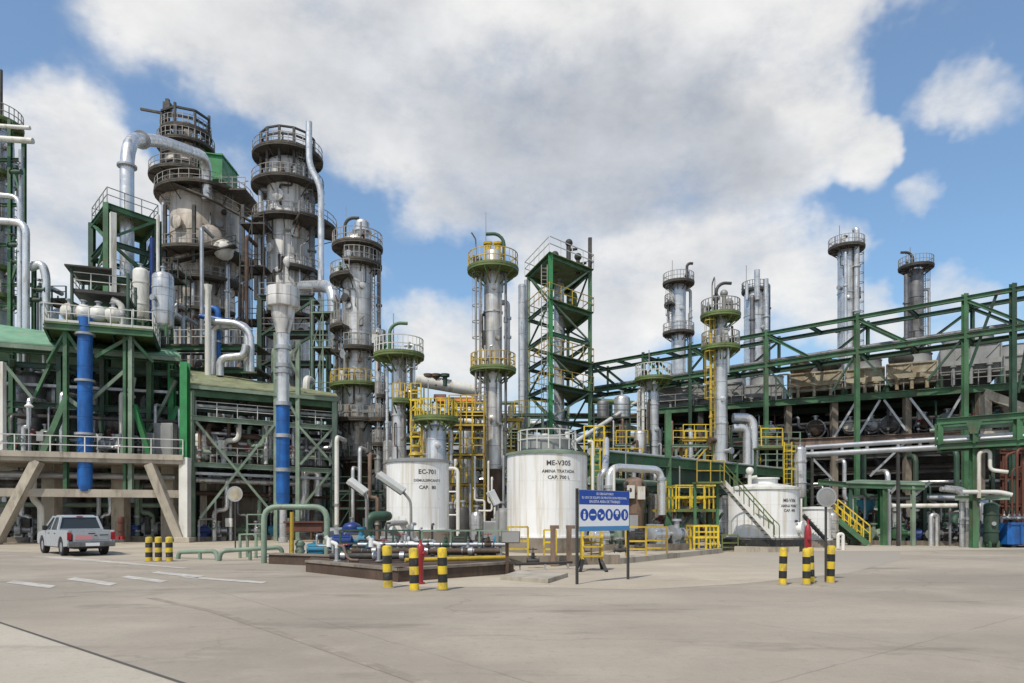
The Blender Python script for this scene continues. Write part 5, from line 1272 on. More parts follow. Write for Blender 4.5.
# ground level at right
kp = sheet('plant_kerb_pad', [gp(735, 551.5), gp(905, 551), gp(1060, 549.5), (60, 60), (12, 60)], .009, slab_m)
SH = Steel('pump_shelter', 'green pump shelter with pale flat roof and bent grey knee braces', 'shelter', (X(890, 42), 42, 0))
zs = Z(484, 42)
SH.part('roof', MB().prism([W(846, 483, 42.3), W(925, 485, 40.5), W(935, 483, 46), W(858, 481, 47)], (0, 0, .1)), greeng)
SH.beam(W(818, 482, 43), W(860, 486, 42.2), .25, .3, green)
SH.beam(W(846, 485.5, 42.2), W(925, 487.5, 40.5), .2, .26, green)
for px, Y, m, w in ((884, 41.5, green, .3), (881, 43, greenb, .28), (889.5, 41, galv, .13), (913, 40.8, greeng, .2), (850, 42.2, greend, .2), (924, 43, greend, .22)): SH.col((X(px, Y), Y, 0), (X(px, Y), Y, Z(490 if px == 889.5 else 486, Y)), w, m)
SH.brace(W(889.5, 494, 41), W(897, 486, 41), .13, galv); SH.brace(W(913, 496, 40.8), W(930, 482, 40.8), .16, galv)
pipe('long pale horizontal pipe at waist height under the right shelter', [W(892, 506, 41.2), W(957, 505.5, 40.2)], .13, cream, feet=[(W(900, 506, 41.2), 0), (W(950, 505.5, 40.3), 0)])
pipe('upper grey pipe in the right shelter behind the waist high pipe', [W(870, 498, 44), W(955, 498, 43)], .16, galv)
pipe('looped silver pipe standing right of the pump shelter', [W(931, 546, 40.6), W(931, 515, 40.6), W(937, 515, 40.6), W(937, 546, 40.6)], .14, silver, bend=.3)
for k, (px, d, a, b) in enumerate(((866, 'leftmost pump under the green shelter', greeng, green), (893, 'green pump by the knee braced post', green, greeng), (905, 'second pump right of the knee braced post', steeld, green), (922, 'dark blue pump under the right end of the shelter', steeld, navy), (940, 'grey pump beside the looped silver pipe', galv, greyp), (953, 'small dark pump left of the tall silver downpipes', steeld, steeld))):
    Y = 42.3-(px-866)*.012; pump(d, (X(px, Y), Y, 0), .95, .4*(-1)**k, a, b)
t = thing('hopper', 'teal funnel hopper beside the yellow stair rails', 'hopper', (X(866, 44.5), 44.5, 0))
MB().lathe((X(866, 44.5), 44.5, 0), [(.1, Z(520, 44.5)), (.15, Z(514, 44.5)), (.55, Z(505, 44.5)), (.55, Z(500, 44.5)), (.5, Z(500, 44.5))], 16).build('funnel', bluet, t)
for dx in (-.45, .45): MB().beam((X(866, 44.5)+dx, 44.5, 0), (X(866, 44.5)+dx, 44.5, Z(505, 44.5)), .07).build('leg', steeld, t)
# yellow railed stair
ST = Steel('access_stair', 'green stair with yellow handrails down to the ground at right', 'stair', (X(855, 41), 41, 0))
p0, p1 = W(836, 518, 41.4), W(868, 543.5, 40.6); p1.z = .1
for dy in (0, 1.0): ST.beam(p0+V((0, dy, 0)), p1+V((0, dy, 0)), .06, .3, green, False, 'stringer')
for i in range(9):
    q = p0.lerp(p1, (i+.5)/9); ST.part('tread', MB().box(q.x-.13, q.x+.13, q.y+.04, q.y+.96, q.z, q.z+.04), grate)
for dy in (0, 1.0):
    a, b = p0+V((.1, dy, .1)), p1+V((.1, dy, .1)); r = MB()
    r.beam(a+V((0, 0, 1.0)), b+V((0, 0, 1.0)), .07).beam(a+V((0, 0, .55)), b+V((0, 0, .55)), .05)
    for i in range(6): q = a.lerp(b, i/5); r.beam(q, q+V((0, 0, 1.0)), .06)
    ST.part('handrail', r, yelb)
ST.part('landing', MB().box(p0.x-1.5, p0.x+.1, p0.y, p0.y+1.2, p0.z, p0.z+.08), grate)
for dx in (-1.4, 0): ST.col((p0.x+dx, p0.y+.6, 0), (p0.x+dx, p0.y+.6, p0.z), .12, green)
# silver downpipes, green cylinder, blue skip, red-brown pipes
YP = 39.2
for k, (px, r, top, m) in enumerate(((962, .14, 491, alu), (968, .17, 490, alu), (981, .24, 503, alu))):
    x = X(px, YP)
    pts = [(x, YP+.1*k, 0), (x, YP+.1*k, Z(top, YP)), (x+(-1.2 if k < 2 else .9), YP+.1*k+(.0 if k < 2 else .6), Z(top-(2 if k < 2 else 0), YP))]
    pipe(['left tall silver downpipe bending left at its top', 'middle tall silver downpipe bending left', 'thickest silver downpipe, right of the two bending left'][k], pts, r, m, bend=.5, flanges=(.5,))
pipe('white pipe ladder loop hanging under the green box girder bridge', [W(979, 498, 37.8), W(979, 452, 37.8), W(990, 450, 37.8), W(990, 470, 37.8), W(1008, 472, 37.5)], .1, cream, bend=.25)
pipe('pale pipe on the beam below the green box girder bridge', [W(962, 492, 38.0), W(1000, 492, 37.6), W(1012, 495, 37.4)], .12, railp)
drum('dark green upright filter vessel right of the silver downpipes', 991, 38.5, 502, 545, 6.5, greend, legs=.2)
drum('squat cream filter pot beside the dark green filter vessel', 1001, 39.5, 530, 548, 4, cream, legs=.1, legmat=galv)
sk = Steel('steel_skip', 'dark blue steel skip at the right edge of the yard', 'skip', (X(1025, 39), 39, 0))
x0, x1, y0, y1 = X(1000, 39), X(1066, 39), 38.4, 40.4; za, zb = Z(544, 39), Z(523, 39)
for q in ((x0, x1, y0, y0+.06), (x0, x1, y1-.06, y1), (x0, x0+.06, y0+.062, y1-.062), (x1-.06, x1, y0+.062, y1-.062)): sk.part('side_panel', MB().box(*q, za, zb), blue)
sk.part('floor_plate', MB().box(x0+.065, x1-.065, y0+.065, y1-.065, za+.02, za+.08), blue)
m = MB()
for i in range(6): x = x0+(x1-x0)*i/5; m.box(x-.05, x+.05, y0-.05, y0-.003, za+.02, zb-.1)
m.box(x0-.03, x1+.03, y0-.06, y0-.004, zb-.09, zb+.04); sk.part('ribs', m, blue)
sk.part('skid', MB().box(x0+.3, x0+.5, y0+.1, y1-.1, 0, za).box(x1-.5, x1-.3, y0+.1, y1-.1, 0, za), steeld)
for k, (px, py0, py1, r) in enumerate(((1006, 455, 521, .07), (1012, 470, 521, .06), (1017, 450, 521, .08), (1023, 462, 521, .07), (1030, 455, 521, .09))):
    pipe(['leftmost', 'second', 'middle', 'fourth', 'rightmost'][k]+' of the red brown risers above the blue skip', [(X(px, 41.5), 41.5, 0), W(px, py0, 41.5), W(px+9, py0-3, 41.5+.2)], r, redbr, bend=.25, group='red brown risers above the blue skip')
RB = Steel('pipe_gantry', 'red brown pipe support frame behind the blue skip', 'frame', (X(1020, 42), 42, 0))
for px in (1003, 1021, 1045): RB.col((X(px, 42), 42, 0), W(px, 448, 42), .2, redbr)
for py in (452, 478, 505): RB.beam(W(1000, py, 41.9), W(1050, py, 41.9), .16, .22, redbr)
for k in range(5):
    x = X(1003+k*5, 41); valve(['first', 'second', 'third', 'fourth', 'fifth'][k]+' from the left of the small pale valves above the blue skip', (x, 40.9, Z(518, 40.9)), .2, cream, rustm, 'valves above the blue skip')
tag(MB().tube([(X(1001, 40.9), 40.9, Z(518, 40.9)), (X(1030, 40.9), 40.9, Z(518, 40.9))], .07, 8).beam((X(1001.5, 40.9), 40.9, 0), (X(1001.5, 40.9), 40.9, Z(518, 40.9)), .08).build('valve_manifold', cream), 'pale manifold pipe carrying the small valves above the blue skip', 'pipe')

# ================================================================== MIDDLE GREEN PIPE RACK
mr = Line(585, 37.5, 800, 55)
MR = Steel('pipe_rack', 'green pipe rack receding right behind the blue notice board', 'rack', mr.p(680, 0))
mnb2 = V((mr.n.x, mr.n.y, 0))
for bk in (0, 3.2):
    MR.beam(mr.p(594, 5.0, bk), mr.p(812, 5.0, bk), .35, .6, green); MR.beam(mr.p(594, 3.4, bk), mr.p(812, 3.4, bk), .25, .3, greend)
    for px in (597, 668, 735, 800):
        p = mr.p(px, 0)+mnb2*bk; MR.col(p, p+V((0, 0, 8.2 if px == 668 and bk == 0 else 5.4)), .34, green if bk == 0 else greend)
for px in (597, 630, 668, 700, 735, 770, 800):
    p = mr.p(px, 0)
    for z in (4.95, 3.35): MR.beam(p+V((0, 0, z)), p+mnb2*3.2+V((0, 0, z)), .2, .28, greend)
MR.part('web_plate', MB().prism([mr.p(668, 3.6, .2), mr.p(735, 3.6, .2), mr.p(735, 4.7, .2), mr.p(668, 4.7, .2)], mnb2*.02), greend)
for k, (z, bk, r, mt, d) in enumerate(((5.35, .5, .14, galv, 'galvanised pipe nearest the front on top'), (5.4, 1.1, .2, silver, 'bright silver pipe second on top'), (5.42, 1.8, .22, alu_dark, 'dark pipe third on top'), (5.36, 2.5, .15, rustm, 'rusty pipe rearmost on top'), (3.75, .6, .17, greeng, 'grey green pipe front on the lower tier'), (3.8, 1.4, .22, alu, 'silver pipe middle on the lower tier'), (3.75, 2.2, .18, cream, 'off white pipe rear on the lower tier'))):
    pipe(d+' of the green rack behind the notice board', [mr.p(590, z, bk), mr.p(815, z, bk)], r, mt, flanges=(.3,))
pipe('front silver pipe hoop above the blue notice board', [W(609, 500, 34.5), W(609, 467, 34.5), W(660, 470, 36.2), W(662, 488, 36.2), W(662, 515, 36.2)], .2, silver, bend=.7, flanges=(.4, 2.5))
pipe('rear silver pipe hoop dropping from the green rack above the notice board', [W(600, 500, 35.2), W(600, 476, 35.2), W(605, 471, 35.2), W(606, 452, 37), W(606, 440, 38.5)], .18, silver, bend=.5)
pipe('thin white pipe riser beside the silver pipe hoops', [(X(614, 34), 34, 0), W(614, 465, 34)], .07, cream, bend=0)
YPf = 37.
PF = Steel('yellow_platform', 'raised platform with yellow railings and green knee braces left of the stair tank', 'platform', (X(697, YPf), YPf, 0))
x0, x1, zz = X(676, YPf), X(718, YPf), Z(509, YPf)
PF.part('deck', MB().box(x0, x1, YPf, YPf+2.6, zz-.15, zz), olive)
PF.rail([(x0, YPf+2.5, zz), (x0, YPf, zz), (x1, YPf, zz), (x1, YPf+2.5, zz), (x0, YPf+2.5, zz)], yelb, 1.25, .04, .75)
for x in (x0+.3, x1-.3):
    PF.col((x, YPf+.5, 0), (x, YPf+.5, zz-.15), .2, greend)
    for s_ in (-1, 1): PF.brace((x, YPf+.45, zz-1.2), (x+s_*.7, YPf+.45, zz-.2), .12, greend)
PF.part('gate_frame', MB().beam((x0-.95, YPf, zz-.3), (x0-.95, YPf, zz+1.5), .07).beam((x0-.55, YPf, zz-.3), (x0-.55, YPf, zz+1.5), .07).beam((x0-.95, YPf, zz+1.45), (x0-.55, YPf, zz+1.45), .07).box(x0-1.0, x0-.003, YPf+.1, YPf+1.2, zz-.15, zz-.02), yelb)
column('dim grey vessel under the yellow platform', 688, 39.6, [(517, 10), (543, 10)], galv, name='pot_vessel', cat='vessel', seg=20, stub=False)
column('squat tan vessel behind the notice board legs', 634, 38.5, [(482, 10), (545, 10)], brownv, name='pot_vessel', cat='vessel', seg=20, plats=[])
# ================================================================== WHITE TANKS
def tank(label, px, Y, pyt, pyb, hw, lines, aoff, rim, group=None, dome=.12):
    cx = X(px, Y); r = S(hw, Y); zt, zb = Z(pyt, Y), Z(pyb, Y)
    t = thing('storage_tank', label, 'tank', (cx, Y, 0), group)
    MB().lathe((cx, Y, 0), [(r, zb), (r, zt)], 56).build('shell', white, t)
    MB().lathe((cx, Y, 0), [(r+.07, zt-.07), (r+.07, zt+.05), (r*.7, zt+r*dome*.7), (r*.3, zt+r*dome), (.01, zt+r*dome*1.05)], 56, cap=False).build('roof', rim, t)
    m = MB()
    for k in (.34, .67): m.ring((cx, Y, zb+(zt-zb)*k), r-.01, r+.006, 0, .03, 56)
    for ci in range(3):
        for k in range(9):
            a = (k+.5*(ci % 2)+.2)*2*pi/9; e = V((sin(a), -cos(a), 0))*(r-.004); h = (zt-zb)/3
            m.beam(V((cx, Y, zb+ci*h+.02))+e, V((cx, Y, zb+(ci+1)*h-.02))+e, .025, .02, up=e)
    m.ring((cx, Y, zb), r-.02, r+.09, 0, .09, 56); m.build('weld_bands', white, t)
    MB().lathe((cx, Y, 0), [(r+.25, 0), (r+.25, max(.1, zb-.02)), (.1, zb-.01)], 48).build('plinth', concd, t)
    for txt, wpx, py in lines:
        vs, fs = text_mesh(txt, S(wpx, Y)); z0 = Z(py, Y)-S(2, Y)
        P = []
        for v in vs:
            a = aoff+v.x/r; P.append((cx+(r+.008)*sin(a), Y-(r+.008)*cos(a), z0+v.y))
        MB().add(P, fs).build('lettering', ink, t)
    return t, cx, r, zt, zb
t1, cx, r, zt, zb = tank('left white storage tank with black lettering and a dark rim', 418, 33, 462, 531, 31, [('EC-701', 17, 473.5), ('DEMULSIFICANTE', 27, 481), ('CAP.  80', 17, 488)], .44, greyp)
def on_shell(cx, Y, r, a, z, off=0): return V((cx+(r+off)*sin(a), Y-(r+off)*cos(a), z))
a = .62; c = on_shell(cx, 33, r, -.18+1.0*0+.0, zb+.75); e = V((sin(a*-.25), -cos(.16), 0))
q = on_shell(cx, 33, r, -.37+0.0, zb+.8); 
ma = -.36+.0
ma = .0
ma = math.asin(max(-1, min(1, (407-418)/31)))
e = V((sin(ma), -cos(ma), 0))
MB().lathe(on_shell(cx, 33, r, ma, Z(524, 33), -.05), [(.3, 0), (.3, .18), (.38, .19), (.38, .25), (.02, .27)], 20, axis=e).build('manhole', white, t1)
m = MB(); xx = cx+r+.45; zz = Z(469, 33)
m.tube([(cx+r*.75, 32.6, zz), (xx, 32.6, zz), (xx, 32.6, .2)], .085, 10, .25)
for py in (492, 515): m.cyl((cx+r*.9, 32.7, Z(py, 33)), (xx, 32.6, Z(py, 33)), .04, 8)
m.build('overflow_pipe', cream, t1)
MB().cyl((cx-.1, 33, zt), (cx-.1, 33, zt+.75), .1).cyl((cx-.1, 33, zt+.7), (cx-.1, 33, zt+.8), .24).lathe((cx-.1, 33, zt+.3), [(.35, 0), (.3, .12), (.1, .2)], 14).build('roof_vent', yellow, t1)
t2, cx, r, zt, zb = tank('largest white storage tank, behind the blue notice board, with railed green roof rim', 547, 35, 455, 537, 40, [('ME-V305', 24, 466), ('AMINA TRATADA', 33, 473), ('CAP. 700 L', 22, 479)], .24, greeng)
MB().rail(arc_pts((cx, 35), r*.72, zt+.2, -180, 180, 22), .95, .03, 3, closed=False).build('roof_railing', railp, t2)
m = MB()
for dx, hh, rr in ((-.8, .5, .22), (-.1, .8, .14), (.6, .45, .3), (1.0, .9, .1)): m.cyl((cx+dx, 34.7, zt), (cx+dx, 34.7, zt+.2+hh), rr, 14).cyl((cx+dx, 34.7, zt+.12+hh), (cx+dx, 34.7, zt+.22+hh), rr*1.3, 14)
m.build('roof_hatches', cream, t2)
MB().lathe((cx, 35.2, 0), [(r*.62, zt+.2), (r*.62, zt+.75), (r*.5, zt+.9), (.02, zt+1.0)], 30).build('roof_curb', greyp, t2)
MB().tube([(cx+r*.98, 34.3, zt+.6), (cx+r*.98+.25, 34.3, zt+.6), (cx+r*.98+.25, 34.3, .2)], .075, 10, .2).build('overflow_pipe', cream, t2)
xx = cx+r+.5; MB().rail([(xx-.6, 35.4, zt+.0), (xx+.4, 35.4, zt+.0)], 1.5, .04, .5).build('ladder_landing_rail', yelb, t2)
ladder_mb((xx, 35.6, 0), -pi/2, 0, zt+.9).build('ladder', yelb, t2)
t3, cx, r, zt, zb = tank('squat white tank with a stairway slanting down its front', 763, 36, 489, 537, 33.5, [('ME-V306', 16, 500.5), ('AMINA POBRE', 21, 505.5), ('CAP. 400', 15, 510)], .47, cream, dome=.16)
MB().cyl((cx+.1, 36, zt+.2), (cx+.1, 36, zt+.55), .62, 24).cyl((cx+.1, 36, zt+.5), (cx+.1, 36, zt+.57), .72, 24).build('roof_hatch', white, t3)
MB().cyl((cx-.85, 35.5, zt), (cx-.85, 35.5, zt+.9), .1).ball((cx-.85, 35.5, zt+.9), .2).cyl((cx-.85, 35.5, zt+.55), (cx-.5, 35.5, zt+.6), .08).build('roof_vent', cream, t3)
MB().ring((cx, 36, .28), r+.02, r+.4, 0, zb-.36, 48).build('dark_base_ring', black, t3)
ma = .93; e = V((sin(ma), -cos(ma), 0))
MB().lathe(on_shell(cx, 36, r, ma, zb+.5, -.1), [(.27, 0), (.27, .25), (.33, .26), (.33, .33), (.02, .36)], 20, axis=e).build('manhole', white, t3)
MB().box(*(lambda q: (q.x-.1, q.x+.1, q.y-.03, q.y+.1, q.z-.05, q.z+.06))(on_shell(cx, 36, r, .72, Z(521, 36), .02))).build('name_tag', ink, t3)
ys = 36-r-.35
p0, p1 = W(722, 482, ys-.2), W(771, 537, ys)
ST = Steel('tank_stairway', 'narrow stairway with thin yellowish handrail slanting down in front of the squat white tank', 'stair', (p1.x, ys, 0))
for dy in (-.3, .3): ST.beam(p0+V((0, dy, 0)), p1+V((0, dy, 0)), .04, .2, cream, False, 'stringer')
for i in range(13):
    q = p0.lerp(p1, (i+.5)/13); ST.part('tread', MB().box(q.x-.12, q.x+.12, q.y-.27, q.y+.27, q.z, q.z+.035), steeld)
for dy in (-.32, .32):
    m = MB(); a, b = p0+V((0, dy, .85)), p1+V((0, dy, .85)); m.beam(a, b, .045)
    for i in range(6): q = p0.lerp(p1, i/5)+V((0, dy, 0)); m.beam(q, q+V((0, 0, .86)), .035)
    m.tube([b, b+V((.28, 0, -.25)), p1+V((.28, dy, -.1))], .025, 6, .1); ST.part('handrail', m, olive)
q = W(722, 482, ys-.2)
ST.part('landing', MB().box(q.x-1.3, q.x+.05, q.y-.4, q.y+.5, q.z-.08, q.z), olive)
ST.rail([q+V((-1.3, -.35, 0)), q+V((0, -.35, 0))], yellow, 1.0, .025, .6)
for dx in (-1.2, -.1): ST.col((q.x+dx, q.y+.4, 0), (q.x+dx, q.y+.4, q.z-.08), .12, green)
t4, cx, r, zt, zb = tank('small white tank with a zigzag stair half hidden behind the red hydrant', 816, 39.5, 508, 540, 14, [], 0, cream, dome=.1)
p0, p1 = W(803, 515, 38.3), W(826, 540, 38.3)
ST = Steel('tank_stairway', 'short dark stairway in front of the small white tank', 'stair', (p1.x, 38.3, 0))
ST.beam(p0, p1, .05, .22, steeld, False, 'stringer')
for i in range(8): q = p0.lerp(p1, (i+.5)/8); ST.part('tread', MB().box(q.x-.1, q.x+.1, q.y-.3, q.y+.3, q.z, q.z+.03), steeld)
ST.col((p0.x-.1, p0.y, 0), (p0.x-.1, p0.y, p0.z+.9), .08, cream, False, 'post')
drum('squat dark drum beside the small white tank under the stair', 832, 41, 512, 540, 6, alu_rust, legs=.15)
pl = MB().prism([(X(735, 33.5), 33.6, 0), (X(800, 33.5), 33.6, 0), (X(800, 36), 36, 0), (X(735, 36), 36, 0)], (0, 0, .26)).build('tank_footing', conc)
tag(pl, 'low concrete footing in front of the squat white tank', 'footing')
pipe('white bent pipe behind the right hand bollards', [(X(838, 36), 36, .1), W(838, 534, 36), W(843, 534, 36), (X(843, 36), 36, 0)], .09, cream, bend=.2)

# ================================================================== BUNDS AND YARD FURNITURE
A_, B_, C_, D_ = V((-6.45, 21.9, 0)), V((-3.0, 18.45, 0)), V((.05, 21.2, 0)), V((-.3, 27.5, 0))
PB = Steel('pump_bund', 'low dark walled concrete pump bund with a pale kerb top behind the middle bollards', 'bund', (-3, 22, 0))
PB.part('wall', MB().prism([A_, B_, C_, D_, V((-7.6, 27, 0))], (0, 0, .30)), rustm)
o = V((0, .03, .303))
for p, q in ((A_, B_), (B_, C_)):
    n_ = V((-(q-p).y, (q-p).x, 0)).normalized()*.32
    PB.part('kerb_top', MB().prism([p-n_*.12+V((0, 0, .303)), q-n_*.12+V((0, 0, .303)), q+n_+V((0, 0, .303)), p+n_+V((0, 0, .303))], (0, 0, .07)), concd)
PB.part('left_kerb', MB().prism([V((-8.9, 25.6, 0)), V((-6.2, 24.2, 0)), V((-6.1, 24.6, 0)), V((-8.8, 26.0, 0))], (0, 0, .34)), rustm)
PB.part('left_kerb_top', MB().prism([V((-8.95, 25.55, .342)), V((-6.2, 24.15, .342)), V((-6.1, 24.65, .342)), V((-8.8, 26.05, .342))], (0, 0, .05)), concd)
# grey green railing round the bund
fz = .3
for k, (a, b, d, mt) in enumerate((((340, 24.4), (420, 24.0), 'dark green pipe railing along the pump bund behind the middle bollards', greend), ((422, 24.0), (508, 24.0), 'grey green panel railing in front of the left white tank', greeng))):
    A1, B1 = V((X(a[0], a[1]), a[1], fz)), V((X(b[0], b[1]), b[1], fz))
    m = MB().rail([A1, B1], .95, .035, .95); m.beam(A1+V((0, 0, .25)), B1+V((0, 0, .25)), .05)
    tag(m.build('pipe_railing', mt), d, 'railing')
pipe('long yellowish pipe lying along the front of the pump bund', [(X(405, 20.6), 20.6, .45), (X(508, 22), 22, .45)], .07, yellow, feet=[((X(420, 20.8), 20.8, .45), .3), ((X(470, 21.5), 21.5, .45), .3)])
for k, (px0, px1, Y, z, r, mt, d) in enumerate(((352, 500, 22.6, .62, .09, rustm, 'rusty header pipe in the pump bund'), (358, 505, 23.2, .80, .07, galv, 'galvanised header pipe in the pump bund'), (370, 496, 23.6, .55, .12, greend, 'dark green header pipe in the pump bund'), (330, 420, 21.9, .5, .10, steeld, 'black header pipe at the front of the pump bund'))):
    pipe(d, [(X(px0, Y), Y, z), (X(px1, Y), Y, z)], r, mt, flanges=(.15, .5, .8), feet=[((X(px0, Y)*.8+X(px1, Y)*.2, Y, z), .3), ((X(px0, Y)*.2+X(px1, Y)*.8, Y, z), .3)], footmat=concd)
vd = ['first', 'second', 'third', 'fourth', 'fifth', 'sixth', 'seventh', 'eighth']
for k, (px, Y, z, mt, wh) in enumerate(((345, 21.9, .5, steeld, red), (368, 22.6, .62, bluet, steeld), (384, 22.6, .62, rustm, red), (402, 23.2, .8, galv, red), (428, 22.6, .62, steeld, greeng), (446, 23.2, .8, greend, rustm), (468, 22.6, .62, galv, steeld), (488, 23.2, .8, rustm, red))):
    valve(vd[k]+' handwheel valve from the left along the pump bund pipes', (X(px, Y), Y, z), .2, mt, wh, 'handwheel valves in the pump bund')
for k, (px, Y, s, mt, mm, d) in enumerate(((352, 25.5, .75, bluet, navy, 'teal and dark blue pump left of the left white tank'), (325, 26.2, .7, bluet, bluet, 'teal pump below the tall green pipe arch'), (470, 25.6, .7, steeld, greend, 'dark green pump in front of the gap between the white tanks'), (398, 26, .7, galv, greyp, 'grey pump in front of the left white tank'))):
    pump(d, (X(px, Y), Y, .3 if px > 340 else 0), s, .2, mt, mm)
for k, (px, Y, a, b, hw, mt, d) in enumerate(((313, 27, 543, 560, 4.5, bluet, 'teal upright drum behind the pump bund'), (300, 27.5, 540, 558, 4, greeng, 'grey green upright drum under the tall pipe arch'), (352, 30, 522, 548, 9, navy, 'dark blue barrel vessel left of the left white tank'))):
    drum(d, px, Y, a, b, hw, mt, legs=.12, legmat=steeld)
t = thing('hose_cabinet', 'long dull red hose cabinet under the tall green pipe arch', 'cabinet', (X(303, 28.5), 28.5, 0))
MB().box(X(286, 28.5), X(322, 28.5), 28.5, 29.1, Z(532, 28.5), Z(523, 28.5)).build('cabinet_body', redbr, t, bevel=.02)
MB().box(X(284, 28.5), X(324, 28.5), 28.4, 29.2, Z(523, 28.5)+.003, Z(522, 28.5)+.03).build('cabinet_lid', redbr, t)
for px in (289, 319): MB().box(X(px, 28.5)-.05, X(px, 28.5)+.05, 28.7, 28.9, 0, Z(532, 28.5)).build('leg', steeld, t)
pipe('dull yellow painted post pipe by the tall green arch', [(X(292, 27.2), 27.2, 0), W(292, 512, 27.2)], .08, yellow, 'marker_post', 'post', 0)
# fire monitors on the bund
for k, (px, Y, sx) in enumerate(((334, 21.3, 1), (376, 21.6, 1))):
    x = X(px, Y); z = .37
    t = thing('fire_monitor', ['white fire monitor with brown hose at the left corner of the pump bund', 'white fire monitor nearer the left middle bollard'][k], 'monitor', (x, Y, z if k == 0 else .3)); t.scale = (.72,)*3
    MB().lathe((x+.12, Y, z), [(.15, 0), (.15, .03), (.09, .06), (.08, .62)], 12).build('pedestal', galv, t)
    MB().tube([(x+.12, Y, z+.55), (x+.12, Y, z+.72), (x-.2, Y, z+.85), (x-.35, Y-.05, z+1.05)], [.08, .09, .085, .10], 12, .1).cyl((x-.2, Y, z+.62), (x-.2, Y, z+1.0), .12).build('barrel', white, t)
    if k == 0: MB().tube([(x+.15, Y-.02, z+.66), (x+.42, Y-.1, z+.66), (x+.55, Y-.15, z+.25), (x+.72, Y-.2, z+.07), (x+1.1, Y-.25, z+.06)], .06, 8, .2).build('hose', brownv, t)
# tall green pipe arch and low barriers
YG = 26.
pipe('tall pale green pipe arch straddling the pumps left of the pump bund', [(X(264, YG), YG, 0), W(264, 507, YG), W(327, 507, YG), (X(327, YG), YG, 0)], .11, greeng, 'pipe_arch', 'pipe', .5)
t = thing('pipe_barrier', 'low grey green pipe barrier beside the left bollards', 'barrier', (X(200, 28), 28, 0))
MB().tube([(X(178, 28.5), 28.5, 0), W(179, 552, 28.5), W(216, 551, 28), W(218, 562, 27.5)], .09, 10, .25).build('rail', greeng, t); MB().cyl((X(200, 28.2), 28.2, 0), W(200, 552, 28.2), .07).build('post', greeng, t)
t = thing('pipe_barrier', 'longer grey green pipe barrier running towards the pump bund', 'barrier', (X(245, 27.5), 27.5, 0))
MB().tube([(X(219, 27.2), 27.2, 0), W(221, 551, 27.2), W(282, 547, 28), (X(282, 28), 28, 0)], .09, 10, .25).build('rail', greeng, t); MB().cyl((X(250, 27.6), 27.6, 0), W(250, 549, 27.6), .07).build('post', greeng, t)
s = Steel('step_stand', 'small grey green step frame behind the longer pipe barrier', 'step stand', (X(248, 29), 29, 0))
for px in (240, 256):
    for dy in (0, .8): s.col((X(px, 29), 29+dy, 0), (X(px, 29), 29+dy, Z(535, 29)), .09, greeng)
s.part('tread', MB().box(X(239, 29), X(257, 29), 28.95, 29.85, Z(535, 29), Z(535, 29)+.05), greeng); s.part('handrail', MB().rail([(X(240, 29), 29.8, Z(535, 29)), (X(256, 29), 29.8, Z(535, 29))], .85, .03, .6), greeng)
round_sign('round cream road sign seen from behind under the olive roof', 235, 34, 494, 7.8, beige)
round_sign('round grey road sign seen from behind by the right hand bollards', 826.5, 18.6, 497, 10, greyp)
# lamps on goosenecks
for k, (px, Y, a, b, pole) in enumerate(((367, 25.5, (349, 480), (366, 493), (366.5, 498)), (411, 26, (378, 474), (404, 492), (411, 503)), (498, 27, (490, 491), (497, 505), (498, 506)))):
    p, q = W(*a, Y), W(*b, Y)
    t = thing('flood_lamp', ['tilted white box lamp left of the left white tank', 'long tilted white lamp overlapping the left white tank', 'small tilted white lamp between the two big white tanks'][k], 'lamp', (X(pole[0], Y), Y, .3 if k else 0.3))
    d = (q-p).normalized(); up = V((0, -.5, .85)) 
    MB().beam(p, q, .34, .2, up=V((0, -.35, .9))).build('lamp_housing', railp, t, bevel=.03)
    MB().beam(p+d*.08-V((0, .02, .12)), q-d*.08-V((0, .02, .12)), .26, .03, up=V((0, -.35, .9))).build('lens', glass, t)
    MB().tube([(X(pole[0], Y), Y, .3), W(pole[0], pole[1]+4, Y), W(pole[0]-1, pole[1]-3, Y), q-d*.1], .05, 8, .2).build('pole', railg, t)
t = thing('junction_box', 'brown grey junction box on a post right of the middle bollards', 'junction box', (X(507, 20.9), 20.9, 0))
MB().box(X(501, 20.9), X(520, 20.9), 20.7, 20.95, Z(543, 20.9), Z(531, 20.9)).build('box', brownv, t, bevel=.015)
MB().beam((X(507, 20.9), 21.0, 0), (X(507, 20.9), 21.0, Z(532, 20.9)), .1).build('post', rustm, t)
MB().box(X(502, 20.9), X(519, 20.9), 20.68, 20.697, Z(542, 20.9), Z(532, 20.9)).build('lid', greyp, t)
pl = MB().prism([V((*gp(500, 580), 0)), V((*gp(548, 583.5), 0)), V((*gp(568, 577), 0)), V((*gp(520, 574), 0))], (0, 0, .12)).build('cover_slab', conc, bevel=.01)
tag(pl, 'tan concrete cover slab lying on the yard left of the notice board', 'cover')
pipe('thin low pipe crossing the yard behind the tan cover slab', [(X(515, 22.2), 22.2, .22), (X(572, 23.2), 23.2, .22)], .045, steeld, feet=[((X(520, 22.3), 22.3, .22), 0), ((X(545, 22.7), 22.7, .22), 0), ((X(568, 23.1), 23.1, .22), 0)])
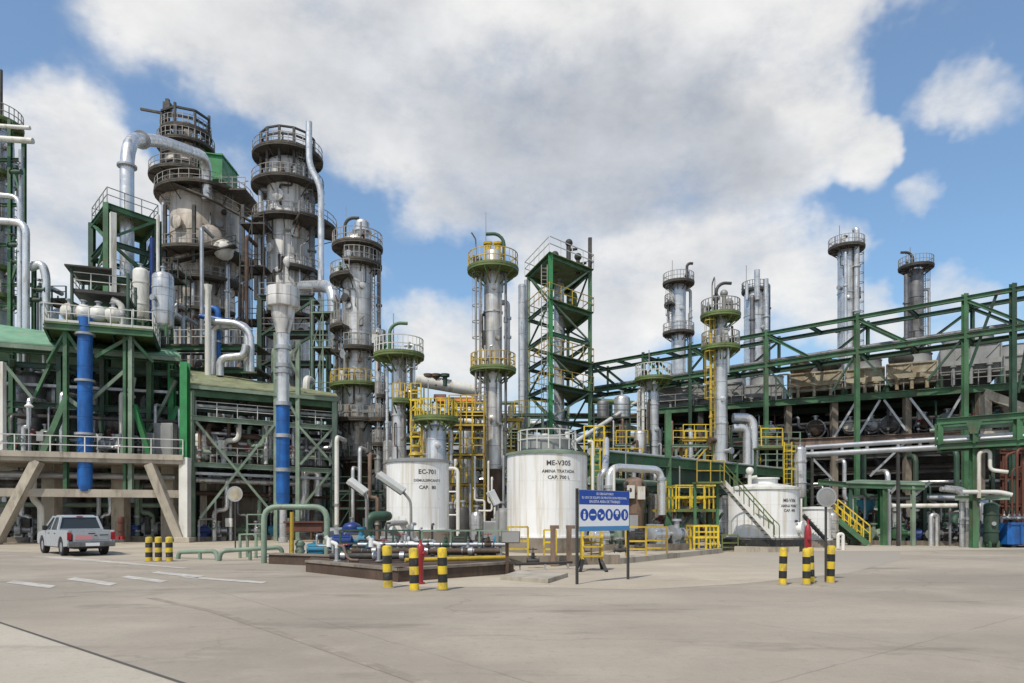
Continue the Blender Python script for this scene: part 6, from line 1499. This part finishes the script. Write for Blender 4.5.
# concrete bund wall round the big tank
BW = Steel('bund_wall', 'low concrete bund wall in front of the largest white tank', 'wall', (X(560, 25.2), 25.2, 0))
k0, k1, k2 = V((X(500, 24.6), 24.6, 0)), V((X(620, 25.3), 25.3, 0)), V((X(722, 33), 33, 0))
for p, q in ((k0, k1), (k1, k2)):
    n_ = V((-(q-p).y, (q-p).x, 0)).normalized()*.25
    BW.part('wall', MB().prism([p, q, q+n_, p+n_], (0, 0, .34 if p == k0 else .22)), concd if p == k0 else conc)
BW.part('pad', MB().prism([k1+V((.1, .25, 0)), k2+V((-.1, .3, 0)), V((k2.x-2, 36, 0)), V((k1.x, 30, 0))], (0, 0, .16)), yard_m)
for px, w in ((553, .2), (569, .2)):
    s = Steel('pipe_stanchion', ('left' if px == 553 else 'right')+' of the two brown stanchions in front of the largest white tank', 'stanchion', (X(px, 24.3), 24.3, 0))
    s.col((X(px, 24.3), 24.3, 0), W(px, 527, 24.3), .17, brownv, True, 'post'); s.beam(W(px-3, 527, 24.3), W(px+6, 527, 24.3), .12, .12, brownv, False, 'arm')
for k, (px0, px1, Y, pyt, pyb, mt, d) in enumerate(((508, 528, 25.2, 527, 550, yelb, 'yellow pipe railing below the left edge of the largest white tank'), (544, 556, 25.6, 530, 552, yelb, 'short yellow railing panel behind the brown stanchions'), (626, 646, 27.5, 527, 555, yellow, 'dull yellow railing right of the notice board, left panel'), (646, 667, 28.5, 527, 554, yellow, 'dull yellow railing right of the notice board, right panel'),
                                               (694, 718, 33, 526, 552, yelb, 'bright yellow railing cage below the raised platform'), (668, 690, 34, 530, 551, yellow, 'thin yellow railing behind the bright cage'), (722, 738, 34.5, 535, 550, olive, 'mossy railing at the foot of the squat white tank'))):
    a, b = V((X(px0, Y), Y, Z(pyb, Y))), V((X(px1, Y), Y, Z(pyb, Y)))
    a.z = b.z = max(0.16 if k in (2, 3, 4, 5) else (.3 if k < 2 else 0), 0); h = Z(pyt, Y)-a.z
    m = MB().rail([a, b], h, .04 if px0 != 694 else .055, .6); m.beam(a+V((0, 0, h*.25)), b+V((0, 0, h*.25)), .06)
    if px0 == 694: m.rail([b, b+V((0, 1.3, 0)), a+V((0, 1.3, 0)), a], h, .05, .6); m.beam(a+V((0, 0, h*.75)), b+V((0, 0, h*.75)), .07)
    tag(m.build('pipe_railing', mt), d, 'railing')
s = Steel('step_ladder', 'yellow rolling step stand with black feet under the notice board', 'step stand', (X(592, 22.3), 22.3, 0))
x0, x1 = X(581, 22.3), X(604, 22.3)
for x in (x0+.06, x1-.06):
    s.col((x, 22.2, .3), (x, 22.4, 1.35), .06, yelb, False, 'side_rail'); s.col((x, 23.0, .3), (x, 22.6, 1.35), .06, yelb, False, 'side_rail')
for z in (.45, .75, 1.05): s.part('tread', MB().box(x0+.05, x1-.05, 22.15, 22.6, z, z+.05), yellow)
s.rail([(x0+.06, 22.62, .3), (x1-.06, 22.62, .3)], yelb, 1.15, .03, .25)
for x, e in ((x0+.05, -.12), (x1-.1, .12)):
    s.col((x, 22.2, .35), (x+e, 21.8, .02), .09, black, False, 'foot'); s.col((x, 22.6, .35), (x+e, 23.0, .02), .09, black, False, 'foot')
for k, (px, Y, pyt, m_) in enumerate(((620, 26, 553, steeld), (533, 23.5, 561, steeld), (640, 30, 545, steeld))):
    q = V((X(px, Y), Y, .16 if k == 2 else (.24 if k == 0 else 0))); 
    valve(['dark valve on the bund wall right of the notice board', 'small dark valve low behind the tan cover slab', 'dark valve on the pad behind the dull yellow railing'][k], q+V((0, 0, .25)), .22, m_, steeld)

# ================================================================== BOLLARDS, HYDRANTS, NOTICE BOARD
def bollard(label, px, pyb, hpx, wpx, group):
    Y = EYE*F/(pyb-HY); x = X(px, Y); h = S(hpx, Y); r = S(wpx, Y)/2
    t = thing('bollard', label, 'bollard', (x, Y, 0), group)
    n = 5; hb = (h-r*.35)/n
    for k in range(n):
        m = MB(); z0, z1 = k*hb, (k+1)*hb; rr = r+(.002 if k % 2 else 0)
        pr = [(rr, z0), (rr, z1)]
        if k == n-1: pr += [(rr*.95, z1+r*.15), (rr*.7, z1+r*.3), (rr*.3, z1+r*.38), (.005, z1+r*.4)]
        m.lathe((x, Y, 0), pr, 24)
        m.build('black_band' if k % 2 else 'yellow_band', black if k % 2 else yelb, t)
    MB().lathe((x, Y, 0), [(r*1.5, 0), (r*1.4, .02), (r, .035)], 24).build('base_collar', concd, t)
    t.rotation_euler = (radians(random.uniform(-1.6, 1.6)), radians(random.uniform(-1.8, 1.8)), random.uniform(0, 6)); t.location.z -= .01
gB, gL, gR = 'bollards in front of the pump bund', 'bollards beside the pickup', 'bollards in the sandy yard at right'
bollard('left one of the three yellow and black bollards before the pump bund', 388, 588, 43, 9.5, gB)
bollard('middle yellow and black bollard before the pump bund, with the red hydrant behind it', 414.5, 591, 43.5, 9.5, gB)
bollard('right one of the three yellow and black bollards before the pump bund', 443, 590, 43, 9.5, gB)
bollard('left of three small yellow and black bollards beside the pickup', 149, 561.5, 25, 6.5, gL)
bollard('middle of three small yellow and black bollards beside the pickup', 158.5, 561.5, 25, 6.5, gL)
bollard('right of three small yellow and black bollards beside the pickup', 169.5, 561.5, 25, 6.5, gL)
bollard('left yellow and black bollard in the sandy yard', 782.5, 585, 38, 7.5, gR)
bollard('middle front yellow and black bollard in the yard, below the red hydrant', 806.5, 585, 37, 7.5, gR)
bollard('rear bollard half hidden beside the one below the red hydrant', 811, 583, 36, 7, gR)
bollard('right yellow and black bollard in the yard by the grey round sign', 830.5, 583, 38, 7.5, gR)
def hydrant(label, px, Y, pyt, pyb, w, two=True):
    x = X(px, Y); zt, zb = Z(pyt, Y), 0.; r = S(w, Y)/2
    t = thing('fire_hydrant', label, 'hydrant', (x, Y, zb))
    h = zt-zb
    MB().lathe((x, Y, 0), [(r*1.3, 0), (r*1.3, .05), (r*.8, .06), (r*.8, h*.55), (r*1.1, h*.6), (r*1.1, h*.85), (r*.9, h*.92), (r*.45, h*.97), (.01, h)], 18).build('barrel', red, t)
    for e in (((-1, -.3, 0), (.8, -.6, 0)) if two else ((-.2, -1, 0),)):
        MB().lathe((x, Y, h*.74), [(r*.5, 0), (r*.5, r*1.5), (r*.65, r*1.5), (r*.65, r*1.9), (.01, r*1.95)], 12, axis=e).build('outlet', red, t)
    MB().cyl((x, Y, h*.95), (x, Y, h*1.06), r*.35, 6).build('spindle', red, t)
hydrant('tall red fire hydrant behind the bollards in the sandy yard', 808, 19.2, 523, 580, 6., False)
hydrant('red fire hydrant behind the middle bollard of the pump bund', 420.5, 18.0, 542, 585, 7)
# notice board
YN0, YN1 = 17.9, 19.3
p0, p1 = V((X(577, YN0), YN0, 0)), V((X(628, YN1), YN1, 0))
NB = thing('notice_board', 'blue and white safety notice board with six round pictograms on two posts', 'sign', (p0+p1)/2)
dx = (p1-p0); Wd = dx.length; dx.normalize(); nf = V((dx.y, -dx.x, 0))
zt, zb = Z(489.5, YN0), Z(531.5, YN0)
for p, nm in ((p0, 'post'), (p1, 'post')): MB().beam(p, p+V((0, 0, zt+.03)), .055, .055, up=nf).build(nm, steeld, NB)
def panel(u0, u1, z0, z1, off, mat, name, th=.012):
    a = p0+dx*(u0*Wd)+nf*off; b = p0+dx*(u1*Wd)+nf*off
    MB().prism([a+V((0, 0, z0)), b+V((0, 0, z0)), b+V((0, 0, z1)), a+V((0, 0, z1))], -nf*th).build(name, mat, NB)
Hh = zt-zb
panel(.01, .99, zb, zt, .05, galv, 'backing_plate', .012)
panel(.015, .985, zb+Hh*.645, zt-.01, .056, sblue, 'header_panel', .005); panel(.015, .985, zb+Hh*.12, zb+Hh*.645, .056, swhite, 'pictogram_panel', .005); panel(.015, .985, zb+.01, zb+Hh*.12, .056, sband, 'footer_band', .005)
def stext(txt, wu, uz, mat, name='lettering'):
    vs, fs = text_mesh(txt, wu*Wd, bold=.008); c = p0+dx*(.5*Wd)+nf*.0585
    MB().add([c+dx*v.x+V((0, 0, zb+Hh*uz+v.y)) for v in vs], fs).build(name, mat, NB)
stext('ES OBLIGATORIO', .33, .885, swhite); stext('EL USO DE EQUIPO DE PROTECCION PERSONAL', .88, .79, swhite); stext('EN ESTA AREA DE TRABAJO', .6, .69, swhite)
def disc(u, z, r, mat, off, name, sx=1., pts=None):
    c = p0+dx*(u*Wd)+nf*off+V((0, 0, z)); n = 28
    P = [c+dx*(r*sx*cos(2*pi*k/n))+V((0, 0, r*sin(2*pi*k/n))) for k in range(n)] if pts is None else [c+dx*(x*r)+V((0, 0, y*r)) for x, y in pts]
    return (P, [list(range(len(P)))])
rr = Wd*.076; zc = zb+Hh*.40
icons = [  # white marks inside the blue discs: person, mask, goggles, glove, boot, harness
    [((-.25, -.7), (.25, -.7), (.3, .15), (-.3, .15)), ((-.18, .25), (.18, .25), (.18, .6), (-.18, .6))],
    [((-.6, -.12), (.6, -.12), (.6, .12), (-.6, .12))],
    [((-.1, -.55), (.55, -.3), (.6, .1), (0, .0)), ((-.6, .1), (-.1, .1), (-.1, .35), (-.6, .35))],
    [((-.3, -.6), (.3, -.6), (.42, .3), (.1, .7), (-.1, .7), (-.42, .3))],
    [((-.5, .1), (.5, .1), (.35, .7), (-.35, .7)), ((-.15, -.3), (.15, -.3), (.12, .05), (-.12, .05))],
    [((-.15, -.7), (.15, -.7), (.2, .6), (-.2, .6)), ((.3, -.3), (.45, -.3), (.45, .3), (.3, .3))]]
for k in range(6):
    u = .105+.158*k
    v, f = disc(u, zc, rr, sblue, .058, 'd'); d = MB().add(v, f).build('pictogram', sblue, NB)
    m = MB()
    for poly in icons[k]: v, f = disc(u, zc, rr, swhite, .0605, 'i', pts=poly); m.add(v, f)
    m.build('symbol', swhite, d)
MB().beam(p0+nf*.02+V((0, 0, zb+.1)), p1+nf*.02+V((0, 0, zb+.1)), .04).beam(p0+nf*.02+V((0, 0, zt-.1)), p1+nf*.02+V((0, 0, zt-.1)), .04).build('crossbar', steeld, NB)

# ================================================================== PICKUP
def pickup():
    # local: x forward, y left, z up; rear bumper at x = 0
    Yr = 30.6; cxp = X(92, Yr)
    t = thing('pickup_truck', 'silver white double cab pickup seen from behind with a faded red decal on its tailgate', 'pickup truck', (cxp, Yr, 0), None, radians(136))
    t.scale = (1.04,)*3
    hw = .89
    def side(profile, y0, y1): return MB().prism([(x, y0, z) for x, z in profile], (0, y1-y0, 0))
    arch = lambda cx_, r: [(cx_+r*cos(a), .38+r*sin(a)) for a in [pi-i*pi/8 for i in range(9)]]
    prof = [(.08, .52), (.12, .42), (.62, .40)]+[(x, z) for x, z in arch(1.12, .44)]+[(1.62, .36), (3.78, .36)]+arch(4.22, .44)+[(4.75, .42), (5.02, .46), (5.08, .62), (5.02, .84), (4.85, .97), (3.75, 1.06), (3.3, 1.08), (1.62, 1.08), (.08, 1.08)]
    body = MB()
    # body sides as thin shells with the wheel arches cut, floor and nose between
    for s in (-1, 1):
        m_ = side(prof[::-1] if s > 0 else prof, s*hw, s*(hw-.08)); n0 = len(body.v); body.v += m_.v; body.f += [[i+n0 for i in f] for f in m_.f]; body.sm += m_.sm
    body.hexa([(.1, -hw+.08, .55), (5.0, -hw+.08, .55), (5.0, hw-.08, .55), (.1, hw-.08, .55), (.1, -hw+.08, .62), (5.0, -hw+.08, .62), (5.0, hw-.08, .62), (.1, hw-.08, .62)])
    body.box(1.58, 1.66, -hw+.08, hw-.08, .62, 1.08)
    body.hexa([(3.3, -hw+.08, .62), (5.0, -hw+.08, .62), (5.0, hw-.08, .62), (3.3, hw-.08, .62), (3.3, -hw+.08, 1.08), (4.86, -hw+.08, .96), (4.86, hw-.08, .96), (3.3, hw-.08, 1.08)])
    body.build('body', carwhite, t, bevel=.025, local=True)
    # cab: pillars and roof over glass
    zr = 1.70; b0, b1, r0, r1 = 1.64, 3.9, 1.86, 3.0; wi = .68
    lo = [(b0, -hw+.04), (b1, -hw+.06), (b1, hw-.06), (b0, hw-.04)]; hi = [(r0, -wi), (r1, -wi), (r1, wi), (r0, wi)]
    gl = MB().hexa([(x*1., y*.985, 1.07) for x, y in lo]+[(x, y*.985, zr-.05) for x, y in hi]); gl.build('windows', glass, t, local=True)
    cab = MB()
    for (x0, y0), (x1, y1) in zip(lo, hi): cab.beam((x0, y0, 1.06), (x1, y1, zr-.04), .1, .1)
    for s in (-1, 1): cab.beam((2.75, s*(hw-.05), 1.06), (2.55, s*wi, zr-.04), .08, .09)
    cab.hexa([(r0-.06, -wi-.04, zr-.08), (r1+.08, -wi-.04, zr-.08), (r1+.08, wi+.04, zr-.08), (r0-.06, wi+.04, zr-.08), (r0+.08, -wi+.1, zr+.03), (r1-.1, -wi+.1, zr+.03), (r1-.1, wi-.1, zr+.03), (r0+.08, wi-.1, zr+.03)])
    cab.beam((b0-.02, -hw+.05, 1.09), (b0-.02, hw-.05, 1.09), .06, .08)
    cab.build('cab', carwhite, t, bevel=.02, local=True)
    MB().beam((r0-.055, -.12, zr-.03), (r0-.055, .12, zr-.03), .03, .04).build('brake_light', lampred, t, local=True)
    tg = MB().box(.05, .12, -hw+.2, hw-.2, .60, 1.07).box(.035, .05, -hw+.26, hw-.26, .7, .98).build('tailgate', carwhite, t, bevel=.015, local=True)
    MB().box(.02, .034, -.02, hw-.27, .69, .88).build('decal', pink, tg, local=True)
    MB().box(.022, .034, -.2, -.1, .84, .88).box(.022, .034, -.62, -.3, .86, .90).build('badge', black, tg, local=True)
    MB().box(.025, .034, -.13, .13, .93, .97).build('handle', black, tg, local=True)
    for s in (-1, 1): MB().box(.03, .12, s*hw-.003 if s < 0 else hw-.15, s*hw+.15 if s < 0 else hw+.003, .68, 1.0).build('tail_light', lampred, t, bevel=.01, local=True)
    MB().hexa([(-.1, -hw+.02, .40), (.1, -hw+.02, .38), (.1, hw-.02, .38), (-.1, hw-.02, .40), (-.1, -hw+.02, .58), (.1, -hw+.02, .59), (.1, hw-.02, .59), (-.1, hw-.02, .58)]).build('rear_bumper', alu_dark, t, bevel=.02, local=True)
    MB().box(-.115, -.104, -.26, .26, .43, .56).build('licence_plate', swhite, t, local=True)
    for s in (-1, 1):
        MB().box(3.4, 3.55, s*(hw+.05)-.09, s*(hw+.05)+.09, 1.05, 1.27).build('mirror', black, t, bevel=.03, local=True)
        for x in (1.12, 4.22):
            w = MB().lathe((x, s*(hw-.135), .37), [(.22, -.12), (.33, -.125), (.37, -.09), (.37, .09), (.33, .125), (.22, .12)], 28, axis=(0, 1, 0), cap=False).build('wheel', rubber, t, local=True)
            MB().lathe((x, s*(hw-.135), .37), [(.225, -.11), (.2, -.06), (.08, -.05), (.08, .05), (.2, .06), (.225, .11)], 24, axis=(0, 1, 0)).build('rim', galv, w, local=True)
        MB().box(5.0, 5.09, s*.72-.15, s*.72+.15, .68, .86).build('headlight', swhite, t, local=True)
        for x in (2.0, 2.95): MB().box(x-.08, x+.08, s*hw-.01, s*hw+.02*s if s > 0 else s*hw+.01, .92, .95).build('door_handle', black, t, local=True)
        MB().box(1.5, 4.7, s*(hw-.06)-.02, s*(hw-.06)+.02, .33, .37).build('sill_trim', black, t, local=True)
    for s in (-1, 1):
        for x in (1.12, 4.22): MB().box(x-.46, x+.46, s*(hw-.42)-.16, s*(hw-.42)+.16, .45, .9).build('wheel_well', black, t, local=True)
    MB().box(.3, 4.9, -.55, .55, .3, .54).cyl((.3, -.5, .32), (.9, -.5, .32), .05).build('chassis', black, t, local=True)
    MB().cyl((1.12, -hw+.2, .37), (1.12, hw-.2, .37), .06).cyl((4.22, -hw+.2, .37), (4.22, hw-.2, .37), .06).build('axle', black, t, local=True)
pickup()
# ================================================================== DENSER PIPEWORK
def row(a, b, n, j=3): return [a+(b-a)*i/(n-1)+random.uniform(-j, j) for i in range(n)]
riser_row('pipes behind the left deck railing', lambda px: fp(px, ZD, 2.6), row(6, 176, 10, 4), ZD, ZD+4.6, 'upright pipes on the left deck')
riser_row('pipes at the back of the left bay', lambda px: fp(px, ZD, 7.5), row(4, 170, 12, 4), ZD, ZD+6.3, 'upright pipes at the back of the left bay', (.1, .35), [alu_dark, steeld, galv, greyp, greend])
riser_row('pipes in the shade under the left deck', lambda px: fp(px, 0, 3.9), row(-4, 172, 11, 4), 0, 4.9, 'upright pipes under the left deck', (.07, .2))
riser_row('pipes in the olive roof structure, ground storey', lambda px: mp(px, 0, 1.5), row(196, 328, 9, 3), 0, 5.0, 'upright pipes in the ground storey under the olive roof')
riser_row('pipes in the olive roof structure, upper storey', lambda px: mp(px, 5.42, 1.7), row(198, 330, 11, 3), 5.42, 9.6, 'upright pipes in the upper storey under the olive roof', (.05, .18))
riser_row('pipes between the big vessels and the silver loops', lambda px: V((X(px, 58), 58, 0)), row(170, 330, 12, 4), 0, 17.5, 'upright pipes before the big vessels', (.1, .3))
riser_row('pipes at the foot of the centre columns', lambda px: V((X(px, 48.5), 48.5, 0)), row(338, 512, 14, 4), 0, 8.5, 'upright pipes at the foot of the centre columns', (.06, .2))
riser_row('pipes close in front of the centre rack', lambda px: V((X(px, 60.5), 60.5, 0)), row(390, 640, 15, 5), 0, 10.5, 'upright pipes before the centre rack', (.08, .25))
riser_row('pipes behind the yellow platform and squat tank', lambda px: mr.p(px, 0, 4.2), row(606, 800, 13, 4), 0, 8.0, 'upright pipes behind the green rack', (.07, .22))
riser_row('pipes under the front of the air coolers', lambda px: cp(px, 0, -.6), row(760, 1030, 15, 5), 0, 6.6, 'upright pipes under the air coolers', (.07, .2), [alu_dark, galv, steeld, rustm, greend, alu])
riser_row('thin pipes along the ground by the right shelter', lambda px: V((X(px, 43.6), 43.6, 0)), row(850, 1000, 12, 4), 0, 3.2, 'thin upright pipes by the right shelter', (.05, .12), [alu_dark, galv, steeld, rustm, greend])
riser_row('pipes standing in the pump bund', lambda px: V((X(px, 24.9), 24.9, .3)), row(335, 500, 9, 4), .3, 1.5, 'short upright pipes in the pump bund', (.03, .07), [galv, rustm, greend, bluet, steeld], (.4, .9))

for px0, px1, Y, top, lifts, mt, d in ((412, 486, 53, 398, 4, olive, 'mossy green frame with decks behind the yellow scaffold'), (504, 526, 53, 415, 4, greeng, 'grey green frame between the slender column and the green braced tower'),
                                       (594, 648, 55, 404, 4, greend, 'dark green frame with decks right of the green braced tower'), (600, 642, 47, 448, 3, yellow, 'yellow frame with decks above the silver pipe hoops'),
                                       (668, 712, 56, 424, 4, greend, 'dark green frame with decks left of the gooseneck column'), (731, 800, 53.5, 432, 3, greeng, 'grey green frame with decks right of the gooseneck column'),
                                       (346, 384, 62, 392, 4, steeld, 'dark frame with decks behind the rust streaked column')):
    scaffold('access_tower', d, 'frame', X(px0, Y), X(px1, Y), Y, Y+2.2, 0, Z(top, Y), lifts, mt, 3)
riser_row('pipes inside the frames right of the braced tower', lambda px: V((X(px, 54.4), 54.4, 0)), row(596, 716, 14, 4), 0, 9.5, 'upright pipes in the frames right of the braced tower', (.06, .2))
riser_row('pipes before the yellow scaffold', lambda px: V((X(px, 43.4), 43.4, 0)), row(440, 506, 8, 3), 0, 5.5, 'upright pipes before the yellow scaffold', (.05, .13))
riser_row('thin pipes on the cooler middle deck', lambda px: cp(px, ZM+.06, .7), row(700, 1020, 16, 6), ZM+.06, ZM+2.6, 'thin upright pipes on the middle cooler deck', (.05, .12), [steeld, rustm, galv, alu_dark, greend])
for k, (z, bk, m, d) in enumerate(((10.4, 4.2, galv, 'upper'), (8.2, 2.9, steeld, 'middle'), (6.9, 5.2, galv, 'lower'))):
    t = MB().beam(fp(-60, z, bk), fp(178, z, bk), .45, .05); a, b = fp(-60, z+.08, bk-.24), fp(178, z+.08, bk-.24); t.beam(a, b, .03, .16)
    tag(t.build('cable_tray', m), d+' cable tray running along the left bay above the deck', 'cable tray')
for k, (z, bk) in enumerate(((9.3, 1.6), (6.9, 2.4), (4.6, .9))):
    t = MB().beam(mp(192, z, bk), mp(334, z-.2, bk), .4, .05); t.beam(mp(192, z+.08, bk-.2), mp(334, z-.12, bk-.2), .03, .15)
    tag(t.build('cable_tray', galv), ['highest', 'middle', 'lowest'][k]+' cable tray across the olive roof structure', 'cable tray')

def m_word(m): return {galv: 'galvanised', greeng: 'pale green', greend: 'dark green', rustm: 'rusty', alu: 'silver', steeld: 'blackish', greyp: 'grey', bluet: 'teal', alu_dark: 'dull grey'}[m]
def clutter_row(place, at, cols, z, group, mats=None):
    """Low equipment in a row: pumps, pots, valve sets, cabinets and pipe elbows."""
    mats = mats or [galv, greeng, greend, rustm, alu, steeld, greyp, bluet]
    for k, px in enumerate(cols):
        p = at(px); m = random.choice(mats); u = random.choice(('pump', 'pot', 'valve set', 'cabinet', 'elbow pipe'))
        lab = '%s %s, %s from left in equipment row %s' % (m_word(m), u, NTH[k], place); q = V((p.x, p.y, z))
        if u == 'pump':
            pump(lab, q, random.uniform(.8, 1.1), random.uniform(-.6, .6), m, random.choice(mats), group); continue
        t = thing(u.replace(' ', '_'), lab, u, q, group); r = random.uniform(.25, .5); h = random.uniform(.9, 2.0)
        if u == 'pot':
            MB().lathe(q, [(r*.3, .25), (r, .4), (r, h), (r*.7, h+.2), (.02, h+.28)], 18).build('shell', m, t)
            for a in (.5, 2.6, 4.7): MB().beam(q+V((r*.8*cos(a), r*.8*sin(a), 0)), q+V((r*.8*cos(a), r*.8*sin(a), .6)), .08).build('leg', steeld, t)
            MB().cyl(q+V((0, 0, h+.2)), q+V((0, 0, h+.6)), .09).cyl(q+V((0, 0, h+.5)), q+V((0, 0, h+.6)), .17).build('nozzle', galv, t)
        elif u == 'valve set':
            MB().tube([q, q+V((0, 0, h)), q+V((.9, 0, h)), q+V((.9, 0, 0))], .09, 9, .25).build('pipe_run', m, t)
            c = q+V((.45, -.02, h)); MB().ball(c, .2, .17, .17).cyl(c, c+V((0, -.5, 0)), .05).build('valve_body', steeld, t)
            w = MB(); w.tube([c+V((.22*cos(i*pi/6), -.5, .22*sin(i*pi/6))) for i in range(13)], .025, 5, cap=False).cyl(c+V((-.22, -.5, 0)), c+V((.22, -.5, 0)), .02, 5); w.build('handwheel', random.choice((red, greend, steeld)), t)
        elif u == 'cabinet':
            MB().box(q.x-r, q.x+r, q.y-.2, q.y+.2, z+.4, z+.4+h*.7).build('body', m, t, bevel=.02); MB().box(q.x-r*.8, q.x+r*.8, q.y-.22, q.y-.203, z+.5, z+.3+h*.7).build('door', greyp, t)
            for s in (-1, 1): MB().beam(q+V((s*r*.8, 0, 0)), q+V((s*r*.8, 0, .42)), .07).build('leg', steeld, t)
        else:
            MB().tube([q, q+V((0, 0, h)), q+V((random.choice((-1, 1))*.8, .5, h)), q+V((.3, 2., h))], r*.45, 10, .4).build('pipe_run', m, t)
            MB().cyl(q+V((0, 0, h*.45)), q+V((0, 0, h*.45+.12)), r*.7, 14).build('flange', galv, t)
clutter_row('behind the pump bund', lambda px: V((X(px, 29.5), 29.5, 0)), row(338, 384, 4, 2), 0, 'low equipment behind the pump bund')
clutter_row('between the two big white tanks', lambda px: V((X(px, 37.5), 37.5, 0)), row(452, 504, 5, 2), 0, 'low equipment between the big tanks')
clutter_row('right of the notice board', lambda px: V((X(px, 32.5), 32.5, .16)), row(606, 668, 6, 2), .16, 'low equipment right of the notice board')
clutter_row('under the green rack', lambda px: mr.p(px, 0, 1.5), row(606, 724, 9, 3), 0, 'low equipment under the green rack')
clutter_row('under the right shelter', lambda px: V((X(px, 44.8), 44.8, 0)), row(842, 1010, 13, 4), 0, 'low equipment under the right shelter', [galv, greend, steeld, greeng, alu_dark])
clutter_row('far under the left deck', lambda px: fp(px, 0, 6), row(0, 176, 12, 4), 0, 'low equipment under the left deck')
clutter_row('on the left deck', lambda px: fp(px, ZD, 4.2), row(8, 150, 8, 4), ZD, 'low equipment on the left deck')
clutter_row('on grating under the olive roof', lambda px: mp(px, 5.42, 2.6), row(206, 328, 8, 3), 5.42, 'low equipment under the olive roof')

for px0, px1, Y, top, lifts, mt, d in ((240, 264, 66, 212, 6, steeld, 'tall dark stair tower between the two big vessels'), (160, 178, 64, 258, 5, steeld, 'dark stair tower left of the sooty vessel'), (134, 172, 58, 262, 5, greend, 'dark green frame with decks behind the white and capsule drums'),
                                       (38, 66, 57, 286, 4, greend, 'green frame with decks left of the pale drum platform'), (312, 334, 60, 300, 5, greeng, 'grey green frame with decks beside the tall thin silver pipe')):
    scaffold('access_tower', d, 'frame', X(px0, Y), X(px1, Y), Y, Y+2.5, 0, Z(top, Y), lifts, mt, 2)
riser_row('pipes behind the pale drum platform', lambda px: V((X(px, 56), 56, 0)), row(44, 200, 13, 4), 9, 20.5, 'upright pipes behind the pale drum platform', (.08, .3))
riser_row('pipes climbing between the two big vessels', lambda px: V((X(px, 65), 65, 0)), row(160, 268, 9, 3), 0, 30, 'tall upright pipes between the big vessels', (.1, .3), [alu, galv, alu_dark, steeld, rustm])
